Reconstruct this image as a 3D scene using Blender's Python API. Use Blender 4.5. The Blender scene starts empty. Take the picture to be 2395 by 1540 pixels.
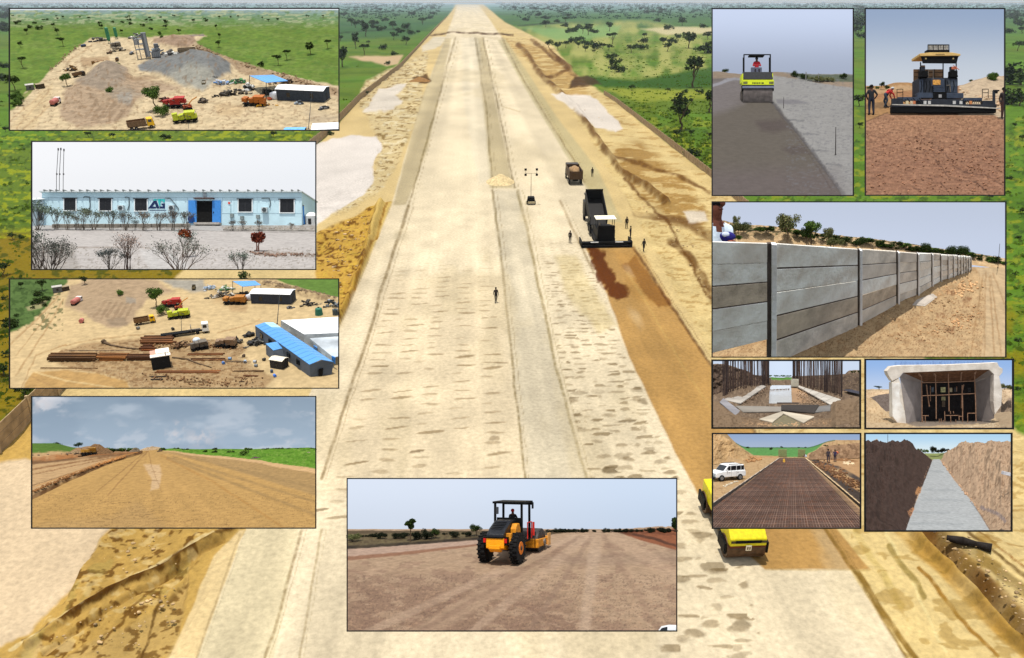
import bpy, bmesh, math, random
import numpy as np
from mathutils import Vector, Matrix, Euler
R = math.radians
sc = bpy.context.scene
col = sc.collection

# ---------------------------------------------------------------- camera, sky, sun, exposure
FPX = 1859.0                     # focal length, in units of a 2395 x 1540 picture
ALT = 32.0                       # height of the drone above the runway
PITCH = math.atan(764.0 / FPX)
YAW = math.atan(102 * math.cos(PITCH) / FPX)
FWD = Vector((math.sin(YAW) * math.cos(PITCH), math.cos(YAW) * math.cos(PITCH), -math.sin(PITCH)))
RGT = Vector((math.cos(YAW), -math.sin(YAW), 0))
UPV = RGT.cross(FWD)
CAM = Vector((0, 0, ALT))
cd = bpy.data.cameras.new('camera')
cam = bpy.data.objects.new('camera', cd)
col.objects.link(cam)
cam.matrix_world = Matrix((RGT, UPV, -FWD)).transposed().to_4x4()
cam.location = CAM
cd.sensor_fit = 'HORIZONTAL'
cd.angle = 2 * math.atan(1197.5 / FPX)
cd.clip_start = 0.05
cd.clip_end = 60000
sc.camera = cam

TAU, LAT = R(18), R(5)
SUN = (UPV * math.cos(TAU) * math.cos(LAT) - RGT * math.sin(LAT) - FWD * math.sin(TAU) * math.cos(LAT)).normalized()
world = bpy.data.worlds.new('World')
sc.world = world
world.use_nodes = True
wn = world.node_tree
sky = wn.nodes.new('ShaderNodeTexSky')
sky.sky_type = 'NISHITA'
sky.sun_disc = False
sky.sun_elevation = math.asin(SUN.z)
sky.sun_rotation = math.atan2(SUN.x, SUN.y)
sky.dust_density = 1.0
sky.ozone_density = 1.0
hs = wn.nodes.new('ShaderNodeHueSaturation'); hs.inputs['Saturation'].default_value = .28      # dusty white sky
wn.links.new(sky.outputs[0], hs.inputs['Color']); wn.links.new(hs.outputs[0], wn.nodes['Background'].inputs[0])
wn.nodes['Background'].inputs[1].default_value = 0.135
sl = bpy.data.lights.new('sun', 'SUN')
sl.energy = 3.2
sl.angle = R(0.5)
sl.color = (1.0, 0.95, 0.87)
so = bpy.data.objects.new('sun', sl)
so.rotation_mode = 'QUATERNION'
so.rotation_quaternion = SUN.to_track_quat('Z', 'Y')
col.objects.link(so)
sc.view_settings.view_transform = 'Standard'
sc.view_settings.look = 'None'
EXPO = 0.45
sc.view_settings.exposure = EXPO
sc.view_settings.gamma = 1.0
sc.cycles.max_bounces = 6

# ---------------------------------------------------------------- numbers
rng = np.random.RandomState(7)
random.seed(7)
_T = rng.rand(256, 256)
def vnoise(x, y, seed=0):
 x = np.asarray(x, float) + seed * 17.37
 y = np.asarray(y, float) + seed * 9.71
 xi = np.floor(x).astype(int); yi = np.floor(y).astype(int)
 fx = x - xi; fy = y - yi
 fx = fx * fx * (3 - 2 * fx); fy = fy * fy * (3 - 2 * fy)
 a = _T[xi & 255, yi & 255]; b = _T[(xi + 1) & 255, yi & 255]
 c = _T[xi & 255, (yi + 1) & 255]; d = _T[(xi + 1) & 255, (yi + 1) & 255]
 return (a * (1 - fx) + b * fx) * (1 - fy) + (c * (1 - fx) + d * fx) * fy
def fbm(x, y, s, seed=0, octs=4, sy=None):
 sy = sy or s
 t = 0; a = 1; n = 0
 x = np.asarray(x, float) / s; y = np.asarray(y, float) / sy
 for k in range(octs):
  t = t + a * vnoise(x, y, seed + k * 3); n += a
  a *= .55; x = x * 2.03; y = y * 2.03
 return t / n
def lin(c):
 c = np.asarray(c, float) / 255.0
 return np.where(c <= .04045, c / 12.92, ((c + .055) / 1.055) ** 2.4)
def sdf(x, y, poly):
 """signed distance to a polygon, positive inside"""
 d = np.full(x.shape, 1e18); ins = np.zeros(x.shape, bool)
 n = len(poly)
 for i in range(n):
  ax, ay = poly[i]; bx, by = poly[(i + 1) % n]
  ex, ey = bx - ax, by - ay
  wx, wy = x - ax, y - ay
  t = np.clip((wx * ex + wy * ey) / (ex * ex + ey * ey + 1e-9), 0, 1)
  d = np.minimum(d, (wx - ex * t) ** 2 + (wy - ey * t) ** 2)
  c = (ay > y) != (by > y)
  if ey != 0:
   ins ^= c & (x < ex * (y - ay) / ey + ax)
 d = np.sqrt(d)
 return np.where(ins, d, -d)
def ldist(x, y, pts):
 d = np.full(x.shape, 1e18)
 for (ax, ay), (bx, by) in zip(pts[:-1], pts[1:]):
  ex, ey = bx - ax, by - ay
  wx, wy = x - ax, y - ay
  t = np.clip((wx * ex + wy * ey) / (ex * ex + ey * ey + 1e-9), 0, 1)
  d = np.minimum(d, (wx - ex * t) ** 2 + (wy - ey * t) ** 2)
 return np.sqrt(d)
def sstep(a, b, x):
 t = np.clip((x - a) / (b - a), 0, 1)
 return t * t * (3 - 2 * t)
class Paint:
 """soil and plant colours of a piece of ground, by place"""
 def __init__(s, x, y, base):
  s.x, s.y = x, y
  s.c = np.ones(x.shape + (3,)) * lin(base)
 def mix(s, m, c):
  m = np.clip(m, 0, 1)[..., None]
  s.c = s.c * (1 - m) + (lin(c) if len(np.shape(c)) == 1 else c) * m
 def sub(s, pts, mg, warp, ws, seed):
  xs = [p[0] for p in pts]; ys = [p[1] for p in pts]
  i = np.nonzero((s.x > min(xs) - mg) & (s.x < max(xs) + mg) & (s.y > min(ys) - mg) & (s.y < max(ys) + mg))
  x, y = s.x[i], s.y[i]
  if warp:
   x, y = x + warp * (fbm(x, y, ws, seed, 3) - .5) * 2, y + warp * (fbm(x, y, ws, seed + 5, 3) - .5) * 1.2
  return i, x, y
 def put(s, i, m, c):
  s.c[i] = s.c[i] * (1 - m[:, None]) + lin(c) * m[:, None]
  o = np.zeros(s.x.shape); o[i] = m; return o
 def poly(s, pts, c, w=6, warp=0, ws=40, a=1, seed=1, patch=0, ps=30):
  i, x, y = s.sub(pts, w + warp + 2, warp, ws, seed)
  m = np.clip(sdf(x, y, pts) / w + .5, 0, 1) * a
  if patch: m = m * sstep(.5 - patch / 2, .5 + patch / 2, fbm(s.x[i], s.y[i], ps, seed + 9) + 0.05)
  return s.put(i, m, c)
 def line(s, pts, c, w=5, warp=0, ws=40, a=1, seed=2, soft=None):
  i, x, y = s.sub(pts, w * 1.2 + warp + 2 + (soft or 0), warp, ws, seed)
  m = (1 - sstep(w * .5, w * .5 + (soft or w * .6), ldist(x, y, pts))) * a * np.clip(.25 + 1.3 * fbm(x, y, max(8, w * 3), seed + 31, 2), 0, 1)
  return s.put(i, m, c)
 def noise(s, sc_, amp, seed=3, sy=None):
  n = fbm(s.x, s.y, sc_, seed, 4, sy)
  s.c = s.c * (1 + amp * 2 * (n - .5))[..., None]
 def spots(s, sc_, th, c, seed=4, a=1, sy=None, mask=1):
  n = fbm(s.x, s.y, sc_, seed, 3, sy)
  s.mix(sstep(th, th + .06, n) * a * mask, c)

# ---------------------------------------------------------------- materials
_M = {}
def nd(t, kind, **kw):
 n = t.nodes.new(kind)
 for k, v in kw.items(): setattr(n, k, v)
 return n
def mat(name, rgb, rough=.7, var=.18, scale=6.0, metal=0, bump=.15, spec=.3, stain=None):
 """painted metal, wood, cloth, concrete: base colour with wear, fine relief"""
 if name in _M: return _M[name]
 m = bpy.data.materials.new(name); m.use_nodes = True
 t = m.node_tree; b = t.nodes['Principled BSDF']
 tc = nd(t, 'ShaderNodeTexCoord')
 nz = nd(t, 'ShaderNodeTexNoise'); nz.inputs['Scale'].default_value = scale
 nz.inputs['Detail'].default_value = 6
 t.links.new(tc.outputs['Object'], nz.inputs['Vector'])
 rp = nd(t, 'ShaderNodeValToRGB')
 c = lin(rgb)
 lo = stain if stain is not None else rgb
 cl = lin(lo) * (1 - var * 1.6)
 ch = c * (1 + var)
 rp.color_ramp.elements[0].position = .32; rp.color_ramp.elements[1].position = .66
 rp.color_ramp.elements[0].color = (*np.clip(cl, 0, .9), 1)
 rp.color_ramp.elements[1].color = (*np.clip(ch, 0, .9), 1)
 t.links.new(nz.outputs['Fac'], rp.inputs['Fac'])
 t.links.new(rp.outputs['Color'], b.inputs['Base Color'])
 if bump:
  bp = nd(t, 'ShaderNodeBump'); bp.inputs['Strength'].default_value = bump
  bp.inputs['Distance'].default_value = .05
  n2 = nd(t, 'ShaderNodeTexNoise'); n2.inputs['Scale'].default_value = scale * 5
  t.links.new(tc.outputs['Object'], n2.inputs['Vector'])
  t.links.new(n2.outputs['Fac'], bp.inputs['Height'])
  t.links.new(bp.outputs['Normal'], b.inputs['Normal'])
 b.inputs['Roughness'].default_value = rough
 b.inputs['Metallic'].default_value = metal
 b.inputs['Specular IOR Level'].default_value = spec
 _M[name] = m
 return m
def vmat(name, scale=1.0, amp=.25, bump=.5, dist=.05, rough=.95, ch=None):
 """soil / foliage: colour from the mesh, grain and small relief from noise"""
 if name in _M: return _M[name]
 m = bpy.data.materials.new(name); m.use_nodes = True
 t = m.node_tree; b = t.nodes['Principled BSDF']
 at = nd(t, 'ShaderNodeAttribute'); at.attribute_name = 'Col'
 tc = nd(t, 'ShaderNodeTexCoord')
 n1 = nd(t, 'ShaderNodeTexNoise'); n1.inputs['Scale'].default_value = scale; n1.inputs['Detail'].default_value = 8
 n1.inputs['Roughness'].default_value = .65
 t.links.new(tc.outputs['Object'], n1.inputs['Vector'])
 mr = nd(t, 'ShaderNodeMapRange')
 mr.inputs['From Min'].default_value = .3; mr.inputs['From Max'].default_value = .7
 mr.inputs['To Min'].default_value = 1 - amp; mr.inputs['To Max'].default_value = 1 + amp
 t.links.new(n1.outputs['Fac'], mr.inputs['Value'])
 vm = nd(t, 'ShaderNodeVectorMath', operation='SCALE')
 t.links.new(at.outputs['Color'], vm.inputs[0]); t.links.new(mr.outputs[0], vm.inputs['Scale'])
 t.links.new(vm.outputs[0], b.inputs['Base Color'])
 if bump:
  bp = nd(t, 'ShaderNodeBump'); bp.inputs['Strength'].default_value = bump; bp.inputs['Distance'].default_value = dist
  t.links.new(n1.outputs['Fac'], bp.inputs['Height']); t.links.new(bp.outputs['Normal'], b.inputs['Normal'])
 b.inputs['Roughness'].default_value = rough
 b.inputs['Specular IOR Level'].default_value = .1
 _M[name] = m
 return m
def emat(name):
 m = bpy.data.materials.new(name); m.use_nodes = True
 t = m.node_tree
 t.nodes.remove(t.nodes['Principled BSDF'])
 e = nd(t, 'ShaderNodeEmission'); e.inputs['Strength'].default_value = 2 ** -EXPO; at = nd(t, 'ShaderNodeAttribute'); at.attribute_name = 'Col'
 t.links.new(at.outputs['Color'], e.inputs['Color']); t.links.new(e.outputs[0], t.nodes['Material Output'].inputs[0])
 return m

# ---------------------------------------------------------------- meshes
def set_col(me, c):
 a = me.color_attributes.new('Col', 'FLOAT_COLOR', 'POINT')
 c4 = np.ones((len(me.vertices), 4), np.float32); c4[:, :3] = c.reshape(-1, 3)
 a.data.foreach_set('color', c4.ravel())
def grid_mesh(name, P, C, keep=None):
 """P: (ny,nx,3) points, C the same of colours"""
 ny, nx = P.shape[:2]
 idx = np.arange(ny * nx).reshape(ny, nx)
 q = np.stack([idx[:-1, :-1], idx[:-1, 1:], idx[1:, 1:], idx[1:, :-1]], -1).reshape(-1, 4)
 V = P.reshape(-1, 3); CC = C.reshape(-1, 3)
 if keep is not None:
  q = q[keep.reshape(-1)]
  u, inv = np.unique(q, return_inverse=True)
  q = inv.reshape(-1, 4); V = V[u]; CC = CC[u]
 me = bpy.data.meshes.new(name)
 me.vertices.add(len(V)); me.vertices.foreach_set('co', V.astype(np.float32).ravel())
 n = len(q)
 me.loops.add(n * 4); me.loops.foreach_set('vertex_index', q.astype(np.int32).ravel())
 me.polygons.add(n)
 me.polygons.foreach_set('loop_start', np.arange(0, n * 4, 4, dtype=np.int32))
 me.update(calc_edges=True)
 me.polygons.foreach_set('use_smooth', np.ones(n, bool))
 set_col(me, np.clip(CC, 0, None))
 return me
def link(name, me, parent=None):
 o = bpy.data.objects.new(name, me); col.objects.link(o)
 if parent is not None: o.parent = parent
 return o
def tag(o, label=None, cat=None, group=None, kind=None):
 if label: o['label'] = label
 if cat: o['category'] = cat
 if group: o['group'] = group
 if kind: o['kind'] = kind
 return o
class MB:
 def __init__(s): s.v = []; s.f = []
 def add(s, vs, fs):
  n = len(s.v); s.v += [tuple(v) for v in vs]; s.f += [tuple(i + n for i in f) for f in fs]; return s
 def box(s, c, d, rot=None, taper=1.0):
  x, y, z = (q / 2 for q in d); t = taper
  vs = [Vector(p) for p in ((-x, -y, -z), (x, -y, -z), (x, y, -z), (-x, y, -z), (-x * t, -y * t, z), (x * t, -y * t, z), (x * t, y * t, z), (-x * t, y * t, z))]
  if rot: e = Euler(rot).to_matrix(); vs = [e @ v for v in vs]
  c = Vector(c)
  return s.add([v + c for v in vs], [(0, 3, 2, 1), (4, 5, 6, 7), (0, 1, 5, 4), (1, 2, 6, 5), (2, 3, 7, 6), (3, 0, 4, 7)])
 def bb(s, x0, x1, y0, y1, z0, z1): return s.box(((x0 + x1) / 2, (y0 + y1) / 2, (z0 + z1) / 2), (abs(x1 - x0), abs(y1 - y0), abs(z1 - z0)))
 def cyl(s, p0, p1, r0, r1=None, n=12, cap=True):
  p0, p1 = Vector(p0), Vector(p1); r1 = r0 if r1 is None else r1
  d = p1 - p0
  if d.length < 1e-7: return s
  q = d.to_track_quat('Z', 'Y'); vs = []
  for p, r in ((p0, r0), (p1, r1)):
   for i in range(n):
    a = 2 * math.pi * i / n; vs.append(p + q @ Vector((r * math.cos(a), r * math.sin(a), 0)))
  fs = [(i, (i + 1) % n, n + (i + 1) % n, n + i) for i in range(n)]
  if cap: fs += [tuple(range(n - 1, -1, -1)), tuple(range(n, 2 * n))]
  return s.add(vs, fs)
 def tube(s, pts, r, n=6):
  for i, (a, b) in enumerate(zip(pts[:-1], pts[1:])):
   ra = r[i] if hasattr(r, '__len__') else r; rb = r[i + 1] if hasattr(r, '__len__') else r
   s.cyl(a, b, ra, rb, n)
  return s
 def prism(s, prof, a0, a1, axis='y'):
  """profile of 2-D points pushed along an axis"""
  n = len(prof)
  def pt(p, a): return {'y': (p[0], a, p[1]), 'x': (a, p[0], p[1]), 'z': (p[0], p[1], a)}[axis]
  vs = [pt(p, a0) for p in prof] + [pt(p, a1) for p in prof]
  return s.add(vs, [(i, (i + 1) % n, n + (i + 1) % n, n + i) for i in range(n)] + [tuple(range(n - 1, -1, -1)), tuple(range(n, 2 * n))])
 def slab(s, pts, off):
  """planar outline given by world points, with thickness off"""
  n = len(pts); off = Vector(off); pts = [Vector(p) for p in pts]
  return s.add(pts + [p + off for p in pts], [(i, (i + 1) % n, n + (i + 1) % n, n + i) for i in range(n)] + [tuple(range(n - 1, -1, -1)), tuple(range(n, 2 * n))])
 def blob(s, c, r, seed=0, nu=10, nv=7, am=.25):
  rs = random.Random(seed); vs = []; c = Vector(c)
  if not hasattr(r, '__len__'): r = (r, r, r)
  for j in range(nv + 1):
   th = math.pi * j / nv
   for i in range(nu):
    a = 2 * math.pi * i / nu; k = 1 + am * (rs.random() - .5) * 2 * (0 < j < nv)
    vs.append(c + Vector((r[0] * k * math.sin(th) * math.cos(a), r[1] * k * math.sin(th) * math.sin(a), r[2] * k * math.cos(th))))
  fs = [(j * nu + i, j * nu + (i + 1) % nu, (j + 1) * nu + (i + 1) % nu, (j + 1) * nu + i) for j in range(nv) for i in range(nu)]
  return s.add(vs, fs)
 def mesh(s, name, m=None, smooth=False, org=None):
  me = bpy.data.meshes.new(name)
  vs = s.v if org is None else [tuple(Vector(v) - Vector(org)) for v in s.v]
  me.from_pydata(vs, [], s.f)
  bm = bmesh.new(); bm.from_mesh(me); bmesh.ops.recalc_face_normals(bm, faces=bm.faces); bm.to_mesh(me); bm.free()
  if m: me.materials.append(m)
  if smooth: me.polygons.foreach_set('use_smooth', [True] * len(me.polygons))
  return me
 def build(s, name, m, parent=None, smooth=False, org=None, bevel=0):
  o = link(name, s.mesh(name, m, smooth, org), parent)
  if bevel:
   b = o.modifiers.new('bevel', 'BEVEL'); b.width = bevel; b.segments = 2; b.limit_method = 'ANGLE'
  return o
def thing(name, label, cat, M, group=None):
 o = bpy.data.objects.new(name, None); col.objects.link(o)
 o.empty_display_size = .1
 o.matrix_world = M
 return tag(o, label, cat, group)
def wm(o):
 m = o.matrix_basis.copy()
 while o.parent: o = o.parent; m = o.matrix_basis @ m
 return m
def copy_tree(o, M, label=None, group=None):
 r = o.copy(); col.objects.link(r); r.matrix_world = M
 if label: r['label'] = label
 if group: r['group'] = group
 def rec(src, dst):
  for ch in kids(src):
   c = ch.copy(); col.objects.link(c); c.parent = dst; rec(ch, c)
 rec(o, r)
 return r
def kids(o): return [c for c in KIDS_OF(o)]
def KIDS_OF(o): return list(o.children)

# ---------------------------------------------------------------- from picture directions to places
def ray(ux, uy):
 return FWD + RGT * ((ux - 1197.5) / FPX) - UPV * ((uy - 770) / FPX)
def grd(ux, uy, z=0.0):
 r = ray(ux, uy); return CAM + r * ((z - CAM.z) / r.z)
class Dio:
 """One framed open-fronted model of a work site: sloping ground, sky backdrop, frame."""
 def __init__(s, name, rect, org, k, hz, near, far, what):
  s.n = name; s.ox, s.oy = org; s.k = k; s.hz = hz; s.dn = near; s.df = far
  s.x0, s.y0, s.x1, s.y1 = rect; s.what = what
  cx = s.ox + k * (s.x0 + s.x1) / 2; cy = s.oy + k * (s.y0 + s.y1) / 2
  s.cr = ray(cx, cy).normalized()
  a, b = s.G(cxz := (s.x0 + s.x1) / 2, s.y1), s.G(cxz, max(s.hz, s.y0))
  t = b - a; t -= RGT * t.dot(RGT); t.normalize()
  s.N = RGT.cross(t).normalized(); s.T = t
  s.K = 0.0
 def U(s, x, y): return s.ox + s.k * x, s.oy + s.k * y
 def depth(s, y):
  return 1.0 / (1 / s.dn + (1 / s.df - 1 / s.dn) * (s.y1 - y) / (s.y1 - s.hz))
 def P(s, x, y, d):
  return CAM + ray(*s.U(x, y)) * d
 def G(s, x, y, h=0.0):
  d = s.depth(y); p = s.P(x, y, d)
  if h: p = p + s.N * (h * s.k * d / FPX)
  return p
 def V(s, x, yb, yt, x2=None):
  """point straight above the ground at (x, yb) seen at height yt"""
  b = s.G(x, yb); r = ray(*s.U(x if x2 is None else x2, yt))
  n = RGT.cross(s.N)
  t = (b - CAM).dot(n) / r.dot(n)
  return CAM + r * t
 def sz(s, y): return s.k * s.depth(y) / FPX
 def M(s, x, y, ppm, yaw=0.0, beta=None, lift=0.0):
  """matrix for a thing whose base stands on the ground at (x, y); ppm = picture units per metre"""
  p = s.G(x, y, lift); w = s.sz(y) * ppm
  rx = Vector((p - CAM)).normalized()
  if beta is None:
   Z = s.N; X = rx.cross(Z).normalized(); Y = Z.cross(X)
  else:
   X = rx.cross(UPV).normalized()
   Y = Matrix.Rotation(R(beta), 3, X) @ rx
   Z = X.cross(Y).normalized()
  m = Matrix((X, Y, Z)).transposed().to_4x4()
  return Matrix.Translation(p) @ m @ Matrix.Rotation(R(yaw), 4, 'Z') @ Matrix.Scale(w, 4)
 def F(s, x, y, ppm, yd=1.0, yaw=0, d=None):
  """upright matrix facing the viewer square on"""
  d = d or s.depth(y); w = ppm * s.k * d / FPX
  return Matrix.Translation(s.P(x, y, d)) @ Matrix((RGT, FWD, UPV)).transposed().to_4x4() @ Matrix.Rotation(R(yaw), 4, 'Z') @ Matrix.Diagonal((w, w * yd, w, 1))
 def planes(s):
  c = [s.P(s.x0, s.y0, 1), s.P(s.x1, s.y0, 1), s.P(s.x1, s.y1, 1), s.P(s.x0, s.y1, 1)]
  mid = s.cr
  out = []
  for i in range(4):
   n = (c[i] - CAM).cross(c[(i + 1) % 4] - CAM).normalized()
   if n.dot(mid) > 0: n = -n
   out.append(n)
  return out
 def clip(s, *objs):
  """cut what would stick out of the case, like the case walls do"""
  for o in objs:
   for c in ([o] if o.type == 'MESH' else []) + [q for q in o.children_recursive if q.type == 'MESH']:
    m = wm(c).inverted(); bm = bmesh.new(); bm.from_mesh(c.data)
    p0 = m @ CAM
    for n in s.planes():
     nl = (m.to_3x3() @ n).normalized()
     dd = max((v.co - p0).dot(nl) for v in bm.verts) if bm.verts else -1
     if dd <= 0: continue
     bmesh.ops.bisect_plane(bm, geom=bm.verts[:] + bm.edges[:] + bm.faces[:], plane_co=p0, plane_no=nl, clear_outer=True)
    bm.to_mesh(c.data); bm.free()
 def ray_n(s, X, Y):
  ux = s.ox + s.k * X; uy = s.oy + s.k * Y
  f, r, u = np.array(FWD), np.array(RGT), np.array(UPV)
  return f + ((ux - 1197.5) / FPX)[..., None] * r - ((uy - 770) / FPX)[..., None] * u
 def ground(s, name, paint, height=None, step=2.2, top=None, margin=0, scale=None, amp=.22, bump=.5, gain=1.0, xr=None, split=None):
  """the ground of the model: one sheet of soil, colour and relief by place"""
  top = s.hz if top is None else top
  st = step / s.k
  xa, xb = (s.x0 - 20, s.x1 + 20) if xr is None else xr
  xs = np.linspace(xa, xb, max(4, int((xb - xa) / st)))
  ys = np.linspace(s.y1 + margin + 6, top, max(4, int((s.y1 + margin + 6 - top) / st)))
  X, Y = np.meshgrid(xs, ys)
  D = 1.0 / (1 / s.dn + (1 / s.df - 1 / s.dn) * (s.y1 - Y) / (s.y1 - s.hz))
  C = paint(X, Y)
  P = np.array(CAM) + s.ray_n(X, Y) * D[..., None]
  if height is not None:
   H = height(X, Y)
   P = P + (H * s.k * D / FPX)[..., None] * np.array(s.N)
  C = C / illum(s.N) * gain
  me = grid_mesh(name, P, np.clip(C, 0, .9))
  sc_ = scale or 1.0
  me.materials.append(vmat('soil_%s' % s.n, sc_ * FPX / (s.dn * s.k * 60), amp, bump, s.dn * s.k * 6 / FPX))
  o = link(name, me); tag(o, kind='structure')
  s.clip(o)
  return o
 def sky(s, fn, depth=1.03, step=6):
  st = step / s.k
  xs = np.linspace(s.x0, s.x1, max(3, int((s.x1 - s.x0) / st))); yb = min(s.y1, s.hz + 0.25 * (s.y1 - s.hz))
  ys = np.linspace(yb, s.y0, max(3, int((yb - s.y0) / st)))
  X, Y = np.meshgrid(xs, ys)
  P = np.array(CAM) + s.ray_n(X, Y) * (s.df * depth)
  me = grid_mesh('sky', P, fn(X, Y)); me.materials.append(emat('sky_%s' % s.n))
  o = link('sky', me); tag(o, kind='structure'); return o
 def frame(s, w=2.4):
  d = s.dn * .985 - s.k * (s.y1 - s.y0) / FPX * s.dn * math.tan(TAU) * 1.15; t = w / s.k; mb = MB(); th = FWD * (d * .0012)
  for (a, b, c, e) in ((s.x0 - t, s.y0 - t, s.x1 + t, s.y0), (s.x0 - t, s.y1, s.x1 + t, s.y1 + t), (s.x0 - t, s.y0, s.x0, s.y1), (s.x1, s.y0, s.x1 + t, s.y1)):
   mb.slab([s.P(a, b, d), s.P(c, b, d), s.P(c, e, d), s.P(a, e, d)], th)
  org = s.P((s.x0 + s.x1) / 2, s.y1, d)
  o = mb.build('display_frame', mat('black_frame', (10, 10, 10), .5, .05), org=org); o.location = org
  tag(o, 'thin black frame round the view of ' + s.what, 'frame', 'thin black frames')
  return o
AMB = 0.46
def illum(n):
 return (np.array((1.0, .95, .87)) * (sl.energy / math.pi * max(0.0, n.dot(SUN))) + AMB * np.array((.96, .99, 1.04))) * 2 ** EXPO
class PX:
 """build a front view straight in picture units: 1 local unit = 100 of them, origin at the base"""
 def __init__(s, ox, oy): s.ox, s.oy = ox, oy
 def x(s, v): return (v - s.ox) / 100
 def z(s, v): return (s.oy - v) / 100
 def b(s, mb, x0, y0, x1, y1, d0, d1):
  mb.bb(s.x(x0), s.x(x1), d0, d1, s.z(y1), s.z(y0)); return mb
 def q(s, mb, pts, d0, d1):
  mb.prism([(s.x(a), s.z(b)) for a, b in pts], d0, d1); return mb
 def t(s, mb, pts, r, d=0, n=6):
  mb.tube([(s.x(p[0]), (p[2] if len(p) > 2 else d), s.z(p[1])) for p in pts], r / 100, n); return mb
# ================================================================ plants
def leaf_mesh(name, lumps, n, size, cols, seed, mname='leaf', squash=.8):
 """crown of many small leaf sprays through the volume of several lumps"""
 rs = np.random.RandomState(seed)
 w = np.array([l[3] * l[4] * l[5] for l in lumps]) ** .67; w = w / w.sum()
 pick = rs.choice(len(lumps), n, p=w)
 L = np.array(lumps)[pick]
 d = rs.normal(size=(n, 3)); d /= np.linalg.norm(d, axis=1)[:, None]
 rad = rs.rand(n) ** .45
 c = L[:, :3] + d * rad[:, None] * L[:, 3:6]
 a = rs.normal(size=(n, 3)); a /= np.linalg.norm(a, axis=1)[:, None]
 b = np.cross(a, rs.normal(size=(n, 3))); b /= np.linalg.norm(b, axis=1)[:, None]
 s = size * (.6 + .8 * rs.rand(n))[:, None]
 V = np.stack([c - a * s, c + b * s * .8, c + a * s, c - b * s * .8], 1).reshape(-1, 3)
 me = bpy.data.meshes.new(name)
 me.from_pydata(V.tolist(), [], [(4 * i, 4 * i + 1, 4 * i + 2, 4 * i + 3) for i in range(n)])
 cc = np.array([lin(q) for q in cols]); k = rs.randint(0, len(cols), n)
 t = rs.rand(n)[:, None]
 C = cc[k] * (.75 + .5 * t)
 set_col(me, np.repeat(C, 4, axis=0))
 me.materials.append(vmat(mname, 5, .2, 0, rough=.8))
 return me
def trunk_mesh(name, h, r, limbs, seed, m=None, spread=.5):
 rs = random.Random(seed); mb = MB()
 p = [Vector((0, 0, -.03))];
 for i in range(1, 5): p.append(Vector((rs.uniform(-.04, .04) * h, rs.uniform(-.04, .04) * h, h * .55 * i / 4)))
 mb.tube(p, [r * (1 - .13 * i) for i in range(5)], 6)
 for i in range(limbs):
  a = 2 * math.pi * (i + rs.random() * .6) / limbs; q = p[2 + i % 3]
  e = Vector((math.cos(a) * spread * h * .55, math.sin(a) * spread * h * .55, h * rs.uniform(.72, .92)))
  mid = (q + e) / 2 + Vector((0, 0, .05 * h))
  mb.tube([q, mid, e], [r * .45, r * .3, r * .1], 5)
 return mb.mesh(name, m or mat('bark', (92, 74, 54), .9, .3, 8))
GREENS = [(44, 60, 24), (60, 78, 30), (30, 42, 18)]
MIDG = [(78, 104, 44), (94, 120, 50), (60, 84, 38)]
OLIVE = [(98, 102, 62), (120, 120, 78), (76, 82, 50)]
def crown_lumps(kind, seed):
 rs = random.Random(seed)
 if kind == 'flat': return [(rs.uniform(-.28, .28), rs.uniform(-.28, .28), rs.uniform(.72, .84), rs.uniform(.14, .24), rs.uniform(.14, .24), .09) for _ in range(9)]
 if kind == 'tall': return [(rs.uniform(-.14, .14), rs.uniform(-.14, .14), rs.uniform(.45, .85), rs.uniform(.1, .18), rs.uniform(.1, .18), rs.uniform(.1, .18)) for _ in range(9)]
 if kind == 'bush': return [(rs.uniform(-.35, .35), rs.uniform(-.35, .35), rs.uniform(.2, .5), rs.uniform(.15, .3), rs.uniform(.15, .3), rs.uniform(.15, .3)) for _ in range(8)]
 return [(rs.uniform(-.26, .26), rs.uniform(-.26, .26), rs.uniform(.5, .82), rs.uniform(.12, .22), rs.uniform(.12, .22), rs.uniform(.1, .17)) for _ in range(10)]
TREES = []
def tree_kind(kind, n, size, cols, seed, mname='leaf', r=.03):
 c = leaf_mesh('crown', crown_lumps(kind, seed), n, size, cols, seed, mname)
 t = trunk_mesh('trunk', 1.0 if kind != 'bush' else .6, r, 5, seed)
 return (c, t)
_SM = 'leaf'
K_ROUND = [tree_kind('round', 420, .045, GREENS, s) for s in (1, 2, 3)]
K_FLAT = [tree_kind('flat', 420, .045, GREENS, s) for s in (11, 12)]
K_TALL = [tree_kind('tall', 380, .04, GREENS, s) for s in (21, 22)]
K_BUSH = [tree_kind('bush', 420, .055, GREENS, s) for s in (31, 32)]
K_ROUNDM = [tree_kind('round', 600, .045, MIDG, s) for s in (4, 5)]
K_BUSHM = [tree_kind('bush', 600, .05, MIDG, s) for s in (34, 35)]
K_BIG = [tree_kind('round', 2600, .024, MIDG, 41), tree_kind('round', 2600, .022, OLIVE, 42), tree_kind('round', 2600, .022, GREENS, 43)]
K_BIGB = [tree_kind('bush', 2600, .024, GREENS, 51), tree_kind('bush', 2600, .024, OLIVE, 52), tree_kind('bush', 2600, .026, MIDG, 53)]
K_DARKB = [tree_kind('bush', 2600, .026, [(30, 36, 22), (40, 46, 28), (20, 24, 14)], s) for s in (61, 62)]
def tree(kind, M, label, cat='tree', group=None, name='tree'):
 t = thing(name, label, cat, M, group)
 link('crown', kind[0], t); link('trunk', kind[1], t)
 return t
def TM(p, h, w=1.0, rz=0.0):
 return Matrix.Translation(p) @ Matrix.Rotation(rz, 4, 'Z') @ Matrix.Diagonal((h * w, h * w, h, 1))

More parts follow.
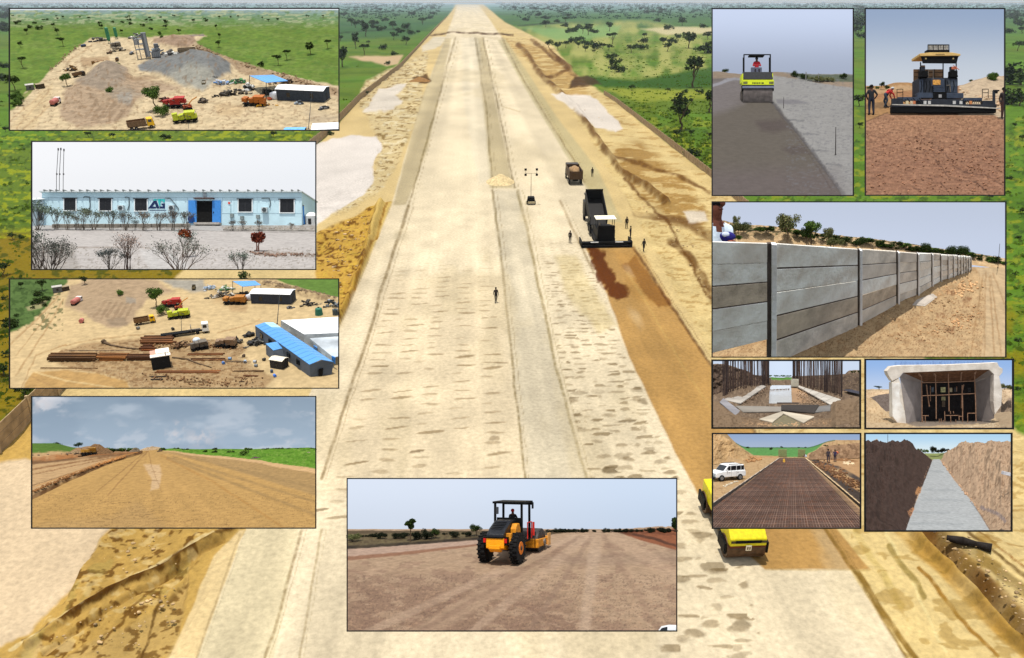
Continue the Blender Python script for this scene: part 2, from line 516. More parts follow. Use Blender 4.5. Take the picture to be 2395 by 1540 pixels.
# ================================================================ people
SKIN_D = (88, 58, 42)
def person(M, label, shirt=(60, 60, 66), trousers=(40, 42, 50), pose='stand', hair=(20, 18, 16), group=None, skin=SKIN_D, cap=None, sub=1):
 J = {'pel': (0, 0, .95), 'sp': (0, 0, 1.15), 'ch': (0, .0, 1.36), 'nk': (0, 0, 1.5), 'hd': (0, -.01, 1.6), 'tp': (0, 0, 1.74),
         'sl': (-.17, 0, 1.42), 'el': (-.24, .03, 1.14), 'wl': (-.25, -.05, .9), 'fl': (-.25, -.07, .8),
         'sr': (.17, 0, 1.42), 'er': (.24, .03, 1.14), 'wr': (.25, -.05, .9), 'fr': (.25, -.07, .8),
         'hl': (-.1, 0, .9), 'kl': (-.11, -.02, .5), 'al': (-.12, .02, .09), 'tl': (-.13, -.15, .04),
         'hr': (.1, 0, .9), 'kr': (.11, -.02, .5), 'ar': (.12, .02, .09), 'tr': (.13, -.15, .04)}
 if pose == 'walk':
  J.update(kl=(-.1, -.14, .52), al=(-.11, -.2, .12), tl=(-.11, -.36, .07), kr=(.1, .05, .5), ar=(.11, .28, .14), tr=(.11, .16, .04), wl=(-.24, .14, .93), fl=(-.24, .15, .84), wr=(.24, -.2, .95), fr=(.24, -.24, .87))
 if pose == 'bend':
  for k in ('sp', 'ch', 'nk', 'hd', 'tp', 'sl', 'sr'):
   x, y, z = J[k]; a = R(55); zz = z - .95; J[k] = (x + math.sin(a) * zz, y, .95 + math.cos(a) * zz)
  J.update(el=(.5, -.17, .95), wl=(.6, -.15, .7), fl=(.62, -.15, .62), er=(.5, .17, .95), wr=(.62, .12, .7), fr=(.64, .12, .62), kl=(.03, -.1, .5), kr=(-.06, .1, .5))
 if pose == 'sit':
  J.update(kl=(-.13, -.42, .93), al=(-.14, -.45, .5), tl=(-.14, -.6, .46), kr=(.13, -.42, .93), ar=(.14, -.45, .5), tr=(.14, -.6, .46),
                 el=(-.26, -.12, 1.17), wl=(-.16, -.36, 1.18), fl=(-.13, -.44, 1.2), er=(.26, -.12, 1.17), wr=(.16, -.36, 1.18), fr=(.13, -.44, 1.2))
 if pose == 'pockets':
  J.update(el=(-.32, .06, 1.16), wl=(-.19, .02, .96), fl=(-.14, -.02, .92), er=(.3, .06, 1.16), wr=(.2, .0, .95), fr=(.16, -.04, .9))
 B = [('pel', 'sp', 1), ('sp', 'ch', 1), ('ch', 'nk', 0), ('nk', 'hd', 0), ('hd', 'tp', 0), ('ch', 'sl', 1), ('sl', 'el', 1), ('el', 'wl', 1), ('wl', 'fl', 0),
         ('ch', 'sr', 1), ('sr', 'er', 1), ('er', 'wr', 1), ('wr', 'fr', 0), ('pel', 'hl', 2), ('hl', 'kl', 2), ('kl', 'al', 2), ('al', 'tl', 3),
         ('pel', 'hr', 2), ('hr', 'kr', 2), ('kr', 'ar', 2), ('ar', 'tr', 3)]
 rad = {'pel': .15, 'sp': .14, 'ch': .16, 'nk': .06, 'hd': .095, 'tp': .06, 'sl': .075, 'el': .05, 'wl': .038, 'fl': .035, 'sr': .075, 'er': .05, 'wr': .038, 'fr': .035,
           'hl': .1, 'kl': .075, 'al': .055, 'tl': .045, 'hr': .1, 'kr': .075, 'ar': .055, 'tr': .045}
 ks = list(J); me = bpy.data.meshes.new('body')
 me.from_pydata([J[k] for k in ks], [(ks.index(a), ks.index(b)) for a, b, _ in B], [])
 o = link('body', me)
 sk = o.modifiers.new('skin', 'SKIN')
 for i, k in enumerate(ks):
  v = me.skin_vertices[0].data[i]; v.radius = (rad[k], rad[k] * (.75 if k in ('pel', 'sp', 'ch') else 1)); v.use_root = (k == 'pel')
 ss = o.modifiers.new('sub', 'SUBSURF'); ss.levels = sub
 dg = bpy.context.evaluated_depsgraph_get()
 em = bpy.data.meshes.new_from_object(o.evaluated_get(dg))
 o.modifiers.clear(); o.data = em
 em.materials.clear()
 for nm, c in (('skin', skin), ('cloth', shirt), ('cloth', trousers), ('shoe', (30, 28, 28))): em.materials.append(mat('%s_%d_%d_%d' % ((nm,) + tuple(c)), c, .8, .1))
 seg = [(Vector(J[a]), Vector(J[b]), m_) for a, b, m_ in B]
 for p in em.polygons:
  c = p.center; best = 9; bi = 0
  for a, b, m_ in seg:
   t = max(0, min(1, (c - a).dot(b - a) / (b - a).length_squared)); d = (c - a - (b - a) * t).length
   if d < best: best = d; bi = m_
  p.material_index = bi; p.use_smooth = True
 t = thing('person', label, 'person', M, group)
 o.parent = t
 hd = Vector(J['hd']) * .45 + Vector(J['tp']) * .55
 MB().blob(hd + Vector((0, .02, .015)), (.105, .115, .1), 3, 12, 8, .05).build('cap' if cap else 'hair', mat('hair_%d' % (sum(cap or hair)), cap or hair, .9), t, True)
 return t

# ================================================================ vehicles in metres, front towards -Y unless said otherwise
BLK = lambda: mat('black_paint', (9, 9, 10), .6, .2, 6, 0, .1, .12)
RUB = lambda: mat('rubber', (17, 16, 16), .9, .3, 10)
STL = lambda: mat('worn_steel', (120, 112, 102), .45, .3, 5, .4)
GLS = lambda: mat('dark_glass', (18, 24, 30), .15, .1, 3, 0, 0, .6)
def wheel(t, x, y, r, w, rimc=(150, 150, 150), n=16):
 g = MB().cyl((x - w / 2, y, r), (x + w / 2, y, r), r, None, n).build('wheel', RUB(), t)
 s = 1 if x > 0 else -1
 MB().cyl((x + s * w * .3, y, r), (x + s * (w / 2 + .015), y, r), r * .5, r * .42, n).build('rim', mat('rim_%d_%d_%d' % rimc, rimc, .5), g)
 return g
def tipper(M, label, cab=(230, 170, 20), bed=(110, 84, 56), group=None, load=False, raised=0):
 """tipper lorry, length along X, cab at +X"""
 t = thing('tipper_truck', label, 'truck', M, group)
 MB().bb(-3.6, 3.6, -.5, .5, .75, 1.0).build('chassis', BLK(), t)
 b = MB(); L = 5.0; e = .1
 b.prism([(-3.9, 1.15), (1.3, 1.15), (1.5, 2.75), (-3.9, 2.75)], -1.25, -1.15).prism([(-3.9, 1.15), (1.3, 1.15), (1.5, 2.75), (-3.9, 2.75)], 1.15, 1.25)
 b.bb(-3.9, 1.3, -1.15, 1.15, 1.1, 1.25).bb(-3.98, -3.88, -1.15, 1.15, 1.15, 2.6).bb(1.35, 1.48, -1.25, 1.25, 1.15, 3.0)
 for i in range(7): b.bb(-3.7 + i * .8, -3.6 + i * .8, -1.31, -1.25, 1.15, 2.75)
 bo = b.build('tipping_body', mat('bed_%d' % sum(bed), bed, .7, .25), t)
 if load: MB().blob((-1.3, 0, 2.3), (2.3, 1.05, .8), 4, 12, 8, .15).build('load', mat('load_soil', (150, 120, 84), .95, .3), t, True)
 c = MB(); c.prism([(1.75, .75), (3.75, .75), (3.75, 1.8), (3.45, 3.0), (1.75, 3.0)], -1.2, 1.2).build('cab', mat('cab_%d' % sum(cab), cab, .45, .12), t, bevel=.06)
 MB().bb(2.1, 3.1, -1.225, -1.2, 1.95, 2.75).bb(2.1, 3.1, 1.2, 1.225, 1.95, 2.75).prism([(3.72, 1.9), (3.78, 1.9), (3.5, 2.85), (3.44, 2.85)], -1.05, 1.05).build('windscreen', GLS(), t)
 MB().bb(3.7, 3.9, -1.2, 1.2, .55, .95).build('bumper', BLK(), t)
 for x in (-2.9, -1.6, 2.7):
  for s in (-1, 1):
   g = MB().cyl((x, s * 1.0, .52), (x, s * 1.25, .52), .52, None, 14).build('wheel', RUB(), t)
   MB().cyl((x, s * 1.2, .52), (x, s * 1.27, .52), .25, None, 10).build('rim', STL(), g)
 return t
def tanker(M, label, c=(186, 110, 100), group=None):
 t = thing('tank_trailer', label, 'tanker', M, group)
 MB().cyl((-2.2, 0, 1.5), (1.4, 0, 1.5), .95, None, 16).cyl((-2.4, 0, 1.5), (-2.2, 0, 1.5), .6, .95, 16).build('tank', mat('tank_%d' % sum(c), c, .5, .25), t, False)
 MB().bb(1.6, 3.0, -1, 1, .6, 2.3).build('cab', mat('tanker_cab', (215, 205, 200), .5), t, bevel=.06)
 MB().bb(1.9, 2.8, -1.02, 1.02, 1.5, 2.1).build('window', GLS(), t)
 MB().bb(-2.3, 2.9, -.4, .4, .5, .75).build('chassis', BLK(), t)
 for x in (-1.6, -.6, 2.2):
  for s in (-1, 1): MB().cyl((x, s * .75, .45), (x, s * 1.0, .45), .45, None, 12).build('wheel', RUB(), t)
 return t
def machine(M, label, c, cat='machine', seed=1, L=5, H=2.4, boom=None, W=2.2, group=None, name='yard_machine'):
 """a yard machine: tracked frame, hopper or engine boxes, pipes, rollers"""
 rs = random.Random(seed)
 t = thing(name, label, cat, M, group)
 m1 = mat('mach_%d_%d_%d' % c, c, .55, .3);
 MB().bb(-L / 2, L / 2, -W * .4, W * .4, .5, .75).build('frame', BLK(), t)
 b = MB()
 for i in range(4):
  x = -L / 2 + L * (i + .5) / 4
  b.box((x, rs.uniform(-.3, .3), .8 + H * .25 * rs.uniform(.7, 1.4)), (L / 4.6, W * rs.uniform(.5, .9), H * rs.uniform(.3, .6)), (rs.uniform(-.1, .1), rs.uniform(-.2, .2), rs.uniform(-.2, .2)))
 b.build('body', m1, t, bevel=.05)
 h = MB(); h.box((L * .22, 0, H * .75), (L * .3, W * .75, H * .35), None, 1.5); h.build('hopper', m1, t)
 p = MB()
 for i in range(8):
  a = Vector((rs.uniform(-L / 2, L / 2), rs.uniform(-W / 2, W / 2), rs.uniform(.6, H * .8)))
  p.cyl(a, a + Vector((rs.uniform(-1.4, 1.4), rs.uniform(-.6, .6), rs.uniform(-.3, .7))), .06, None, 6)
 p.build('pipes', STL(), t)
 for x in (-L * .36, -L * .12, L * .12, L * .36):
  for s in (-1, 1): MB().cyl((x, s * W * .32, .42), (x, s * W * .5, .42), .42, None, 10).build('wheel', RUB(), t)
 if boom:
  MB().tube([(0, 0, 1.2), (boom[0] * .5, 0, boom[1] * .5 + 1), (boom[0], 0, boom[1])], .16, 6).build('boom', mat('boom_orange', (196, 128, 44), .6), t)
 return t
def scrap(M, label, cols, seed, w=4, d=2.5, h=1.6, n=26, cat='heap', name='scrap_heap', kind='box', group=None):
 rs = random.Random(seed); t = thing(name, label, cat, M, group)
 for ci, c in enumerate(cols):
  mb = MB()
  for i in range(n // len(cols)):
   x, y = rs.gauss(0, w * .24), rs.gauss(0, d * .24); z = max(.1, h * (1 - abs(x) / w * 1.5) * rs.random())
   if kind == 'bag': mb.blob((x, y, z), (rs.uniform(.3, .7), rs.uniform(.3, .6), rs.uniform(.25, .5)), rs.random(), 8, 6, .2)
   elif rs.random() < .55: mb.box((x, y, z), (rs.uniform(.3, 1.2), rs.uniform(.3, .9), rs.uniform(.15, .6)), (rs.uniform(-.4, .4), rs.uniform(-.4, .4), rs.uniform(0, 3)))
   else:
    a = Vector((x, y, z)); mb.cyl(a, a + Vector((rs.uniform(-1.5, 1.5), rs.uniform(-.5, .5), rs.uniform(-.3, .5))), rs.uniform(.05, .3), None, 8)
  mb.build('pieces', mat('scrap_%d_%d_%d' % c, c, .7, .35), t, kind == 'bag')
 return t
def shed(M, label, L, W, H, roof, wall, rise=.8, name='shed', gable=True, doors=True, group=None, over=.25):
 """long shed, ridge along X"""
 t = thing(name, label, 'shed', M, group)
 mw = mat('wall_%d_%d_%d' % wall, wall, .8, .15, 2)
 w = MB()
 w.prism([(-W / 2, 0), (W / 2, 0), (W / 2, H), (0, H + rise), (-W / 2, H)], -L / 2, L / 2, 'x').build('walls', mw, t)
 mr = mat('roof_%d_%d_%d' % roof, roof, .5, .08, 1.5)
 n = max(3, int(L / 2.5)); sh = {}
 for s in (-1, 1):
  a = math.atan2(rise, W / 2); ll = math.hypot(W / 2 + over, rise)
  for i in range(n):
   x0 = -L / 2 - over + (L + 2 * over) * i / n; x1 = x0 + (L + 2 * over) / n - .03
   y1 = s * (W / 2 + over); zz = H + rise + .05 - rise * (W / 2 + over) / (W / 2)
   q = MB().add([(x0, 0, H + rise + .05), (x1, 0, H + rise + .05), (x1, y1, zz), (x0, y1, zz), (x0, 0, H + rise + .13), (x1, 0, H + rise + .13), (x1, y1, zz + .08), (x0, y1, zz + .08)],
                         [(0, 3, 2, 1), (4, 5, 6, 7), (0, 1, 5, 4), (1, 2, 6, 5), (2, 3, 7, 6), (3, 0, 4, 7)])
   q.build('roof_sheet', mr, t)
 if doors:
  for i in range(max(1, int(L / 5))):
   x = -L / 2 + L * (i + .5) / max(1, int(L / 5))
   MB().bb(x - .5, x + .5, -W / 2 - .04, -W / 2, .1 + .9, H * .72).build('window', GLS(), t)
  MB().bb(L / 2, L / 2 + .05, -.6, .6, 0.05, 2.1).build('door', mat('dark_door', (40, 44, 50), .7), t)
 return t
# ================================================================ THE RUNWAY SITE
def main_ground():
 # rows of the sheet crowd towards the horizon so that far ground is as fine as near ground
 ys = np.concatenate([[5000, 2600, 2000, 1800], np.arange(1660, 900, -2.4), np.arange(900, 300, -2.0), np.arange(300, 60, -1.5), np.arange(60, 12, -.8), [11.5, 10.5, 9.5, 8.5, 7.6, 6.9]])
 xs = np.concatenate([[-4000, -2000, -1000, -500], np.arange(-300, 2700, 3.0), [2900, 3400, 4400, 6400]])
 X, Y = np.meshgrid(xs, ys)
 f, r, u = np.array(FWD), np.array(RGT), np.array(UPV)
 D = f + ((X - 1197.5) / FPX)[..., None] * r - ((Y - 770) / FPX)[..., None] * u
 T = -ALT / D[..., 2]
 P = np.array(CAM) + D * T[..., None]
 WX, WY = P[..., 0], P[..., 1]
 pr = np.clip((Y - 5) / 800, .02, 1.2)                  # how large things show here
 p = Paint(X, Y, (120, 158, 62))
 # grassland
 n1 = fbm(WX, WY, 60, 3); n2 = fbm(WX, WY, 18, 8, sy=14)
 p.mix(sstep(.45, .6, n1) * .7, (128, 146, 62)); p.mix(sstep(.5, .62, n2) * .4, (80, 118, 34))
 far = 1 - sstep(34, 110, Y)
 p.mix(far * .8, (92, 136, 82)); p.mix((1 - sstep(8, 40, Y)) * .85, (150, 184, 184))  # towards the horizon the haze's pale blue is put into the grass colour
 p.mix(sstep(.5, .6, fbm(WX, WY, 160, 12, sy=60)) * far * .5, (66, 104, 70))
 # dry pale grass to the right of the runway
 p.poly([(1210, 62), (1500, 50), (1700, 75), (1700, 165), (1560, 172), (1480, 185), (1350, 190), (1270, 110)], (196, 192, 122), 10, 14, 60, .85, 21, .5, 26)
 p.poly([(1230, 68), (1450, 60), (1440, 84), (1300, 96)], (150, 186, 118), 8, 8, 40, .8, 22)
 p.poly([(1400, 205), (1560, 208), (1665, 215), (1665, 235), (1500, 240)], (178, 182, 84), 8, 8, 40, .8, 23)
 p.poly([(1440, 240), (1690, 230), (1690, 420), (1640, 380)], (116, 138, 38), 20, 20, 60, .8, 24, .5, 40)
 p.poly([(1370, 178), (1480, 190), (1700, 155), (1700, 206), (1560, 207), (1420, 205)], (66, 116, 26), 8, 10, 50, .9, 27)
 p.spots(26, .58, (174, 176, 72), 25, .6, 12, sstep(200, 320, Y) * (X > 1300)); p.spots(10, .6, (44, 74, 14), 26, .5, 6, sstep(220, 330, Y))
 p.poly([(1500, 67), (1580, 63), (1700, 68), (1700, 80), (1560, 82)], (222, 208, 166), 5, 5, 30, .9, 28)
 p.poly([(1960, 760), (2500, 700), (2500, 1000), (2300, 1010)], (170, 150, 58), 30, 30, 80, .7, 29, .4, 50)
 # left: grass strip at the picture edge turns to dry scrub
 p.poly([(-300, 560), (80, 545), (760, 560), (840, 480), (700, 900), (80, 940), (-300, 1200)], (168, 138, 58), 26, 20, 60, .85, 31)
 p.spots(18, .57, (96, 104, 30), 32, .8, 10, (X < 800) & (Y > 550)); p.spots(14, .56, (196, 198, 74), 33, .55, 5, (X < 760) & (Y > 300) & (Y < 560))
 p.poly([(700, 50), (1030, 50), (960, 90), (760, 96)], (74, 122, 76), 8, 8, 40, .6, 35)
 p.poly([(820, 134), (940, 130), (930, 150), (905, 156), (860, 146)], (228, 196, 160), 5, 6, 25, .9, 36)
 p.line([(790, 78), (960, 66)], (46, 74, 26), 2.5, 3, 30, .7); p.line([(1212, 60), (1320, 54)], (52, 76, 30), 2.5, 3, 30, .7)
 # cleared strip of bare earth between the two boundary walls
 strip = [(1066, 10), (1128, 10), (1180, 52), (1290, 108), (1345, 175), (1375, 205), (1440, 240), (1665, 418), (2100, 800), (2700, 1320), (3600, 2100), (-900, 2100), (-300, 1300), (0, 1062), (76, 985), (450, 610), (760, 325), (840, 236), (935, 160), (1000, 88), (1045, 40)]
 E = p.poly(strip, (230, 204, 152), 3, 3, 30, 1, 41)
 nr = sstep(280, 560, Y)
 def gn(sc_, seed, sy=None, o=3):               # soil noise in metres, coarser far away
  return fbm(WX * 23, WY * 14, sc_, seed, o, sy) * nr + fbm(WX * 7, WY * 3.2, sc_, seed, o, sy) * (1 - nr)
 N = gn(60, 44, 60, 4)
 # colours of the spoil: ochre and brown clods beside the runway
 def side(m, c, th, sc_, seed, a=.8, sy=None): p.mix(m * sstep(th, th + .07, gn(sc_ * 1.4, seed, (sy or sc_) * 1.4)) * a, c)
 wl = p.poly([(860, 190), (1000, 120), (985, 250), (935, 373), (880, 460), (740, 520), (740, 480), (880, 400), (890, 330), (840, 240)], (226, 204, 158), 8, 10, 40, 1, 45)
 side(wl, (150, 116, 62), .57, 8, 46, .75, 4); side(wl, (240, 226, 190), .6, 12, 43, .7, 6)
 p.poly([(742, 335), (820, 315), (880, 320), (888, 345), (868, 395), (874, 430), (820, 480), (742, 526), (560, 600), (560, 380)], (238, 228, 216), 4, 9, 30, 1, 47)
 p.poly([(850, 262), (885, 208), (950, 196), (925, 225), (945, 240), (900, 262)], (232, 220, 202), 4, 7, 24, 1, 48)
 p.poly([(985, 110), (1012, 86), (1050, 88), (1030, 110), (985, 122)], (230, 216, 188), 4, 5, 24, 1, 49)
 ob = p.poly([(740, 545), (890, 478), (930, 470), (950, 475), (900, 640), (830, 860), (790, 900), (790, 690), (740, 660)], (218, 176, 100), 6, 8, 40, 1, 50)
 side(ob, (120, 70, 26), .55, 10, 51, .8); side(ob, (226, 190, 104), .58, 9, 52, .7)
 p.poly([(885, 480), (948, 472), (900, 640), (850, 790), (800, 900), (770, 900), (850, 620)], (232, 200, 130), 5, 5, 40, 1, 53)
 for i, (a, b) in enumerate((((905, 478), (800, 760)), ((925, 476), (845, 730)), ((938, 474), (868, 740)))): p.line([a, b], (170, 116, 46), 3, 4, 50, .75, 54 + i)
 # right spoil
 rs_ = p.poly([(1150, 60), (1290, 108), (1345, 175), (1395, 205), (1500, 290), (1665, 420), (1800, 560), (2500, 1100), (3200, 1900), (2500, 1900), (1700, 900), (1560, 640), (1450, 440), (1330, 250), (1240, 150), (1160, 85)], (230, 204, 150), 6, 8, 40, 1, 60)
 p.poly([(1430, 350), (1500, 330), (1600, 420), (1665, 500), (1640, 540), (1560, 510), (1480, 450)], (190, 150, 92), 16, 16, 40, .85, 58); p.poly([(1180, 90), (1290, 120), (1380, 215), (1340, 240), (1240, 150)], (206, 170, 112), 10, 14, 30, .8, 57)
 side(rs_, (176, 132, 70), .58, 16, 61, .45, 5); side(rs_, (240, 216, 162), .52, 30, 59, .6, 12)
 for i, (pts, w) in enumerate((([(1215, 105), (1275, 185), (1345, 250), (1400, 330), (1450, 400), (1560, 470)], 7), ([(1245, 95), (1330, 165), (1275, 185)], 5), ([(1290, 120), (1345, 180)], 6),
                                  ([(1440, 370), (1560, 400), (1660, 450)], 5), ([(1490, 500), (1600, 520), (1680, 560)], 12), ([(1570, 560), (1640, 640), (1700, 760)], 10), ([(1460, 420), (1560, 520), (1660, 700)], 4))):
  p.line(pts, (126, 78, 28), w * .6, 8, 24, .8, 62 + i, soft=w)
 p.poly([(1285, 222), (1385, 224), (1460, 300), (1440, 312), (1395, 300), (1330, 250)], (238, 226, 210), 4, 8, 26, 1, 70)
 p.poly([(1345, 180), (1375, 178), (1410, 200), (1330, 208)], (96, 62, 26), 5, 8, 22, .9, 71)
 p.poly([(1600, 488), (1650, 490), (1655, 520), (1610, 525)], (236, 222, 200), 5, 6, 20, .9, 72)
 # near right: stripes of graded soil towards the corner
 p.poly([(2120, 1540), (1920, 1230), (2060, 1230), (2400, 1300), (2700, 1500), (2600, 1700), (2200, 1700)], (238, 212, 156), 8, 8, 60, 1, 73)
 for i, (a, b, w, c) in enumerate((((1935, 1236), (2140, 1545), 9, (158, 120, 56)), ((2070, 1240), (2215, 1530), 4, (246, 226, 170)), ((2085, 1215), (2400, 1530), 22, (212, 166, 92)), ((2160, 1222), (2430, 1500), 34, (140, 88, 34)),
                                      ((2130, 1222), (2420, 1545), 5, (110, 64, 20)), ((2210, 1240), (2440, 1400), 16, (176, 150, 100)), ((2240, 1225), (2480, 1390), 5, (128, 96, 52)), ((2290, 1240), (2400, 1320), 3, (170, 120, 70)),
                                      ((2075, 1280), (2160, 1400), 8, (176, 152, 92)), ((2150, 1330), (2330, 1540), 6, (180, 130, 60)), ((2000, 1240), (2110, 1420), 10, (222, 196, 132)))):
  p.line([a, b], c, w, 8, 60, .85, 80 + i)
 side(((X > 1990) & (Y > 1230)) * 1.0, (186, 150, 84), .57, 20, 92, .5, 9)
 # near left: pale washout, brown clods, deep wheel tracks
 p.poly([(-400, 1000), (-60, 1060), (70, 950), (740, 940), (600, 1237), (410, 1500), (380, 1560), (-400, 1700)], (222, 184, 116), 10, 10, 60, 1, 93)
 p.poly([(-300, 1130), (60, 1075), (200, 1180), (262, 1237), (170, 1380), (60, 1480), (-100, 1560), (-300, 1560)], (236, 212, 178), 8, 14, 60, 1, 94)
 lc = p.poly([(262, 1232), (560, 1225), (510, 1260), (380, 1400), (300, 1470), (120, 1560), (40, 1530), (160, 1400), (200, 1320)], (216, 178, 112), 8, 10, 40, 1, 95)
 side(lc, (132, 88, 42), .58, 9, 96, .8, 5); side(lc, (236, 208, 152), .6, 13, 94, .6, 6); side(lc, (190, 176, 110), .66, 20, 97, .3)
 lc2 = p.poly([(380, 1420), (440, 1340), (420, 1480), (400, 1540), (250, 1560), (100, 1560), (250, 1480)], (214, 180, 120), 10, 12, 40, 1, 98); side(lc2, (136, 96, 50), .56, 9, 99, .75, 5)
 for i, (a, b, w, c) in enumerate((((560, 1232), (60, 1500), 6, (110, 70, 30)), ((500, 1250), (20, 1520), 5, (244, 222, 172)), ((440, 1290), (160, 1450), 5, (120, 78, 36)), ((430, 1300), (240, 1500), 4, (150, 108, 58)), ((380, 1380), (330, 1540), 5, (128, 92, 50)))): p.line([a, b], c, w, 9, 30, .85, 420 + i)
 # ---- runway pavement
 pav = [(1070, 12), (1120, 12), (1175, 90), (1260, 240), (1341, 373), (1460, 600), (1600, 860), (1760, 1090), (1925, 1237), (2120, 1540), (2400, 2000), (100, 2000), (396, 1540), (575, 1240), (690, 1000), (850, 640), (915, 480), (985, 240), (1041, 90)]
 PV = p.poly(pav, (243, 226, 194), 4, 2, 40, 1, 101)
 # bands of the pavement, each a different lift of stone and dust
 def band(pts, c, w=4, a=1, seed=110, wp=2): return p.poly(pts, c, w, wp, 40, a, seed)
 band([(460, 1540), (575, 1240), (700, 1180), (700, 1237), (640, 1540)], (236, 220, 184), 7, 1, 111, 4)
 band([(396, 1540), (500, 1300), (560, 1240), (600, 1236), (572, 1240), (460, 1540)], (240, 214, 166), 4, 1, 112, 3)
 band([(1041, 90), (1056, 90), (1000, 350), (950, 480), (920, 480), (980, 250)], (208, 190, 150), 4, .8, 113)
 band([(1165, 95), (1180, 90), (1300, 270), (1400, 400), (1455, 520), (1420, 520), (1330, 373), (1230, 210)], (206, 192, 150), 5, .8, 114)
 band([(1112, 88), (1128, 88), (1192, 400), (1200, 440), (1145, 440), (1135, 300)], (206, 188, 146), 5, .7, 115)
 band([(1150, 446), (1215, 446), (1250, 640), (1300, 860), (1375, 1130), (1420, 1300), (1255, 1300), (1228, 1120), (1196, 840), (1170, 620)], (228, 214, 186), 7, 1, 116)
 band([(1080, 88), (1118, 90), (1140, 320), (1150, 430), (1120, 430), (1085, 250)], (234, 222, 196), 8, .5, 117, 6)
 band([(870, 760), (900, 640), (1180, 640), (1190, 800), (1240, 1160), (730, 1160), (790, 960)], (238, 218, 184), 30, .6, 118, 10)
 # newly laid gravel behind the paver
 band([(1368, 578), (1482, 578), (1530, 660), (1600, 760), (1665, 862), (1800, 1060), (1960, 1240), (2035, 1332), (1790, 1332), (1680, 1240), (1580, 1060), (1470, 830), (1420, 690)], (210, 168, 112), 4, 1, 119, 3)
 p.poly([(1368, 578), (1402, 578), (1430, 640), (1474, 690), (1440, 706), (1418, 690), (1390, 630)], (122, 56, 18), 8, 16, 16, .9, 120)
 p.poly([(1455, 620), (1490, 600), (1570, 710), (1545, 720), (1510, 690)], (136, 70, 26), 6, 9, 20, .8, 121)
 p.poly([(1440, 590), (1500, 590), (1580, 730), (1480, 700)], (196, 150, 92), 14, 10, 30, .5, 122)
 for i, (pts, w, c, a) in enumerate((([(1482, 580), (1600, 760), (1668, 862), (1800, 1060)], 5, (100, 44, 10), .9), ([(1065, 88), (1040, 180), (990, 360), (956, 483)], 3, (156, 134, 84), .9), ([(956, 483), (898, 661), (860, 790), (809, 940), (752, 1120)], 5, (150, 124, 78), .9),
          ([(1130, 90), (1196, 400), (1204, 440)], 3, (140, 118, 66), .9), ([(1112, 90), (1136, 250), (1152, 440)], 3, (150, 128, 76), .8), ([(1152, 446), (1180, 660), (1196, 830), (1228, 1120)], 4, (150, 128, 78), .9),
          ([(1212, 446), (1250, 620), (1300, 860), (1372, 1120)], 5, (160, 140, 88), .9), ([(1173, 89), (1225, 190), (1341, 373), (1365, 425)], 3, (150, 122, 70), .8), ([(1150, 165), (1175, 250), (1215, 262)], 1.5, (186, 160, 108), .6),
          ([(1310, 470), (1345, 545), (1390, 640)], 4, (150, 120, 70), .7), ([(706, 1240), (640, 1480), (618, 1540)], 5, (156, 130, 84), .8), ([(752, 1240), (700, 1540)], 4, (170, 146, 96), .6), ([(560, 1250), (460, 1540)], 4, (160, 140, 100), .6),
          ([(1930, 1236), (2000, 1340), (2120, 1540)], 6, (150, 116, 58), .85), ([(1470, 640), (1600, 860), (1700, 1010)], 3, (214, 182, 120), .6), ([(1790, 1332), (2035, 1334)], 3, (206, 172, 112), .7))):
  p.line(pts, c, w * .5, 3, 40, a * .75, 130 + i, soft=w * .9); p.line([(q[0] + 6 + w, q[1]) for q in pts], c, w * .3, 3, 30, a * .4, 330 + i)
 # fine streaks along the runway
 st = fbm(WX, WY, 1.3, 150, 3, 60)
 p.c *= (1 + PV * (.28 * (st - .5) * sstep(380, 700, Y) + .16 * (fbm(WX, WY, 6, 151, 2, 300) - .5) + .14 * (fbm(WX, WY, 9, 153, 2) - .5) * sstep(250, 500, Y)))[..., None]
 p.c *= (1 + PV * .3 * (fbm(WX, WY, 3.6, 158, 2, 500) - .5) * sstep(60, 120, Y) * (1 - sstep(420, 640, Y)))[..., None]
 p.mix(PV * .4 * sstep(.52, .68, gn(110, 155, 260, 4)), (222, 204, 168))
 # rows of damp stone left by the tipping lorries
 def dashes(cx, cy, dw, dh, jit, prob, seed, mask, c, a, rag=.35):
  wx = WX + .25 * (fbm(WX, WY, .9, seed + 3) - .5) * 2 * rag * 4
  i = np.floor(wx / cx).astype(int); off = _T[i & 255, seed & 255] * cy; j = np.floor((WY + off) / cy).astype(int)
  h1 = _T[(i * 7 + seed) & 255, (j * 3) & 255]; h2 = _T[(i * 5) & 255, (j * 11 + seed) & 255]; h3 = _T[(i * 13 + 5) & 255, (j * 17 + seed) & 255]
  u_ = (wx / cx - i - .5 - (h2 - .5) * jit) * cx; v_ = ((WY + off) / cy - j - .5 - (h3 - .5) * jit) * cy + (h1 - .5) * u_ * .5
  e = (u_ / (dw * (.6 + .7 * h2))) ** 2 + (v_ / (dh * (.5 + h3))) ** 2
  m = (1 - sstep(.5, 1.3, e)) * (h1 < prob) * mask
  p.mix(m * a * (.4 + .6 * h2), c); return m
 ml = sstep(560, 720, Y) * np.clip(sdf(X, Y, [(905, 560), (1160, 560), (1188, 800), (1222, 1120), (1240, 1240), (700, 1240), (760, 1120), (868, 760)]) / 6, 0, 1)
 d1 = dashes(2.7, 1.7, .85, .22, .35, .8, 5, ml, (150, 120, 76), .62) + dashes(3.3, 5.2, .7, .34, .6, .55, 19, ml * sstep(800, 900, Y), (128, 98, 56), .75, .8)
 mr = np.clip(sdf(X, Y, [(1255, 560), (1360, 560), (1420, 700), (1500, 900), (1590, 1120), (1720, 1240), (1800, 1560), (1560, 1560), (1400, 1240), (1370, 1100), (1300, 820)]) / 6, 0, 1)
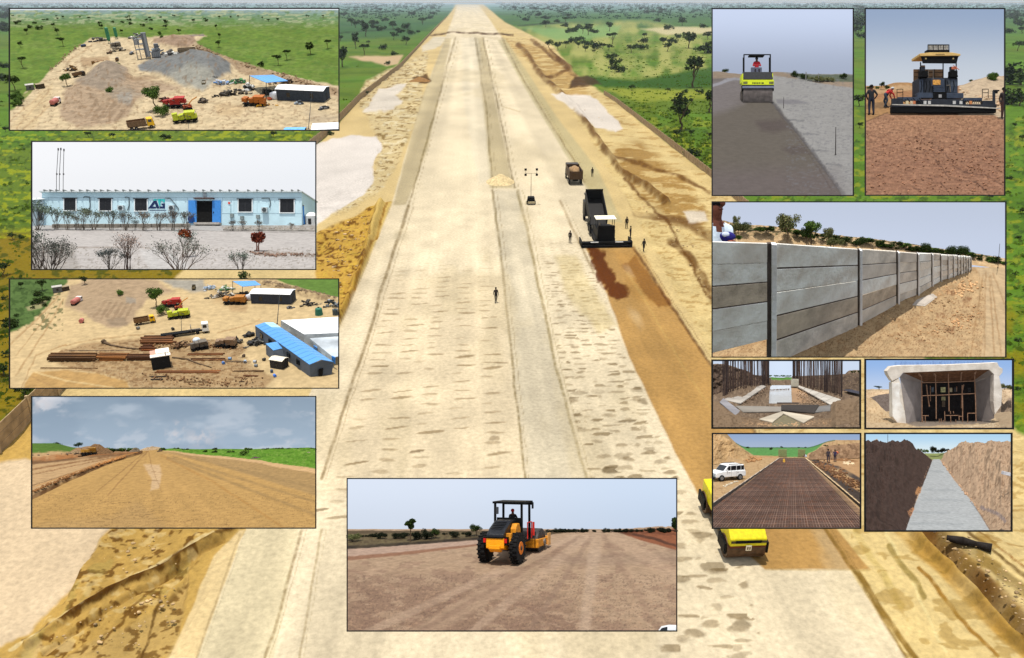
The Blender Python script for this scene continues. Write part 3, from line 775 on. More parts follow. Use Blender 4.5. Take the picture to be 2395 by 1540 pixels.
 d2 = dashes(1.5, 1.15, .6, .26, .7, .85, 9, mr * sstep(520, 640, Y), (134, 106, 62), .62, .9)
 d3 = dashes(2.6, 2.2, .75, .5, .8, .6, 14, mr * sstep(860, 960, Y), (118, 92, 50), .7, .9)
 p.poly([(1300, 600), (1350, 600), (1440, 760), (1400, 780), (1330, 700)], (226, 204, 150), 14, 10, 30, .5, 160)
 # far crossing of the runway
 p.line([(1012, 84), (1060, 76), (1165, 80), (1200, 82)], (118, 80, 34), 3, 4, 20, .9, 161)
 p.poly([(962, 182), (998, 172), (1008, 192), (980, 198)], (134, 98, 52), 3, 6, 12, 1, 162)
 p.c *= (1 + .22 * (N - .5) * (E + .6))[..., None]
 # ---- relief
 nf = sstep(200, 520, Y)
 H = .9 * (fbm(WX, WY, 9, 170, 2) - .5) * rs_ + 1.6 * (fbm(WX, WY, 7, 171, 2) - .5) * np.clip(ob + lc + lc2 + wl, 0, 1) * (1 - PV)
 H = H + .35 * (fbm(WX, WY, 2.2, 172, 3) - .5) * (1 - PV) * E * sstep(480, 760, Y) + nf * .5 * (fbm(WX, WY, 3.2, 175, 2) - .5) * np.clip(ob + lc + lc2 + wl + rs_, 0, 1) * (1 - PV) + .5 * (fbm(WX, WY, 9, 173) - .3) * (1 - E)
 H = H + (d1 * .06 + d2 * .16 + d3 * .22)
 def ridge(pts, w, h):
  return h * (1 - sstep(0, w, ldist(X + 6 * (fbm(X, Y, 30, 180) - .5), Y, pts)))
 H = H + ridge([(1215, 105), (1275, 185), (1345, 250), (1400, 330), (1450, 400), (1560, 470)], 9, 1.0) + ridge([(1250, 95), (1335, 160)], 8, 1.2) + ridge([(2160, 1222), (2430, 1500)], 26, -1.1) + ridge([(2110, 1222), (2400, 1530)], 12, .7)
 H = H + ridge([(560, 1232), (380, 1330), (240, 1400), (60, 1510)], 10, .35) + ridge([(520, 1262), (300, 1400), (100, 1520)], 9, -.35) + ridge([(948, 474), (902, 640), (850, 800)], 10, .8) + ridge([(890, 480), (840, 640), (790, 760)], 12, 1.0)
 H = np.where(Y < 30, 0, H) * (1 - PV * .9)
 H[:4] = 0
 P[..., 2] += H
 lum = p.c.mean(-1, keepdims=True)
 p.c = np.clip(lum + (p.c - lum) * 1.2, 0, None); p.c = p.c * (np.clip(lum, .02, 1) / .72) ** .3
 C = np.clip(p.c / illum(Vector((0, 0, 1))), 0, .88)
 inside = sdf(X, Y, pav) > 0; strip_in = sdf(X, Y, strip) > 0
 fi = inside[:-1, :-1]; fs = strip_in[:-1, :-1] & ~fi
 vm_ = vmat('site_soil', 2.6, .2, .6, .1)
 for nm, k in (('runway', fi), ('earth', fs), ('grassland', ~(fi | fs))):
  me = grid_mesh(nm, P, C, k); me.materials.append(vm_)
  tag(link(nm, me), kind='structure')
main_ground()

def depth_at(uy):
 return (grd(1197.5, uy) - CAM).dot(FWD)
def hgt(uy, px): return px * depth_at(uy) / FPX / math.cos(PITCH * .9)
def MT(ux, uy, yaw=0, s=1.0, z=0.0):
 return Matrix.Translation(grd(ux, uy, z)) @ Matrix.Rotation(R(yaw), 4, 'Z') @ Matrix.Scale(s, 4)

# -------- trees on the plain
def z1(a, b): return 742.6 + .3882 * a, .3882 * b
near_trees = [  # zoom x, base y, height, kind, label
 (2262, 530, 150, K_TALL[0], 'tall dark tree standing alone on the dark green band of grass right of the runway'),
 (2188, 790, 178, K_TALL[1], 'tall thin tree with bent trunk low on the green field beside the rollers view'),
 (2362, 685, 112, K_TALL[0], 'dark tree cut by the frame edge between the two tall trees'),
 (1815, 436, 60, K_BUSH[0], 'lowest of the three round dark bushes in a slanting row on pale grass'),
 (1796, 396, 50, K_BUSH[1], 'middle one of the three round dark bushes in a slanting row'),
 (1768, 356, 44, K_BUSH[0], 'topmost of the three round dark bushes in a slanting row'),
 (1777, 268, 56, K_FLAT[0], 'wide flat tree alone above the slanting row of three bushes'),
 (1666, 298, 56, K_BUSH[1], 'dark bush at the right end of the thick clump on pale grass'),
 (1620, 274, 40, K_BUSH[0], 'dark bush in the middle of the thick clump on pale grass'),
 (1545, 262, 42, K_BUSH[1], 'dark bush at the upper left of the thick clump on pale grass'),
 (1448, 306, 46, K_ROUND[0], 'dark round tree second from the earth edge of the runway'),
 (1394, 300, 48, K_ROUND[1], 'dark round tree nearest the earth edge of the runway'),
 (1496, 290, 36, K_ROUND[2], 'small round tree third from the earth edge of the runway'),
 (2236, 292, 84, K_ROUND[0], 'large dark round tree below the pale bare patch of the plain'),
 (2332, 322, 84, K_BUSH[0], 'large dark bush beside the frame of the roller view'),
 (1760, 190, 46, K_ROUND[1], 'single round tree above the bare grass in the far plain'),
 (1630, 214, 54, K_ROUND[2], 'single upright tree left of the far single round tree'),
 (292, 222, 72, K_TALL[1], 'tallest dark tree on the left plain between office view and runway'),
 (230, 296, 60, K_TALL[0], 'slim dark tree below the tallest tree on the left plain'),
 (283, 335, 56, K_FLAT[1], 'leaning tree over the dark hollow on the left plain'),
 (460, 243, 42, K_ROUND[0], 'dark tree with narrow foot in the middle of the left plain'),
 (536, 275, 46, K_ROUND[1], 'dark tree nearest the left wall of the runway site'),
 (400, 302, 38, K_BUSH[1], 'squat dark bush left of the bare sand pocket'),
 (455, 166, 32, K_ROUND[2], 'small round tree high on the left plain'),
 (150, 405, 96, K_TALL[1], 'dark tree at the edge of the quarry view frame'),
 (463, 335, 32, K_BUSH[0], 'low dark bush above the bare sand pocket by the left wall'),
 (425, 392, 26, K_BUSH[1], 'low dark bush below the bare sand pocket by the left wall')]
for a, b, h, k, lb in near_trees:
 x, y = z1(a, b)
 tree(k, TM(grd(x, y), hgt(y, h * .3882) * 1.2, 1.3 if k in K_BUSH else 1.15, a), lb)
small = [(2137, 262, 40), (2166, 232, 30), (2081, 272, 38), (2110, 312, 44), (1889, 322, 40), (1935, 292, 32), (1967, 300, 36), (1755, 306, 32), (1719, 297, 30), (1970, 232, 26), (1520, 200, 36), (1556, 190, 26), (1614, 312, 30), (1570, 292, 30), (1664, 322, 16), (1573, 248, 34), (1965, 262, 36), (2350, 240, 40), (1890, 550, 30), (2110, 560, 24), (2212, 560, 26), (2300, 566, 30), (2165, 830, 40), (2250, 820, 30), (2362, 836, 30), (2255, 940, 60), (560, 210, 32), (606, 208, 20), (308, 268, 18), (205, 155, 36), (340, 172, 28), (258, 142, 24), (630, 140, 26), (140, 250, 30), (300, 575, 20), (210, 620, 16), (232, 225, 30)]
for i, (a, b, h) in enumerate(small):
 x, y = z1(a, b); rgt = a > 1000
 tree((K_BUSH + K_ROUND)[i % 5], TM(grd(x, y), hgt(y, h * .3882) * 1.25, 1.4, i), 'small dark tree scattered on the grass %s of the runway' % ('right' if rgt else 'left'), group='small trees %s of the runway' % ('right' if rgt else 'left'))
rs0 = random.Random(5)
def far_ok(x, y): return not (1066 - (y - 10) * .75 - 25 < x < 1128 + (y - 10) * 1.7 + 30)
n = 0
while n < 150:                                        # trees that can still be told apart, thick towards the horizon
 y = 20 + 60 * rs0.random() ** 1.4; x = rs0.choice([rs0.uniform(795, 1060), rs0.uniform(1130, 1662), rs0.uniform(1130, 1662), rs0.uniform(1997, 2023), rs0.uniform(2352, 2400), rs0.uniform(-5, 22)])
 if not far_ok(x, y): continue
 px = 3.0 + (y - 8) * .16 + rs0.random() * 5
 w = rs0.choice(('tree', 'bush', 'bush')); sd = 'right' if x > 1100 else 'left'
 tree(rs0.choice(K_BUSH if w == 'bush' else K_ROUND + K_FLAT), TM(grd(x, y), hgt(y, px), 1.5, n), 'dark %s among the many dotted over the far %s plain' % (w, sd), w, '%s dotted over the far %s plain' % ('bushes' if w == 'bush' else 'trees', sd), w); n += 1
for i, (x, y, h) in enumerate(((8, 160, 22), (6, 190, 26), (14, 310, 14), (10, 645, 34), (30, 562, 18), (52, 558, 14), (12, 700, 12), (14, 835, 16), (10, 880, 30), (60, 930, 36), (2366, 245, 50), (2388, 200, 66), (2385, 250, 44), (2372, 300, 12), (2390, 330, 14), (2360, 420, 12), (2382, 560, 12), (2390, 500, 14), (2368, 650, 12), (2380, 120, 24), (2005, 60, 26), (2012, 90, 18), (2008, 250, 30), (2010, 300, 14), (1372 - 1165, 322, 14), (390, 325, 18), (570, 650, 22), (640, 322, 16), (265, 325, 14), (2314, 468, 14), (775, 316, 14), (2380, 800, 14), (2378, 915, 12))):
 tree((K_BUSH + K_ROUND)[i % 5], TM(grd(x, y), hgt(y, h), 1.3, i), 'dark bush at the margin beside the framed views', group='bushes showing between the framed views')
# the far mass of scrub on the horizon: one object
def far_scrub():
 rs = np.random.RandomState(3); V = []; F = []; C = []
 for q in range(4200):
  y = 9.5 + 36 * rs.rand() ** 1.6; x = rs.uniform(-60, 2460)
  if not far_ok(x, y): continue
  c = np.array(grd(x, y)); s = hgt(y, 1.5 + rs.rand() * 2.2)
  for j in range(4):
   a = rs.uniform(0, 6.28); o = c + np.array([rs.uniform(-1, 1) * s * 1.3, rs.uniform(-1, 1) * s, s * rs.uniform(.2, .7)])
   d = np.array([math.cos(a), math.sin(a), 0]) * s * .7; u = np.array([0, 0, s * .5])
   k = len(V); V += [o - d, o - u, o + d, o + u]; F.append((k, k + 1, k + 2, k + 3)); C += [lin((62, 92, 58)) * rs.uniform(.7, 1.3)] * 4
 me = bpy.data.meshes.new('far_scrub'); me.from_pydata([tuple(v) for v in V], [], F); set_col(me, np.array(C)); me.materials.append(vmat('leaf', 5))
 tag(link('far_scrub', me), 'distant mass of bushes under the horizon', 'scrub', kind='stuff')
far_scrub()
# low tufts over the green fields: one object
def tufts():
 rs = np.random.RandomState(8); V = []; F = []; C = []
 for q in range(3600):
  if rs.rand() < .86: x, y = rs.uniform(1380, 1670), rs.uniform(85, 430)
  else: x, y = rs.choice([rs.uniform(740, 1000), rs.uniform(-10, 76), rs.uniform(2340, 2420)]), rs.uniform(80, 960)
  lim_l = 840 + (236 - y) * .95 if y < 240 else 840 - (y - 236) * 1.02; lim_r = 1440 + (y - 240) * 1.27 if y > 240 else 1290 + (y - 108) * 1.15
  if (x < 1100 and x > lim_l - 12) or (1100 < x < lim_r + 12): continue
  c = np.array(grd(x, y)); s = .25 + .8 * rs.rand() ** 3
  for j in range(4):
   a = rs.uniform(0, 6.28); o = c + np.array([rs.uniform(-1, 1) * s, rs.uniform(-1, 1) * s, s * rs.uniform(.1, .5)])
   d = np.array([math.cos(a), math.sin(a), 0]) * s * .5; u = np.array([0, 0, s * .35])
   k = len(V); V += [o - d, o - u, o + d, o + u]; F.append((k, k + 1, k + 2, k + 3)); C += [lin((104, 126, 40)) * rs.uniform(.6, 1.4)] * 4
 me = bpy.data.meshes.new('grass_tufts'); me.from_pydata([tuple(v) for v in V], [], F); set_col(me, np.array(C)); me.materials.append(vmat('leaf', 5))
 tag(link('grass_tufts', me), 'low green tufts over the fields', 'grass', kind='stuff')
tufts()
# loose clods and stones beside the runway: one object
def clods():
 rs = np.random.RandomState(9); mb = MB()
 areas = [([(745, 560), (890, 480), (850, 620), (790, 690)], 160, .5), ([(880, 250), (960, 260), (930, 370), (880, 440), (870, 380)], 150, .35), ([(262, 1240), (460, 1240), (380, 1400), (100, 1520), (160, 1400)], 100, .26), ([(250, 1480), (440, 1340), (400, 1520), (200, 1530)], 50, .26),
             ([(1230, 100), (1340, 170), (1500, 400), (1400, 330)], 160, .4), ([(1500, 480), (1660, 500), (1660, 700)], 90, .35), ([(2140, 1230), (2400, 1480), (2400, 1380), (2240, 1230)], 130, .3)]
 for poly, n, s in areas:
  xs = [q[0] for q in poly]; ys = [q[1] for q in poly]; k = 0
  while k < n:
   x, y = rs.uniform(min(xs), max(xs)), rs.uniform(min(ys), max(ys))
   if sdf(np.array([x]), np.array([y]), poly)[0] < 0: k += .2; continue
   k += 1; g = grd(x, y); w = s * (.12 + .5 * rs.rand() ** 2.5); mb.blob(g + Vector((0, 0, w * .2 + .1)), (w, w * .8, w * .5), rs.randint(1e6), 6, 4, .3)
 o = mb.build('clods', mat('clod', (178, 150, 108), .95, .4, 1.5), None, True); tag(o, 'brown clods of earth beside the runway', 'clods', kind='stuff')
clods()

# -------- boundary walls of precast panels
def site_wall(name, pts, h, label, bay=4.0, near_first=True):
 """wall along ground points; every panel and post a part"""
 org = grd(*pts[0]); t = thing(name, label, 'wall', Matrix.Translation(org))
 P3 = [grd(*q) for q in pts]; m1 = mat('precast', (150, 128, 96), .9, .2, 1.2); m2 = mat('precast_post', (170, 148, 112), .9, .2, 2)
 seg = []
 for a, b in zip(P3[:-1], P3[1:]):
  L = (b - a).length; n = max(1, int(L / bay)); seg += [(a.lerp(b, i / n), a.lerp(b, (i + 1) / n)) for i in range(n)]
 far = MB(); cnt = 0
 for a, b in seg:
  d = (b - a); ang = math.atan2(d.y, d.x); c = (a + b) / 2 - org
  dist = (a - CAM).length
  if cnt < 290 and dist < 420:
   for k in range(3):
    MB().box(c + Vector((0, 0, h * (k + .5) / 3)), (d.length - .2, .08, h / 3 - .03), (0, 0, ang)).build('panel', m1, t); cnt += 1
   MB().box(a - org + Vector((0, 0, h * .53)), (.2, .22, h * 1.06), (0, 0, ang)).build('post', m2, t); cnt += 1
  else: far.box(c + Vector((0, 0, h / 2)), (d.length, .1, h), (0, 0, ang))
 if far.v: tag(far.build('far_panels', m1, t), kind='stuff')
site_wall('boundary_wall', [(-60, 1110), (0, 1062), (76, 985), (280, 780)], 2.2, 'brown precast panel wall crossing the left margin beside the field')
site_wall('boundary_wall', [(700, 372), (760, 322), (840, 236), (935, 160), (1000, 88), (1045, 40)], 2.2, 'long precast wall dividing the left green plain from the earth strip')
site_wall('boundary_wall', [(1800, 540), (1665, 418), (1440, 240), (1412, 222)], 1.6, 'low precast wall dividing the right green field from the earth strip')

# -------- machines and people on the runway
RD = math.degrees(math.atan2(0, 1))
def heading(ux, uy): return 0.0
def main_paver():
 t = thing('asphalt_paver', 'dark paver with white canopy laying the brown gravel lane on the runway', 'paver', MT(1418, 578, 0, 1))
 k = BLK(); W = 3.6
 MB().bb(-W, W, -.25, .45, .15, .75).bb(-W, W, -.55, -.25, .12, .35).build('screed', k, t, bevel=.03)
 for s in (-1, 1):
  MB().bb(s * W, s * (W - .15), -.6, 2.2, .1, .9).build('end_gate', k, t)
  MB().bb(s * 1.2, s * 2.3, -.45, -.3, .76, .84).build('walkway_edge', mat('white_metal', (232, 232, 226), .4, .05), t)
  MB().bb(s * .95, s * 1.4, 1.0, 5.0, .1, .95).build('track', RUB(), t)
 MB().prism([(.5, .6), (5.4, .6), (5.4, 1.9), (3.4, 2.3), (.5, 2.3)], -1.25, 1.25, 'x').build('body', k, t, bevel=.05)
 MB().bb(-1.2, 1.2, .5, .9, 2.3, 2.9).build('control_panel', k, t)
 for s in (-1, 1): MB().bb(s * 1.15, s * 1.22, 1.1, 1.2, 2.2, 3.7).bb(s * 1.15, s * 1.22, 2.7, 2.8, 2.2, 3.7).build('canopy_post', k, t)
 MB().bb(-1.45, 1.45, .9, 3.0, 3.7, 3.8).build('canopy', mat('cream_paint', (246, 236, 210), .5, .06), t, bevel=.03)
 MB().prism([(5.4, .5), (7.6, .5), (7.6, 1.3), (5.4, 1.5)], -1.6, -1.5, 'x').prism([(5.4, .5), (7.6, .5), (7.6, 1.3), (5.4, 1.5)], 1.5, 1.6, 'x').bb(-1.6, 1.6, 5.4, 7.6, .45, .55).build('hopper', k, t)
 MB().cyl((-.8, 1.6, 2.3), (-.8, 1.6, 3.1), .12).build('exhaust', STL(), t)
main_paver()
def main_tipper():
 """lorry tipping into the hopper, seen from behind over the raised body"""
 p = grd(1418, 578) + Vector((0, 7.6, 0))
 t = thing('tipper_truck', 'dark tipper lorry with raised body emptying into the paver', 'truck', Matrix.Translation(p))
 k = BLK()
 MB().bb(-.5, .5, 0, 8.5, .75, 1.05).build('chassis', k, t)
 Rm = Matrix.Rotation(R(-16), 4, 'X');
 b = MB(); e = .1; L = 6.2
 for a in ((-1.35, -1.25, 0, L, 0, 1.5), (1.25, 1.35, 0, L, 0, 1.5), (-1.25, 1.25, 0, L, -.1, 0), (-1.35, 1.35, L, L + .1, 0, 1.9)): b.bb(*a)
 rot = Matrix.Rotation(R(24), 4, 'X')
 b.v = [tuple(rot @ Vector(v) + Vector((0, .3, 1.15))) for v in b.v]; b.build('tipping_body', mat('dark_bed', (20, 18, 16), .7, .3), t)
 c = MB(); c.bb(-1.25, 1.25, 6.6, 8.7, .8, 3.1).build('cab', mat('dark_cab', (34, 30, 28), .5), t, bevel=.08)
 MB().bb(-1.2, 1.2, 6.3, 8.2, 4.05, 4.25).build('body_shield', mat('grey_steel', (96, 88, 78), .6), t)
 for y in (.9, 2.2, 7.6):
  for s in (-1, 1): MB().cyl((s * .95, y, .52), (s * 1.25, y, .52), .52, None, 14).build('wheel', RUB(), t)
main_tipper()
t = tipper(MT(1341, 441, -90 - 0, 1.0), 'brown tipper lorry seen from behind on the runway beyond the paver', cab=(50, 38, 26), bed=(72, 50, 28), load=True)
# rotate so that its tail faces the viewer
t.matrix_world = MT(1341, 424, 90, 1.0)
def light_tower():
 t = thing('light_tower', 'small wheeled light tower with four lamps on a thin mast', 'light tower', MT(1242, 478, 0, 1.0))
 k = BLK()
 MB().prism([(-.7, .35), (.7, .35), (.55, 1.3), (-.55, 1.3)], -.6, .6, 'y').build('generator', k, t, bevel=.08)
 MB().bb(-.6, .6, -.75, -.6, .3, .6).build('tail_board', mat('pale_metal', (190, 176, 140), .5), t)
 for s in (-1, 1): MB().cyl((s * .6, 0, .3), (s * .78, 0, .3), .3).build('wheel', RUB(), t)
 MB().cyl((0, .3, 1.2), (0, .3, 5.2), .05, .035, 6).build('mast', mat('mast_grey', (120, 112, 96), .6), t)
 MB().bb(-.98, .98, .28, .32, 5.2, 5.25).build('cross_arm', mat('mast_grey', (120, 112, 96), .6), t)
 for s in (-1, 1):
  for z in (5.0, 5.9): MB().box((s * .95, .2, z), (.38, .2, .32), (R(15), 0, 0)).build('lamp', k, t)
  MB().bb(s * .93, s * .97, .27, .33, 4.9, 6.0).build('lamp_bracket', mat('mast_grey', (120, 112, 96), .6), t)
light_tower()
for x, y, lb, pose, yw in ((1333, 569, 'worker standing on the runway left of the paver', 'stand', 150), (1505, 589, 'worker in dark clothes walking right of the paver and the fresh gravel', 'walk', 20), (1465, 535, 'worker standing behind the right end of the paver', 'stand', 190),
                          (1474, 558, 'worker leaning at the right end gate of the paver', 'pockets', 60), (1160, 708, 'lone person in dark clothes on the pale left half of the runway', 'walk', 10), (1385, 414, 'tiny figure beyond the raised body of the lorry', 'stand', 0)):
 person(MT(x, y, yw, 1.05), lb, shirt=(40, 34, 30), trousers=(30, 26, 24), pose=pose)
def heap(ux, uy, w, d, h, label, c, seed=3):
 n = 26; g = grd(ux, uy); a = np.linspace(-1, 1, n); A, B = np.meshgrid(a, a)
 r = np.sqrt(A * A + B * B); Z = np.clip(1 - r, 0, 1) ** .8 * h * (.8 + .5 * fbm(A, B, .3, seed)) - .02
 P = np.stack([g.x + A * w / 2, g.y + B * d / 2, Z], -1)
 me = grid_mesh('gravel_heap', P - np.array(g), np.ones(P.shape) * lin(c) * (.7 + .6 * fbm(A, B, .12, seed + 1))[..., None]); me.materials.append(vmat('heap_soil', 2, .3, .6, .1))
 o = link('gravel_heap', me); o.location = g; tag(o, label, 'heap')
heap(1170, 426, 5.4, 7.5, 1.5, 'small gravel heap at the end of the raised centre strip', (190, 170, 128))
heap(982, 190, 9, 12, 1.6, 'brown earth heap on the shoulder left of the far runway', (130, 96, 56), 6)
def log():
 o = MB().tube([(-1.1, .6, .15), (-.3, .2, .2), (.4, -.1, .15), (1.1, -.6, .2)], [.2, .28, .2, .3], 8).build('dark_pipe', mat('charred', (26, 18, 12), .8), None, True)
 o.location = grd(2265, 1276); tag(o, 'short black crooked pipe lying in the brown ditch at lower right', 'pipe')
log()
def main_roller():
 """twin drum roller facing the viewer"""
 t = thing('road_roller', 'yellow twin drum road roller half hidden behind the rebar mat view', 'road roller', MT(1741, 1312, 0, 1.14))
 y = mat('roller_yellow', (206, 192, 10), .4, .1); k = BLK(); dr = mat('drum_steel', (86, 62, 40), .5, .3, 3, .3)
 for yy, nm in ((.55, 'drum'), (4.6, 'drum')):
  MB().cyl((-1.05, yy, .66), (1.05, yy, .66), .66, None, 28).build(nm, dr, t, False, bevel=.03)
 for yy in (.55, 4.6):
  for s in (-1, 1): MB().bb(s * 1.22, s * 1.08, yy - .6, yy + .6, .5, 1.2).build('drum_yoke', k, t, bevel=.04)
 MB().prism([(-.25, 1.15), (.5, 1.0), (1.6, 1.0), (1.6, 1.95), (.3, 1.95), (-.25, 1.6)], -1.0, 1.0, 'x').build('front_hood', y, t, bevel=.06)
 MB().bb(-.7, .7, -.29, -.25, 1.36, 1.52).build('grille', k, t); MB().bb(-1.0, 1.0, -.2, .1, 1.02, 1.14).build('scraper_beam', mat('rust_red', (96, 44, 20), .8), t)
 for s in (-1, 1): MB().bb(s * .72, s * .95, -.3, -.25, 1.38, 1.5).build('headlight', mat('lamp_glass', (60, 50, 30), .2), t)
 MB().bb(-.14, .16, -.33, -.29, .92, 1.24).build('number_plate', mat('plate', (226, 216, 190), .5, .03), t)
 pl = MB()
 for i in range(2): pl.bb(-.08 + i * .12, -.01 + i * .12, -.345, -.33, .99, 1.16)
 pl.build('plate_marks', mat('mark_brown', (120, 96, 60), .6), t)
 MB().prism([(3.2, 1.0), (5.2, 1.0), (5.2, 1.9), (3.2, 1.95)], -1.0, 1.0, 'x').build('rear_hood', y, t, bevel=.06)
 MB().bb(-.95, .95, 1.6, 3.2, .8, 1.25).build('platform', k, t)
 for s in (-1, 1):
  MB().bb(s * .9, s * .98, 1.7, 1.8, 1.2, 2.9).bb(s * .9, s * .98, 3.1, 3.2, 1.2, 2.9).build('canopy_post', k, t)
 MB().bb(-1.1, 1.1, 1.5, 3.4, 2.9, 3.0).build('canopy', y, t, bevel=.04)
 MB().bb(-.3, .3, 2.4, 2.95, 1.25, 1.6).bb(-.3, .3, 2.85, 3.0, 1.6, 2.1).build('seat', k, t)
main_roller()

def haze():
 """thin dusty air over the plain"""
 m = bpy.data.materials.new('air'); m.use_nodes = True; t = m.node_tree; t.nodes.remove(t.nodes['Principled BSDF'])
 v = nd(t, 'ShaderNodeVolumePrincipled'); v.inputs['Color'].default_value = (.78, .9, 1, 1); v.inputs['Density'].default_value = .00007; v.inputs['Anisotropy'].default_value = .2
 t.links.new(v.outputs[0], t.nodes['Material Output'].inputs['Volume'])
 o = MB().bb(-90000, 90000, -400, 90000, -2.5, 46).build('haze', m); tag(o, 'thin pale dust haze over the plain', 'haze', kind='stuff')
haze()
# ================================================================ VIEW 1 (top left): the quarry yard from the air
def mound(X, Y, cx, cy, rx, ry, h, seed=0, p=1.0):
 r = np.sqrt(((X - cx) / rx) ** 2 + ((Y - cy) / ry) ** 2) * (.85 + .3 * fbm(X, Y, rx * .35, seed, 3, ry * .4))
 return h * np.clip(1 - r, 0, 1) ** p
L1 = Dio('yard', (15, 28, 2366, 893), (17.5, 11.7), .3271, 40, 16.3, 27.9, 'the stone yard from the air')
def l1_paint(X, Y):
 p = Paint(X, Y, (112, 138, 54))
 p.noise(260, .25, 3, 60); p.spots(90, .56, (126, 146, 70), 4, .5, 20)
 p.mix((1 - sstep(60, 175, Y)) * .85, (122, 152, 122)); p.mix((1 - sstep(40, 85, Y)) * .9, (146, 166, 164))  # far plain: distance haze mixed into the ground colour
 p.mix(sstep(.55, .62, fbm(X, Y, 60, 6, 3, 9)) * (1 - sstep(100, 190, Y)) * .8, (176, 182, 140))
 p.spots(40, .6, (92, 128, 50), 8, .6, 12)
 e = [(-60, 960), (-60, 800), (60, 740), (130, 625), (215, 580), (300, 480), (420, 370), (520, 290), (600, 242), (760, 232), (930, 235), (1100, 225), (1260, 215), (1400, 210), (1425, 225), (1340, 275), (1400, 330), (1600, 405), (1800, 465), (2050, 520), (2480, 600), (2480, 960)]
 p.poly(e, (226, 202, 160), 12, 14, 60, 1, 9)
 p.noise(30, .12, 10)
 p.poly([(110, 640), (200, 590), (160, 640), (110, 690)], (128, 144, 66), 8, 8, 40, .9, 11)
 p.poly([(15, 880), (220, 640), (330, 560), (300, 700), (180, 900)], (222, 196, 150), 20, 10, 60, .8, 12)
 for i, (a, b) in enumerate((((20, 830), (240, 640)), ((60, 880), (300, 620)), ((110, 892), (330, 700)), ((440, 400), (640, 260)))): p.line([a, b], (196, 164, 120), 7, 8, 50, .6, 13 + i)
 p.poly([(380, 690), (430, 590), (560, 520), (720, 450), (860, 470), (900, 520), (1100, 545), (1250, 590), (1180, 610), (1000, 650), (900, 700), (860, 800), (700, 860), (500, 875), (380, 800)], (188, 162, 132), 30, 24, 70, .95, 20)
 p.poly([(480, 545), (640, 480), (760, 430), (860, 480), (830, 590), (700, 620), (560, 600)], (172, 154, 132), 26, 20, 60, 1, 21)
 p.poly([(700, 610), (880, 590), (980, 640), (860, 690), (740, 680)], (176, 158, 134), 20, 16, 50, .9, 22)
 p.poly([(780, 650), (880, 640), (900, 690), (860, 725), (800, 700)], (168, 160, 146), 14, 12, 40, .8, 23)
 for i in range(7): p.line([(560 + i * 42, 800 + (i % 3) * 18), (640 + i * 44, 690 + (i % 2) * 20)], (150, 124, 96), 16, 12, 40, .55, 24 + i)
 p.poly([(830, 520), (1000, 500), (1090, 530), (900, 545)], (170, 140, 108), 14, 12, 40, .7, 33)
 p.poly([(930, 430), (1100, 350), (1250, 330), (1440, 340), (1600, 440), (1600, 500), (1480, 560), (1400, 600), (1250, 560), (1080, 500), (950, 470)], (140, 140, 136), 16, 16, 60, 1, 34)
 p.poly([(1150, 520), (1300, 500), (1500, 530), (1470, 580), (1400, 620), (1260, 580)], (180, 176, 160), 30, 24, 50, .9, 35)
 p.poly([(1040, 240), (1200, 215), (1330, 235), (1350, 290), (1240, 320), (1060, 290)], (178, 150, 124), 14, 12, 50, 1, 36)
 p.poly([(1260, 222), (1400, 208), (1410, 225), (1310, 250)], (146, 130, 122), 8, 8, 30, 1, 37)
 p.poly([(520, 380), (720, 370), (740, 400), (620, 450), (540, 450)], (182, 150, 112), 14, 14, 40, .8, 38)
 p.poly([(1340, 285), (1420, 320), (1600, 395), (1900, 490), (2366, 610), (2366, 660), (1990, 590), (1700, 500), (1480, 400)], (176, 148, 116), 16, 14, 40, .8, 39)
 p.poly([(2120, 760), (2366, 790), (2366, 893), (2200, 893)], (196, 176, 146), 40, 20, 60, .6, 42)
 p.poly([(1480, 700), (1700, 720), (1650, 800), (1500, 790)], (212, 180, 134), 30, 20, 60, .6, 43)
 p.spots(22, .63, (150, 118, 84), 40, .5, 12, sdf(X, Y, e) > 0)
 return p.c
def l1_h(X, Y):
 h = mound(X, Y, 1330, 455, 330, 100, 125, 1) + mound(X, Y, 1480, 480, 190, 75, 62, 2) + mound(X, Y, 1380, 545, 170, 55, 50, 3)
 h = h + mound(X, Y, 735, 500, 170, 90, 100, 4) + mound(X, Y, 600, 570, 150, 60, 44, 15) + mound(X, Y, 820, 590, 110, 46, 30, 16) + mound(X, Y, 500, 620, 110, 40, 26, 17) + mound(X, Y, 600, 660, 260, 60, 28, 5) + mound(X, Y, 860, 660, 120, 50, 26, 6) + mound(X, Y, 1200, 275, 190, 45, 62, 7) + mound(X, Y, 1330, 240, 120, 20, 22, 8)
 h = h + mound(X, Y, 620, 420, 130, 40, 26, 9)
 b = 1 - sstep(0, 22, ldist(X, Y, [(1340, 285), (1420, 325), (1600, 400), (1800, 462), (2050, 530), (2380, 620)]))
 h = h + b * 26 * fbm(X, Y, 22, 11) + 6 * (fbm(X, Y, 40, 12) - .5) + 10 * (fbm(X, Y, 14, 13, 3) - .4) * (sstep(.5, .6, fbm(X, Y, 80, 14)) * (Y > 500) * (X < 900))
 return h * (Y > 100)
L1.ground('yard_ground', l1_paint, l1_h, 2.0, top=38, margin=30, amp=.3, bump=.7)
L1.sky(lambda X, Y: lin((232, 238, 246)) * np.ones(X.shape + (3,)) * (1 + .0 * X)[..., None])
L1.frame()
def dt(D, kinds, x, y, h, label, group=None, w=1.0, cat='tree', name='tree'):
 """tree of the given height in picture units on a model's ground"""
 k = kinds[int(abs(x * 7 + y)) % len(kinds)]
 return tree(k, D.M(x, y, 1, yaw=(x * 37) % 360) @ Matrix.Diagonal((h * w, h * w, h, 1)), label, cat, group, name)
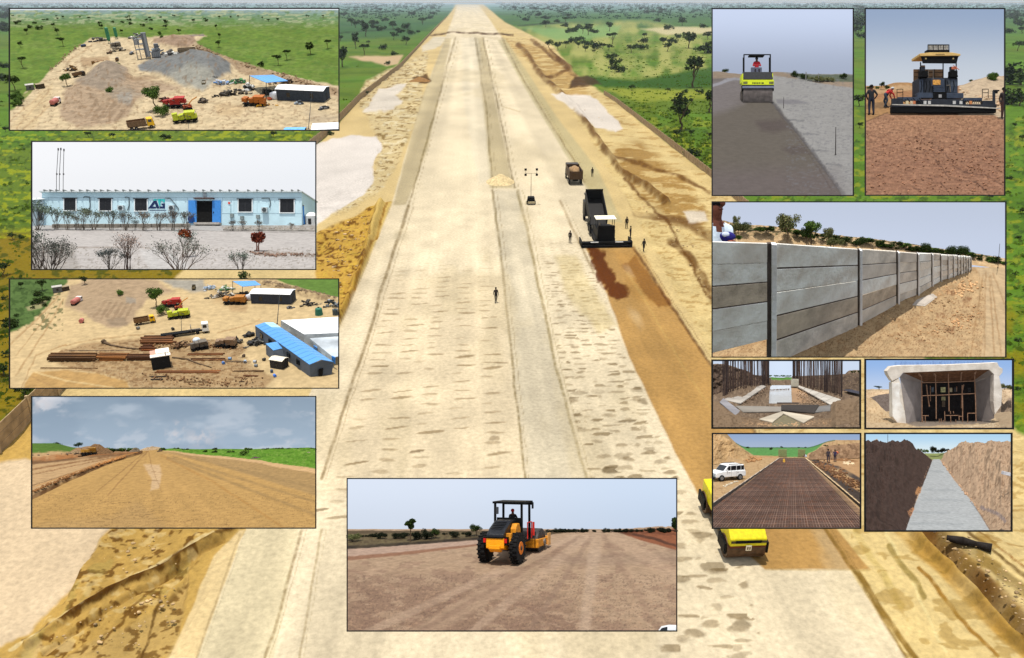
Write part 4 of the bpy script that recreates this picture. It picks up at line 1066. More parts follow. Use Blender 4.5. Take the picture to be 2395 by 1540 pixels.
for x, y, h, k, lb in ((400, 296, 66, K_FLAT, 'flat dark tree left of the yard road in the quarry view'), (112, 452, 84, K_FLAT, 'wide dark tree near the left edge of the quarry view'), (95, 305, 46, K_ROUND, 'small tree above the wide dark tree at left of the quarry view'),
                       (360, 214, 48, K_ROUND, 'tree with pale gaps behind the flat tree in the quarry view'), (140, 208, 44, K_ROUND, 'small tree high on the left green plain of the quarry view'), (55, 610, 116, K_ROUND, 'dark tree cut by the left frame edge of the quarry view'),
                       (428, 578, 96, K_ROUNDM, 'slim bright green tree by the yard road'), (2168, 352, 92, K_ROUND, 'largest dark tree on the right green field of the quarry view'), (2290, 312, 66, K_FLAT, 'dark flat tree right of the largest field tree'),
                       (1998, 390, 72, K_FLAT, 'tree between the largest field tree and the bund'), (1938, 430, 76, K_FLAT, 'pale green tree behind the blue roofed shed'), (1812, 438, 58, K_BUSH, 'dark bushy tree nearest the bund in the quarry view'),
                       (795, 455, 56, K_BUSHM, 'bright bush on top of the sand pile'), (736, 632, 66, K_BUSHM, 'round green bush in the middle of the sand piles'), (1512, 302, 50, K_ROUND, 'small tree just right of the brown heap'), (1518, 238, 36, K_ROUND, 'tiny tree over the small tree right of the brown heap'),
                       (1090, 215, 36, K_BUSHM, 'green clump behind the grey plant tower'), (1105, 246, 40, K_BUSHM, 'lower green clump beside the brown heap'), (1228, 206, 38, K_ROUND, 'slim tree beyond the brown heap'), (1030, 178, 30, K_BUSH, 'dark tree beyond the plant tower'), (820, 204, 30, K_ROUND, 'small tree beyond the green silos'),
                       (1494, 172, 34, K_ROUND, 'upright far tree right of the brown heap')):
 dt(L1, k, x, y, h, lb)
t_ = dt(L1, K_BIG[:1], 1062, 750, 190, 'large green tree standing beside the red machinery in the quarry view', w=.85)
t_ = dt(L1, K_BIGB[2:], 1108, 790, 110, 'smaller green tree in front of the large one in the quarry view')
rs1 = random.Random(12)
for i in range(52):
 x = rs1.uniform(20, 2360); y = 88 + 90 * rs1.random() ** 1.8
 if 1560 < x and y > 130: continue
 dt(L1, K_BUSH + K_ROUND, x, y, 10 + (y - 80) * .22 + rs1.random() * 8, 'dark tree in the scattered rows of the far quarry plain', 'trees on the far quarry plain', 1.4)
for i in range(10): dt(L1, K_BUSHM, 22 + rs1.random() * 90, 640 + rs1.random() * 90, 50, 'low green bush at the left edge of the quarry view', 'low bushes left in the quarry view', 1.2, 'bush', 'bush')
def silo(D, x, y, h, r, label):
 t = thing('silo', label, 'silo', D.M(x, y, 1)); g = mat('silo_green', (52, 126, 92), .5, .15)
 MB().cyl((0, 0, h * .25), (0, 0, h), r, None, 16).cyl((0, 0, h), (0, 0, h + 3), r, r * .3, 16).cyl((0, 0, h * .1), (0, 0, h * .25), r * .25, r, 16).build('tank', g, t, False)
 for a in range(4):
  c = Vector((math.cos(a * 1.57 + .8) * r * .85, math.sin(a * 1.57 + .8) * r * .85, 0)); MB().cyl(c, c + Vector((0, 0, h * .3)), 1.3, None, 5).build('leg', g, t)
silo(L1, 730, 272, 102, 12, 'left and taller of the two green silos'); silo(L1, 782, 242, 74, 10.5, 'right and shorter of the two green silos')
def plant():
 t = thing('mixing_plant', 'grey steel batching plant tower beside the gravel pile', 'plant tower', L1.M(980, 382, 1)); g = mat('plant_grey', (112, 116, 120), .6, .2); g2 = mat('plant_light', (158, 162, 164), .6, .2)
 for x in (-44, -20, 12):
  for y in (-12, 14): MB().bb(x - 2.5, x + 2.5, y - 2, y + 2, 0, 150).build('column', g, t)
 MB().bb(12, 44, -14, 14, 8, 172).build('tower', g, t); MB().bb(24, 40, -15.5, -14, 12, 168).build('ladder_panel', g2, t)
 for z in (60, 96, 130): MB().bb(-46, 14, -14, 14, z, z + 5).build('deck', g2, t)
 MB().box((-28, 0, 112), (30, 22, 34), None, 1.3).build('hopper', g2, t)
 b = MB(); b.prism([(-48, 130), (14, 160), (14, 166), (-48, 137)], -5, 5); b.build('conveyor', g, t)
 MB().bb(50, 110, -14, 14, 4, 40).cyl((60, 0, 46), (104, 0, 60), 14).build('dryer', g2, t); MB().bb(78, 108, -10, 10, 40, 92).build('filter', g, t)
 for i in range(5): MB().cyl((56 + i * 13, -16, 0), (60 + i * 12, -16, 60 + i * 7), 1.6, None, 5).build('brace', g, t)
plant()
machine(L1.M(775, 300, 14, 10), 'grey crusher under the two green silos', (126, 120, 108), 'crusher', 3)
machine(L1.M(545, 300, 7, 30), 'blue machine at the far corner of the yard', (46, 70, 110), seed=5)
machine(L1.M(890, 355, 8, 60), 'small blue and white machine left of the plant tower', (120, 128, 140), seed=6)
machine(L1.M(730, 350, 8, 10), 'rusty frame standing before the silos', (120, 96, 74), seed=7)
machine(L1.M(655, 440, 17, -20), 'brown excavator digging behind the sand pile', (128, 92, 44), 'excavator', 8)
tipper(L1.M(515, 512, 11, 22), 'brown tipper lorry on the yard road beside the slim green tree', (70, 60, 50), (112, 84, 56))
tipper(L1.M(786, 400, 7, 80), 'small grey lorry behind the bush on the sand pile', (130, 130, 130), (90, 84, 78))
shed(L1.M(166, 606, 12, 0), 'pale grey site cabin by the road at left of the quarry view', 4.2, 3, 3.0, (176, 172, 164), (104, 104, 100), .4, 'site_cabin')
shed(L1.M(236, 596, 12, 15), 'rusty open lorry body parked beside the pale cabin', 4.4, 3, 2.6, (150, 134, 104), (70, 58, 44), .2, 'site_cabin')
tanker(L1.M(344, 716, 19, 62), 'faded red tank lorry parked on the pale ground of the quarry view')
tipper(L1.M(962, 884, 23, 4), 'tipper lorry with brown body and yellow cab at the lower edge of the quarry view', (236, 180, 24), (122, 92, 62))
machine(L1.M(1205, 735, 25, -14), 'red crushing machine beside the large tree in the quarry view', (170, 46, 40), 'crusher', 12, 6.4, 3.2, None)
machine(L1.M(1290, 752, 23, 8), 'orange crane boom rising behind the yellow green machine', (150, 70, 40), 'crane', 13, 2.5, 1.4, (3.4, 3.6))
machine(L1.M(1275, 838, 27, -6), 'yellow green crushing machine at the lower middle of the quarry view', (176, 186, 40), 'crusher', 14, 6.2, 3.0)
tipper(L1.M(1408, 574, 10, 84), 'lorry standing at the foot of the grey gravel pile', (66, 60, 52), (120, 108, 80))
scrap(L1.M(1530, 572, 24), 'stack of white wrapped bales beside the gravel pile', [(206, 210, 214), (180, 186, 196), (112, 150, 200)], 21, 4.5, 2.5, 1.6, 30)
scrap(L1.M(1655, 560, 24), 'pile under green and blue sheets beside the white bales', [(70, 132, 80), (84, 110, 84), (120, 140, 130)], 22, 6, 2.5, 1.4, 30)
scrap(L1.M(1610, 645, 26), 'dark covered stacks in front of the white bales', [(70, 66, 58), (130, 122, 108), (54, 50, 46)], 23, 7, 2.4, 2.0, 40)
scrap(L1.M(1725, 610, 26), 'heap of white sacks beside the blue roofed shelter', [(216, 214, 208), (190, 188, 182), (60, 58, 54)], 24, 4, 2, 1.8, 36, kind='bag')
machine(L1.M(1770, 720, 25, -20), 'broken orange machine in the middle of the quarry view yard', (176, 100, 34), 'wreck', 25, 6.6, 3.0)
scrap(L1.M(1830, 722, 22), 'rusty scrap parts around the broken orange machine', [(150, 96, 46), (60, 48, 38), (214, 160, 50)], 26, 5, 2.0, 1.0, 30)
def shelter(D, c, drop, label, legs=True):
 """flat sheet roof on posts: four roof corners as (x, ground y, seen y)"""
 org = D.G(c[0][0], c[0][1]); t = thing('shelter', label, 'shelter', Matrix.Translation(org))
 m = mat('roof_blue', (86, 150, 212), .45, .06, .8)
 pts = [D.V(x, yb, yt) - org for x, yb, yt in c]
 n = 6
 for i in range(n):
  a0, a1 = i / n + .004, (i + 1) / n - .004
  q = [pts[0].lerp(pts[1], a0), pts[0].lerp(pts[1], a1), pts[3].lerp(pts[2], a1), pts[3].lerp(pts[2], a0)]
  MB().slab(q, D.N * -D.sz(500) * 3).build('roof_sheet', m, t)
 for x, yb, yt in c:
  MB().cyl(D.G(x, yb) - org, D.V(x, yb, yt) - org, D.sz(500) * 2.2).build('post', mat('dark_post', (50, 50, 54), .7), t)
 return t
shelter(L1, [(1730, 590, 506), (1900, 575, 500), (2006, 640, 542), (1850, 680, 556)], 0, 'blue roofed open shelter beside the sacks in the quarry view')
MB_ = None
scrap(L1.M(1860, 640, 24), 'dark stores under the blue roofed shelter', [(34, 32, 32), (60, 56, 52)], 27, 5, 3, 1.6, 30)
MB().blob((0, 0, .9), (2.0, 1.2, 1.5), 5, 12, 8, .12).build('bag', mat('white_sack', (218, 222, 228), .7, .1), (t := thing('tarpaulin_heap', 'large heap under a white sheet at the end of the dark shed', 'heap', L1.M(1918, 672, 22))), True)
MB().blob((-1.9, -.6, .4), (.9, .6, .5), 6, 8, 6, .15).build('sheet', mat('orange_sheet', (210, 110, 70), .7), t, True)
shed(L1.M(2120, 672, 24, -24), 'long dark shed with white roof at the right of the quarry view', 14.5, 5.2, 3.2, (238, 240, 242), (54, 62, 72), .5)
scrap(L1.M(2085, 712, 22), 'grey drums before the long dark shed', [(150, 160, 168), (60, 64, 66)], 29, 3, 1.2, 1.2, 14, kind='bag')
scrap(L1.M(2270, 745, 22), 'tyres and bags at the corner of the long dark shed', [(40, 40, 42), (150, 150, 150)], 30, 3.4, 1.4, .9, 20, kind='bag')
def pole(D, x, y0, y1, r, label, lean=0, c=(90, 96, 100), name='pole', arms=0):
 org = D.G(x, y0); t = thing(name, label, 'pole', Matrix.Translation(org)); top = D.V(x, y0, y1, x + lean) - org
 s = D.sz(y0); MB().cyl((0, 0, 0), top, r * s, r * s * .6, 7).build('shaft', mat('pole_%d' % sum(c), c, .6), t)
 MB().cyl((0, 0, 0), top * .03, r * s * 1.8, r * s * 1.8, 7).build('foot', mat('pole_%d' % sum(c), c, .6), t)
 return t
pole(L1, 2152, 888, 622, 2.4, 'tall thin pole in front of the long dark shed in the quarry view', 24)
pole(L1, 1294, 884, 838, 1.5, 'short thin pole below the yellow green machine in the quarry view')
t = shed(L1.M(2060, 925, 20, -14), 'blue roof corner at the lower edge of the quarry view', 7, 5, 1.6, (108, 176, 232), (60, 66, 76), .5); L1.clip(t)
t = shed(L1.M(2300, 930, 24, -6), 'white roof corner at the lower right of the quarry view', 9, 6, 2.6, (240, 242, 244), (120, 124, 128), .2); L1.clip(t)
machine(L1.M(880, 242, 6, 10), 'small grey mixer beside the brown heap of the far yard', (120, 120, 124), seed=33)
scrap(L1.M(1180, 365, 26), 'white bags and rollers between plant and gravel pile', [(220, 216, 206), (90, 86, 80), (150, 146, 140)], 34, 4.5, 1.5, 1.4, 24, kind='bag')
scrap(L1.M(1080, 355, 24), 'grey pipework at the foot of the plant tower', [(110, 114, 118), (150, 152, 150)], 35, 4, 1.6, 2.4, 30)
def curb_box(D, x, y, L, W, H, ppm, yaw, c, label, name, cat):
 t = thing(name, label, cat, D.M(x, y, ppm, yaw)); m = mat('cb_%d_%d_%d' % c, c, .8, .2)
 for s in (-1, 1): MB().bb(-L / 2, L / 2, s * W / 2 - .1, s * W / 2 + .1, 0, H).build('side', m, t)
 for s in (-1, 1): MB().bb(s * L / 2 - .1, s * L / 2 + .1, -W / 2, W / 2, 0, H * .98).build('end', m, t)
 MB().bb(-L / 2, L / 2, -W / 2, W / 2, 0, H * .4).build('fill', mat('fill_dark', (90, 76, 60), .9), t); return t
for x, y, w_, cs, lb in ((470, 470, 4, [(120, 92, 50), (60, 50, 40)], 'brown steel parts beside the excavator'), (640, 262, 5, [(110, 104, 96), (60, 60, 60)], 'grey bins at the far edge of the yard'), (800, 330, 5, [(70, 66, 60), (150, 140, 120)], 'dark frames between silos and plant tower'), (930, 240, 5, [(210, 206, 200), (90, 90, 90)], 'white and grey stores behind the plant tower'),
      (1480, 545, 3, [(60, 58, 54), (120, 116, 108)], 'dark parts at the foot of the grey pile'), (1985, 560, 6, [(110, 84, 56), (60, 50, 40)], 'brown timber behind the blue roofed shelter'), (1560, 650, 4, [(52, 48, 44), (110, 104, 96)], 'dark drums left of the covered stacks'), (1130, 690, 3, [(150, 50, 44), (70, 40, 36)], 'red conveyor parts behind the large tree'), (1400, 700, 3, [(96, 84, 70), (60, 52, 44)], 'brown parts right of the crane boom')):
 scrap(L1.M(x, y, 22), lb, cs, int(x), w_, 1.8, 1.5, 26)
curb_box(L1, 1285, 338, 6, 2, 1.4, 20, 0, (128, 112, 90), 'low brown bunker behind the grey gravel pile', 'bunker', 'bunker')
rs1 = random.Random(77)
def rubble(D, pts, n, s, label, c, seed, spread=8):
 """loose stones along a line of the ground: one object"""
 rs = random.Random(seed); mb = MB(); seg = list(zip(pts[:-1], pts[1:])); org = D.G(*pts[0])
 for i in range(n):
  a, b = rs.choice(seg); k = rs.random(); x = a[0] + (b[0] - a[0]) * k + rs.gauss(0, spread); y = a[1] + (b[1] - a[1]) * k + rs.gauss(0, spread * .5)
  w = s * rs.uniform(.4, 1.3) * D.sz(y); mb.blob(D.G(x, y, s * .2 + 6 * (spread > 7)), (w, w, w * .7), rs.random(), 6, 4, .3)
 o = mb.build('rubble', mat('rub_%d_%d_%d' % c, c, .95, .35, 3), org=org); o.location = org
 tag(o, label, 'rubble', kind='stuff'); D.clip(o); return o
rubble(L1, [(1340, 290), (1420, 330), (1600, 405), (1800, 462), (2050, 530), (2366, 625)], 420, 8, 'broken stones along the bund', (128, 104, 78), 3, 12)
rubble(L1, [(520, 290), (420, 370), (300, 480)], 60, 5, 'stones along the road edge', (150, 126, 96), 4, 8)

# ================================================================ VIEW 2: the pale blue site office
L2 = Dio('office', (36, 17, 2356, 1058), (64.3, 327.4), .2856, 640, 8.6, 14.6, 'the pale blue site office')
def l2_paint(X, Y):
 p = Paint(X, Y, (206, 198, 190)); p.noise(120, .08, 3, 30)
 p.poly([(0, 600), (2400, 600), (2400, 752), (0, 735)], (196, 192, 186), 6, 4, 60, 1, 4)
 p.poly([(200, 690), (1330, 690), (1330, 735), (200, 722)], (150, 138, 122), 6, 8, 30, .8, 5, .6, 14); p.poly([(1590, 705), (2400, 700), (2400, 740), (1600, 740)], (158, 146, 128), 6, 8, 30, .9, 6, .6, 12)
 p.line([(36, 738), (1330, 742), (2356, 762)], (150, 140, 132), 4, 3, 40, .8, 7)
 p.line([(380, 880), (700, 880), (960, 885), (1000, 890)], (160, 146, 132), 8, 8, 40, .7, 8)
 p.poly([(1820, 905), (2356, 930), (2356, 965), (2100, 960), (1900, 950)], (146, 124, 104), 10, 12, 30, .8, 9, .5, 14)
 p.poly([(0, 860), (380, 850), (440, 1100), (0, 1100)], (176, 168, 158), 30, 20, 60, .8, 10); p.spots(16, .62, (140, 128, 112), 11, .6, 8, Y > 880)
 p.poly([(900, 900), (1100, 890), (1400, 1060), (1000, 1060)], (214, 210, 204), 30, 20, 60, .6, 12)
 return p.c
L2.ground('forecourt', l2_paint, lambda X, Y: 4 * (fbm(X, Y, 50, 3) - .5) + 8 * fbm(X, Y, 12, 5, 3, 6) * (1 - sstep(0, 14, ldist(X, Y, [(1830, 925), (2356, 945)]))), 2.0, margin=20, top=600)
L2.sky(lambda X, Y: (lin((250, 251, 254)) - (X / 2400 * .05)[..., None] * np.array((1, .7, .4)) - (sstep(100, 400, Y) * .04)[..., None]) * .985)
L2.frame()
def FMv(D, x, y, ppm, d=None):
 d = d or D.depth(y)
 return Matrix.Translation(D.P(x, y, d)) @ Matrix((RGT, FWD, UPV)).transposed().to_4x4() @ Matrix.Scale(ppm * D.k * d / FPX, 4)
def office():
 q = PX(1180, 700); t = thing('site_office', 'long pale blue prefabricated site office with flat roof', 'office building', FMv(L2, 1180, 700, 100))
 w = mat('office_blue', (196, 226, 236), .7, .05, 1.2, bump=.03); tr = mat('trim_white', (232, 238, 240), .6, .05); d = mat('office_dark', (30, 32, 36), .4, .2)
 q.b(MB(), 118, 428, 2246, 700, 0, 5).build('wall', w, t)
 m = MB(); q.b(m, 106, 422, 2252, 432, -.22, 5.2).build('roof', mat('roof_pale', (206, 214, 214), .6, .1), t)
 for i, x in enumerate([150, 198, 248, 308, 372, 440, 500, 560, 612, 668, 732, 794, 850, 914, 1000, 1080, 1160, 1286, 1376, 1446, 1512, 1584, 1660, 1722, 1812, 1886, 1952, 2016, 2088, 2170, 2222]):
  q.b(MB(), x - 5, 412, x + 5, 422, -.3, 5).build('roof_rib', mat('rib_grey', (120, 124, 120), .7), t)
 sm = mat('seam', (150, 176, 188), .8)
 q.b(MB(), 118, 472, 2246, 474.5, -.012, 0).build('seam', sm, t); q.b(MB(), 118, 596, 1320, 598, -.012, 0).build('seam', sm, t); q.b(MB(), 1590, 602, 2246, 604, -.012, 0).build('seam', sm, t)
 for x in range(170, 2240, 95): q.b(MB(), x, 475, x + 1.6, 596, -.008, 0).build('seam', sm, t)
 for x0, y0, x1, y1 in ((303, 482, 397, 578), (592, 484, 688, 580), (882, 486, 980, 582), (1730, 488, 1838, 590), (2070, 490, 2182, 596)):
  f = q.b(MB(), x0 - 8, y0, x0, y1 + 6, -.06, 0); q.b(f, x1, y0, x1 + 8, y1 + 6, -.06, 0); q.b(f, x0 - 8, y1, x1 + 8, y1 + 7, -.08, 0)
  fo = f.build('window', tr, t); q.b(MB(), x0, y0, x1, y1, -.03, .0).build('pane', d, fo); q.b(MB(), x0 - 14, y0 - 6, x1 + 12, y0, -.12, 0).build('rain_hood', mat('hood_dark', (44, 46, 48), .6), fo)
  q.b(MB(), (x0 + x1) / 2 - 1.5, y0, (x0 + x1) / 2 + 1.5, y1, -.045, -.03).build('sash_bar', mat('bar_dark', (52, 54, 56), .5), fo)
 q.b(MB(), 1388, 500, 1516, 682, -.01, .0).build('doorway', mat('doorway_dark', (10, 10, 10), .9), t)
 bl = mat('door_blue', (64, 138, 214), .5, .06)
 for x0, x1 in ((1320, 1387), (1517, 1586)):
  do = q.b(MB(), x0, 498, x1, 684, -.1, -.04).build('door', bl, t); q.b(MB(), x0 + 8, 590, x0 + 14, 604, -.13, -.1).build('handle', d, do)
 q.b(MB(), 1372, 478, 1532, 486, -.35, 0).build('canopy', mat('brown_steel', (96, 72, 66), .6), t)
 q.b(MB(), 1440, 432, 1466, 468, -.1, 0).build('lamp_box', mat('lamp_grey', (150, 164, 170), .6), t)
 q.b(MB(), 1380, 682, 1590, 700, -.5, 0).build('step', mat('step_grey', (176, 170, 162), .9), t)
 # emblem: letters A and G
 nv = mat('emblem_navy', (14, 38, 86), .5, .03); tq = mat('emblem_teal', (58, 190, 190), .5, .03)
 e = q.q(MB(), [(990, 562), (1034, 500), (1058, 500), (1022, 548), (1056, 548), (1050, 562)], -.03, 0); q.q(e, [(1058, 500), (1082, 562), (1060, 562), (1044, 520)], -.035, 0);
 eo = e.build('emblem', nv, t)
 g = q.q(MB(), [(1098, 546), (1110, 546), (1110, 534), (1098, 534), (1098, 522), (1126, 522), (1126, 562), (1086, 562), (1080, 546)], -.03, 0); g.build('emblem_letter', nv, eo)
 g = q.q(MB(), [(1066, 486), (1126, 486), (1126, 512), (1110, 512), (1110, 500), (1092, 502), (1088, 544), (1082, 546), (1074, 520)], -.034, 0); q.q(g, [(1036, 486), (1062, 486), (1056, 498), (1030, 498)], -.03, 0).build('emblem_letter', tq, eo)
 q.b(MB(), 1000, 576, 1136, 580, -.02, 0).build('emblem_line', nv, eo)
 for x, y in ((775, 562), (1188, 562), (1948, 578)):
  a = q.b(MB(), x - 24, y - 22, x + 22, y + 20, -.3, 0).build('air_conditioner', mat('ac_white', (200, 210, 212), .5), t)
  MB().cyl((q.x(x), -.33, q.z(y)), (q.x(x), -.3, q.z(y)), .17, None, 14).cyl((q.x(x), -.34, q.z(y)), (q.x(x), -.33, q.z(y)), .06, None, 8).build('fan', mat('ac_dark', (70, 78, 80), .5), a)
 for pts in ([(462, 476), (470, 466), (512, 470), (516, 540), (508, 580)], [(800, 476), (806, 470), (834, 474), (834, 540), (822, 580)], [(1130, 478), (1170, 480), (1205, 520), (1236, 560), (1240, 580)], [(1918, 480), (1980, 478), (1992, 510), (1984, 556)]):
  q.t(MB(), pts, 3.2, -.06).build('pipe', mat('pipe_grey', (74, 84, 88), .6), t)
 for x, y in ((1678, 622), (1760, 642), (1890, 632)):
  q.b(MB(), x - 14, y - 16, x + 14, y + 14, -.16, 0).build('meter_box', mat('meter', (130, 142, 142), .6), t)
 q.b(MB(), 1664, 530, 1667, 690, -.05, 0).build('conduit', sm, t); q.b(MB(), 1644, 510, 1660, 526, -.05, 0).build('alarm', mat('alarm_red', (216, 70, 50), .5), t)
 MB().cyl((q.x(1346), -.2, q.z(650)), (q.x(1346), -.1, q.z(650)), .26, None, 20).build('hose_reel', mat('reel', (24, 60, 120), .5), t)
 return t
office()
def masts():
 for x, y0, b, lb, sw in ((152, 412, 36, 'left one of the three thin radio masts over the office roof', 14), (176, 414, 34, 'middle one of the three thin radio masts over the office roof', 12), (208, 416, 42, 'right one of the three thin radio masts over the office roof', 6)):
  q = PX(x, y0); t = thing('radio_mast', lb, 'mast', FMv(L2, 1180, 700, 100)); Q = PX(1180, 700)
  Q.t(MB(), [(x - 1, y0 + 8), (x, 255), (x + sw, b)], 2.2, 1.5).build('pole', mat('mast_dark', (70, 66, 66), .6), t)
  Q.b(MB(), x + sw - 4, b - 2, x + sw + 4, b + 18, 1.46, 1.54).build('aerial', mat('mast_dark', (70, 66, 66), .6), t); Q.b(MB(), x - 2, 246, x + 7, 258, 1.46, 1.54).build('bracket', mat('mast_dark', (70, 66, 66), .6), t)
masts()
def kerb(D, pts, h, w, label, c, name='low_wall'):
 org = D.G(*pts[0]); t = thing(name, label, 'kerb', Matrix.Translation(org)); m = mat('kerb_%d' % sum(c), c, .9, .2)
 for a, b in zip(pts[:-1], pts[1:]):
  n = max(1, int(abs(b[0] - a[0]) / 60))
  for i in range(n):
   p = [(a[0] + (b[0] - a[0]) * k, a[1] + (b[1] - a[1]) * k) for k in (i / n + .003, (i + 1) / n - .003)]
   P4 = [D.G(*p[0]), D.G(*p[1]), D.G(*p[1], h), D.G(*p[0], h)]
   MB().slab([q - org for q in P4], D.T * D.sz(p[0][1]) * w).build('kerb_stone', m, t)
 return t
kerb(L2, [(200, 722), (1330, 718)], 30, 26, 'low grey planter wall in front of the office left of the door', (158, 150, 138))
kerb(L2, [(1600, 744), (2356, 752)], 14, 14, 'low kerb in front of the office right of the door', (176, 170, 160))
def twigs(M, label, h, seed, leaf=(104, 112, 96), wood=(96, 84, 72), n=9, leaves=260, spread=.7, ls=.035, cat='bush', group=None, D=None, top=None):
 rs = random.Random(seed); t = thing('dry_bush', label, cat, M, group); mb = MB(); tips = []
 def grow(p, d, L, r, lv):
  q = p + d * L; mb.cyl(p, q, r, r * .6, 4, False)
  if lv == 0: tips.append(q); tips.append((p + q) / 2); return
  for i in range(rs.choice((2, 3))):
   nd_ = (d + Vector((rs.uniform(-1, 1), rs.uniform(-1, 1), rs.uniform(-.3, .7))) * .6).normalized(); grow(q, nd_, L * rs.uniform(.6, .85), r * .6, lv - 1)
 for i in range(n):
  a = rs.uniform(0, 6.28); d = Vector((math.cos(a) * spread * rs.random(), math.sin(a) * spread * rs.random(), 1)).normalized(); grow(Vector((rs.uniform(-.1, .1), rs.uniform(-.1, .1), 0)) * h, d, h * .34, .012 * h, 3)
 mb.build('stems', mat('twig_%d' % sum(wood), wood, .9, .2), t)
 r2 = np.random.RandomState(seed); c = np.array([list(rs.choice(tips)) for _ in range(leaves)]) + r2.normal(size=(leaves, 3)) * .05 * h
 a = r2.normal(size=(leaves, 3)); a /= np.linalg.norm(a, axis=1)[:, None]; b = np.cross(a, r2.normal(size=(leaves, 3))); b /= np.linalg.norm(b, axis=1)[:, None]; s = ls * h
 V = np.stack([c - a * s, c + b * s * .6, c + a * s, c - b * s * .6], 1).reshape(-1, 3)
 me = bpy.data.meshes.new('leaves'); me.from_pydata(V.tolist(), [], [(4 * i, 4 * i + 1, 4 * i + 2, 4 * i + 3) for i in range(leaves)])
 set_col(me, np.repeat(lin(leaf) * (.5 + r2.rand(leaves, 1)), 4, axis=0)); me.materials.append(vmat('leaf', 5)); link('leaves', me, t)
 if top:
  m2 = leaf_mesh('dead_leaves', [(0, 0, .82 * h, .22 * h, .2 * h, .16 * h)], 260, .045 * h, [top], seed); link('dead_leaves', m2, t)
 if D: D.clip(t)
 return t
# bushes along the office wall
for i, (x, y, h, lf, lb) in enumerate(((95, 740, 230, (112, 128, 112), 'large grey green bush at the left end of the office'), (240, 735, 175, (120, 134, 122), 'grey bush under the first office window from the left, beside the large one'), (330, 738, 165, (100, 112, 100), 'thin bush below the first office window'), (400, 736, 120, (120, 128, 120), 'low bush right of the first office window'),
                                 (450, 740, 190, (104, 112, 92), 'tall thin bush between the first and second window'), (545, 738, 170, (108, 116, 96), 'bush left of the second office window'), (680, 740, 165, (90, 100, 92), 'dark bush below the second office window'), (800, 744, 160, (104, 108, 100), 'bush under the first air conditioner'),
                                 (960, 744, 165, (120, 112, 100), 'slim bare bush below the emblem letters at left'), (1075, 742, 150, (126, 126, 120), 'slim bare bush right below the emblem'), (1185, 744, 170, (108, 102, 96), 'bare bush under the second air conditioner'), (1305, 742, 160, (112, 116, 110), 'bare bush left of the blue door'),
                                 (880, 742, 90, (136, 150, 150), 'low pale plant before the wall left of the emblem'), (1680, 745, 90, (104, 100, 92), 'small plant right of the blue door'), (1760, 745, 90, (120, 110, 96), 'small plant under the fourth window'), (1895, 748, 90, (100, 96, 84), 'small plant under the third air conditioner'), (2160, 748, 70, (104, 84, 60), 'small brown plant under the last window'))):
 twigs(L2.M(x, y, 1, x, 4), lb, h, 100 + i, lf, n=8, leaves=int(300 * (2.2 if i == 0 else 1)), spread=.75 if i == 0 else .35, D=L2 if x < 200 else None)
twigs(L2.M(200, 1120, 1, 30, 8), 'large dry bush with twigs at the lower left of the office view', 330, 201, (88, 92, 84), n=16, leaves=1100, spread=1.0, ls=.02, D=L2, wood=(84, 70, 62))
twigs(L2.M(80, 1090, 1, 30, 8), 'tall stemmed dark shrub cut by the left frame of the office view', 380, 202, (82, 94, 84), n=8, leaves=500, spread=.6, ls=.02, D=L2)
twigs(L2.M(680, 1090, 1, 0, 8), 'dark grey bush in the lower middle left of the office view', 215, 203, (82, 90, 88), n=12, leaves=700, spread=.8, ls=.026, D=L2)
twigs(L2.M(830, 1080, 1, 50, 8), 'pale reddish dry bush with thin stems in the office view', 320, 204, (170, 150, 138), n=9, leaves=420, spread=.35, ls=.02, D=L2, wood=(110, 92, 84))
twigs(L2.M(1245, 1100, 1, 10, 8), 'widest leafless bush in the middle foreground of the office view', 330, 205, (138, 140, 130), n=14, leaves=700, spread=1.3, ls=.022, D=L2, wood=(112, 92, 80))
twigs(L2.M(1290, 960, 1, 10, 8), 'bush with rust brown dead crown above the widest bush', 230, 206, (120, 140, 130), n=7, leaves=160, spread=.35, ls=.03, top=(136, 70, 40))
twigs(L2.M(1748, 1100, 1, 0, 8), 'narrow grey green bush below the round brown bush', 195, 207, (104, 116, 104), n=10, leaves=420, spread=.45, ls=.03, D=L2)
t = thing('brown_bush', 'small tree with round rust brown crown at right of the forecourt', 'bush', L2.M(1885, 912, 1, 0, 8))
link('crown', leaf_mesh('crown', [(-15, 0, 120, 40, 36, 34), (20, 0, 126, 42, 36, 36), (0, 0, 96, 50, 40, 30)], 1500, 7, [(120, 56, 40), (150, 78, 56), (84, 40, 32)], 9), t)
MB().tube([(-8, 0, -2), (-6, 0, 40), (-14, 0, 100)], [8, 6, 4]).tube([(8, 0, -2), (6, 0, 40), (14, 0, 100)], [8, 6, 4]).build('trunk', mat('twig_brown', (150, 108, 92), .9), t)
rubble(L2, [(1830, 925), (1950, 950), (2100, 945), (2356, 945)], 130, 8, 'brown clods and roots on the forecourt', (120, 96, 82), 31, 12)
rubble(L2, [(1610, 730), (2350, 738)], 140, 5, 'small stones in the planting strip', (150, 142, 130), 32, 8)
t = shed(L2.M(75, 700, 40, 40), 'pale cabin seen behind the left end of the office', 2.6, 2.6, 5.2, (206, 214, 214), (190, 206, 212), .2, 'site_cabin'); L2.clip(t)
t = thing('water_tank', 'white round topped tank behind the right end of the office', 'tank', L2.M(2330, 690, 1))
MB().cyl((0, 0, 0), (0, 0, 70), 55, None, 20).cyl((0, 0, 70), (0, 0, 95), 55, 20, 20).build('shell', mat('white_metal', (232, 232, 226), .4, .05), t); MB().bb(-30, -6, -58, -54, 4, 50).build('hatch', GLS(), t); L2.clip(t)
t = thing('portable_toilet', 'narrow blue cabin at the right end of the office', 'cabin', L2.M(2262, 694, 1))
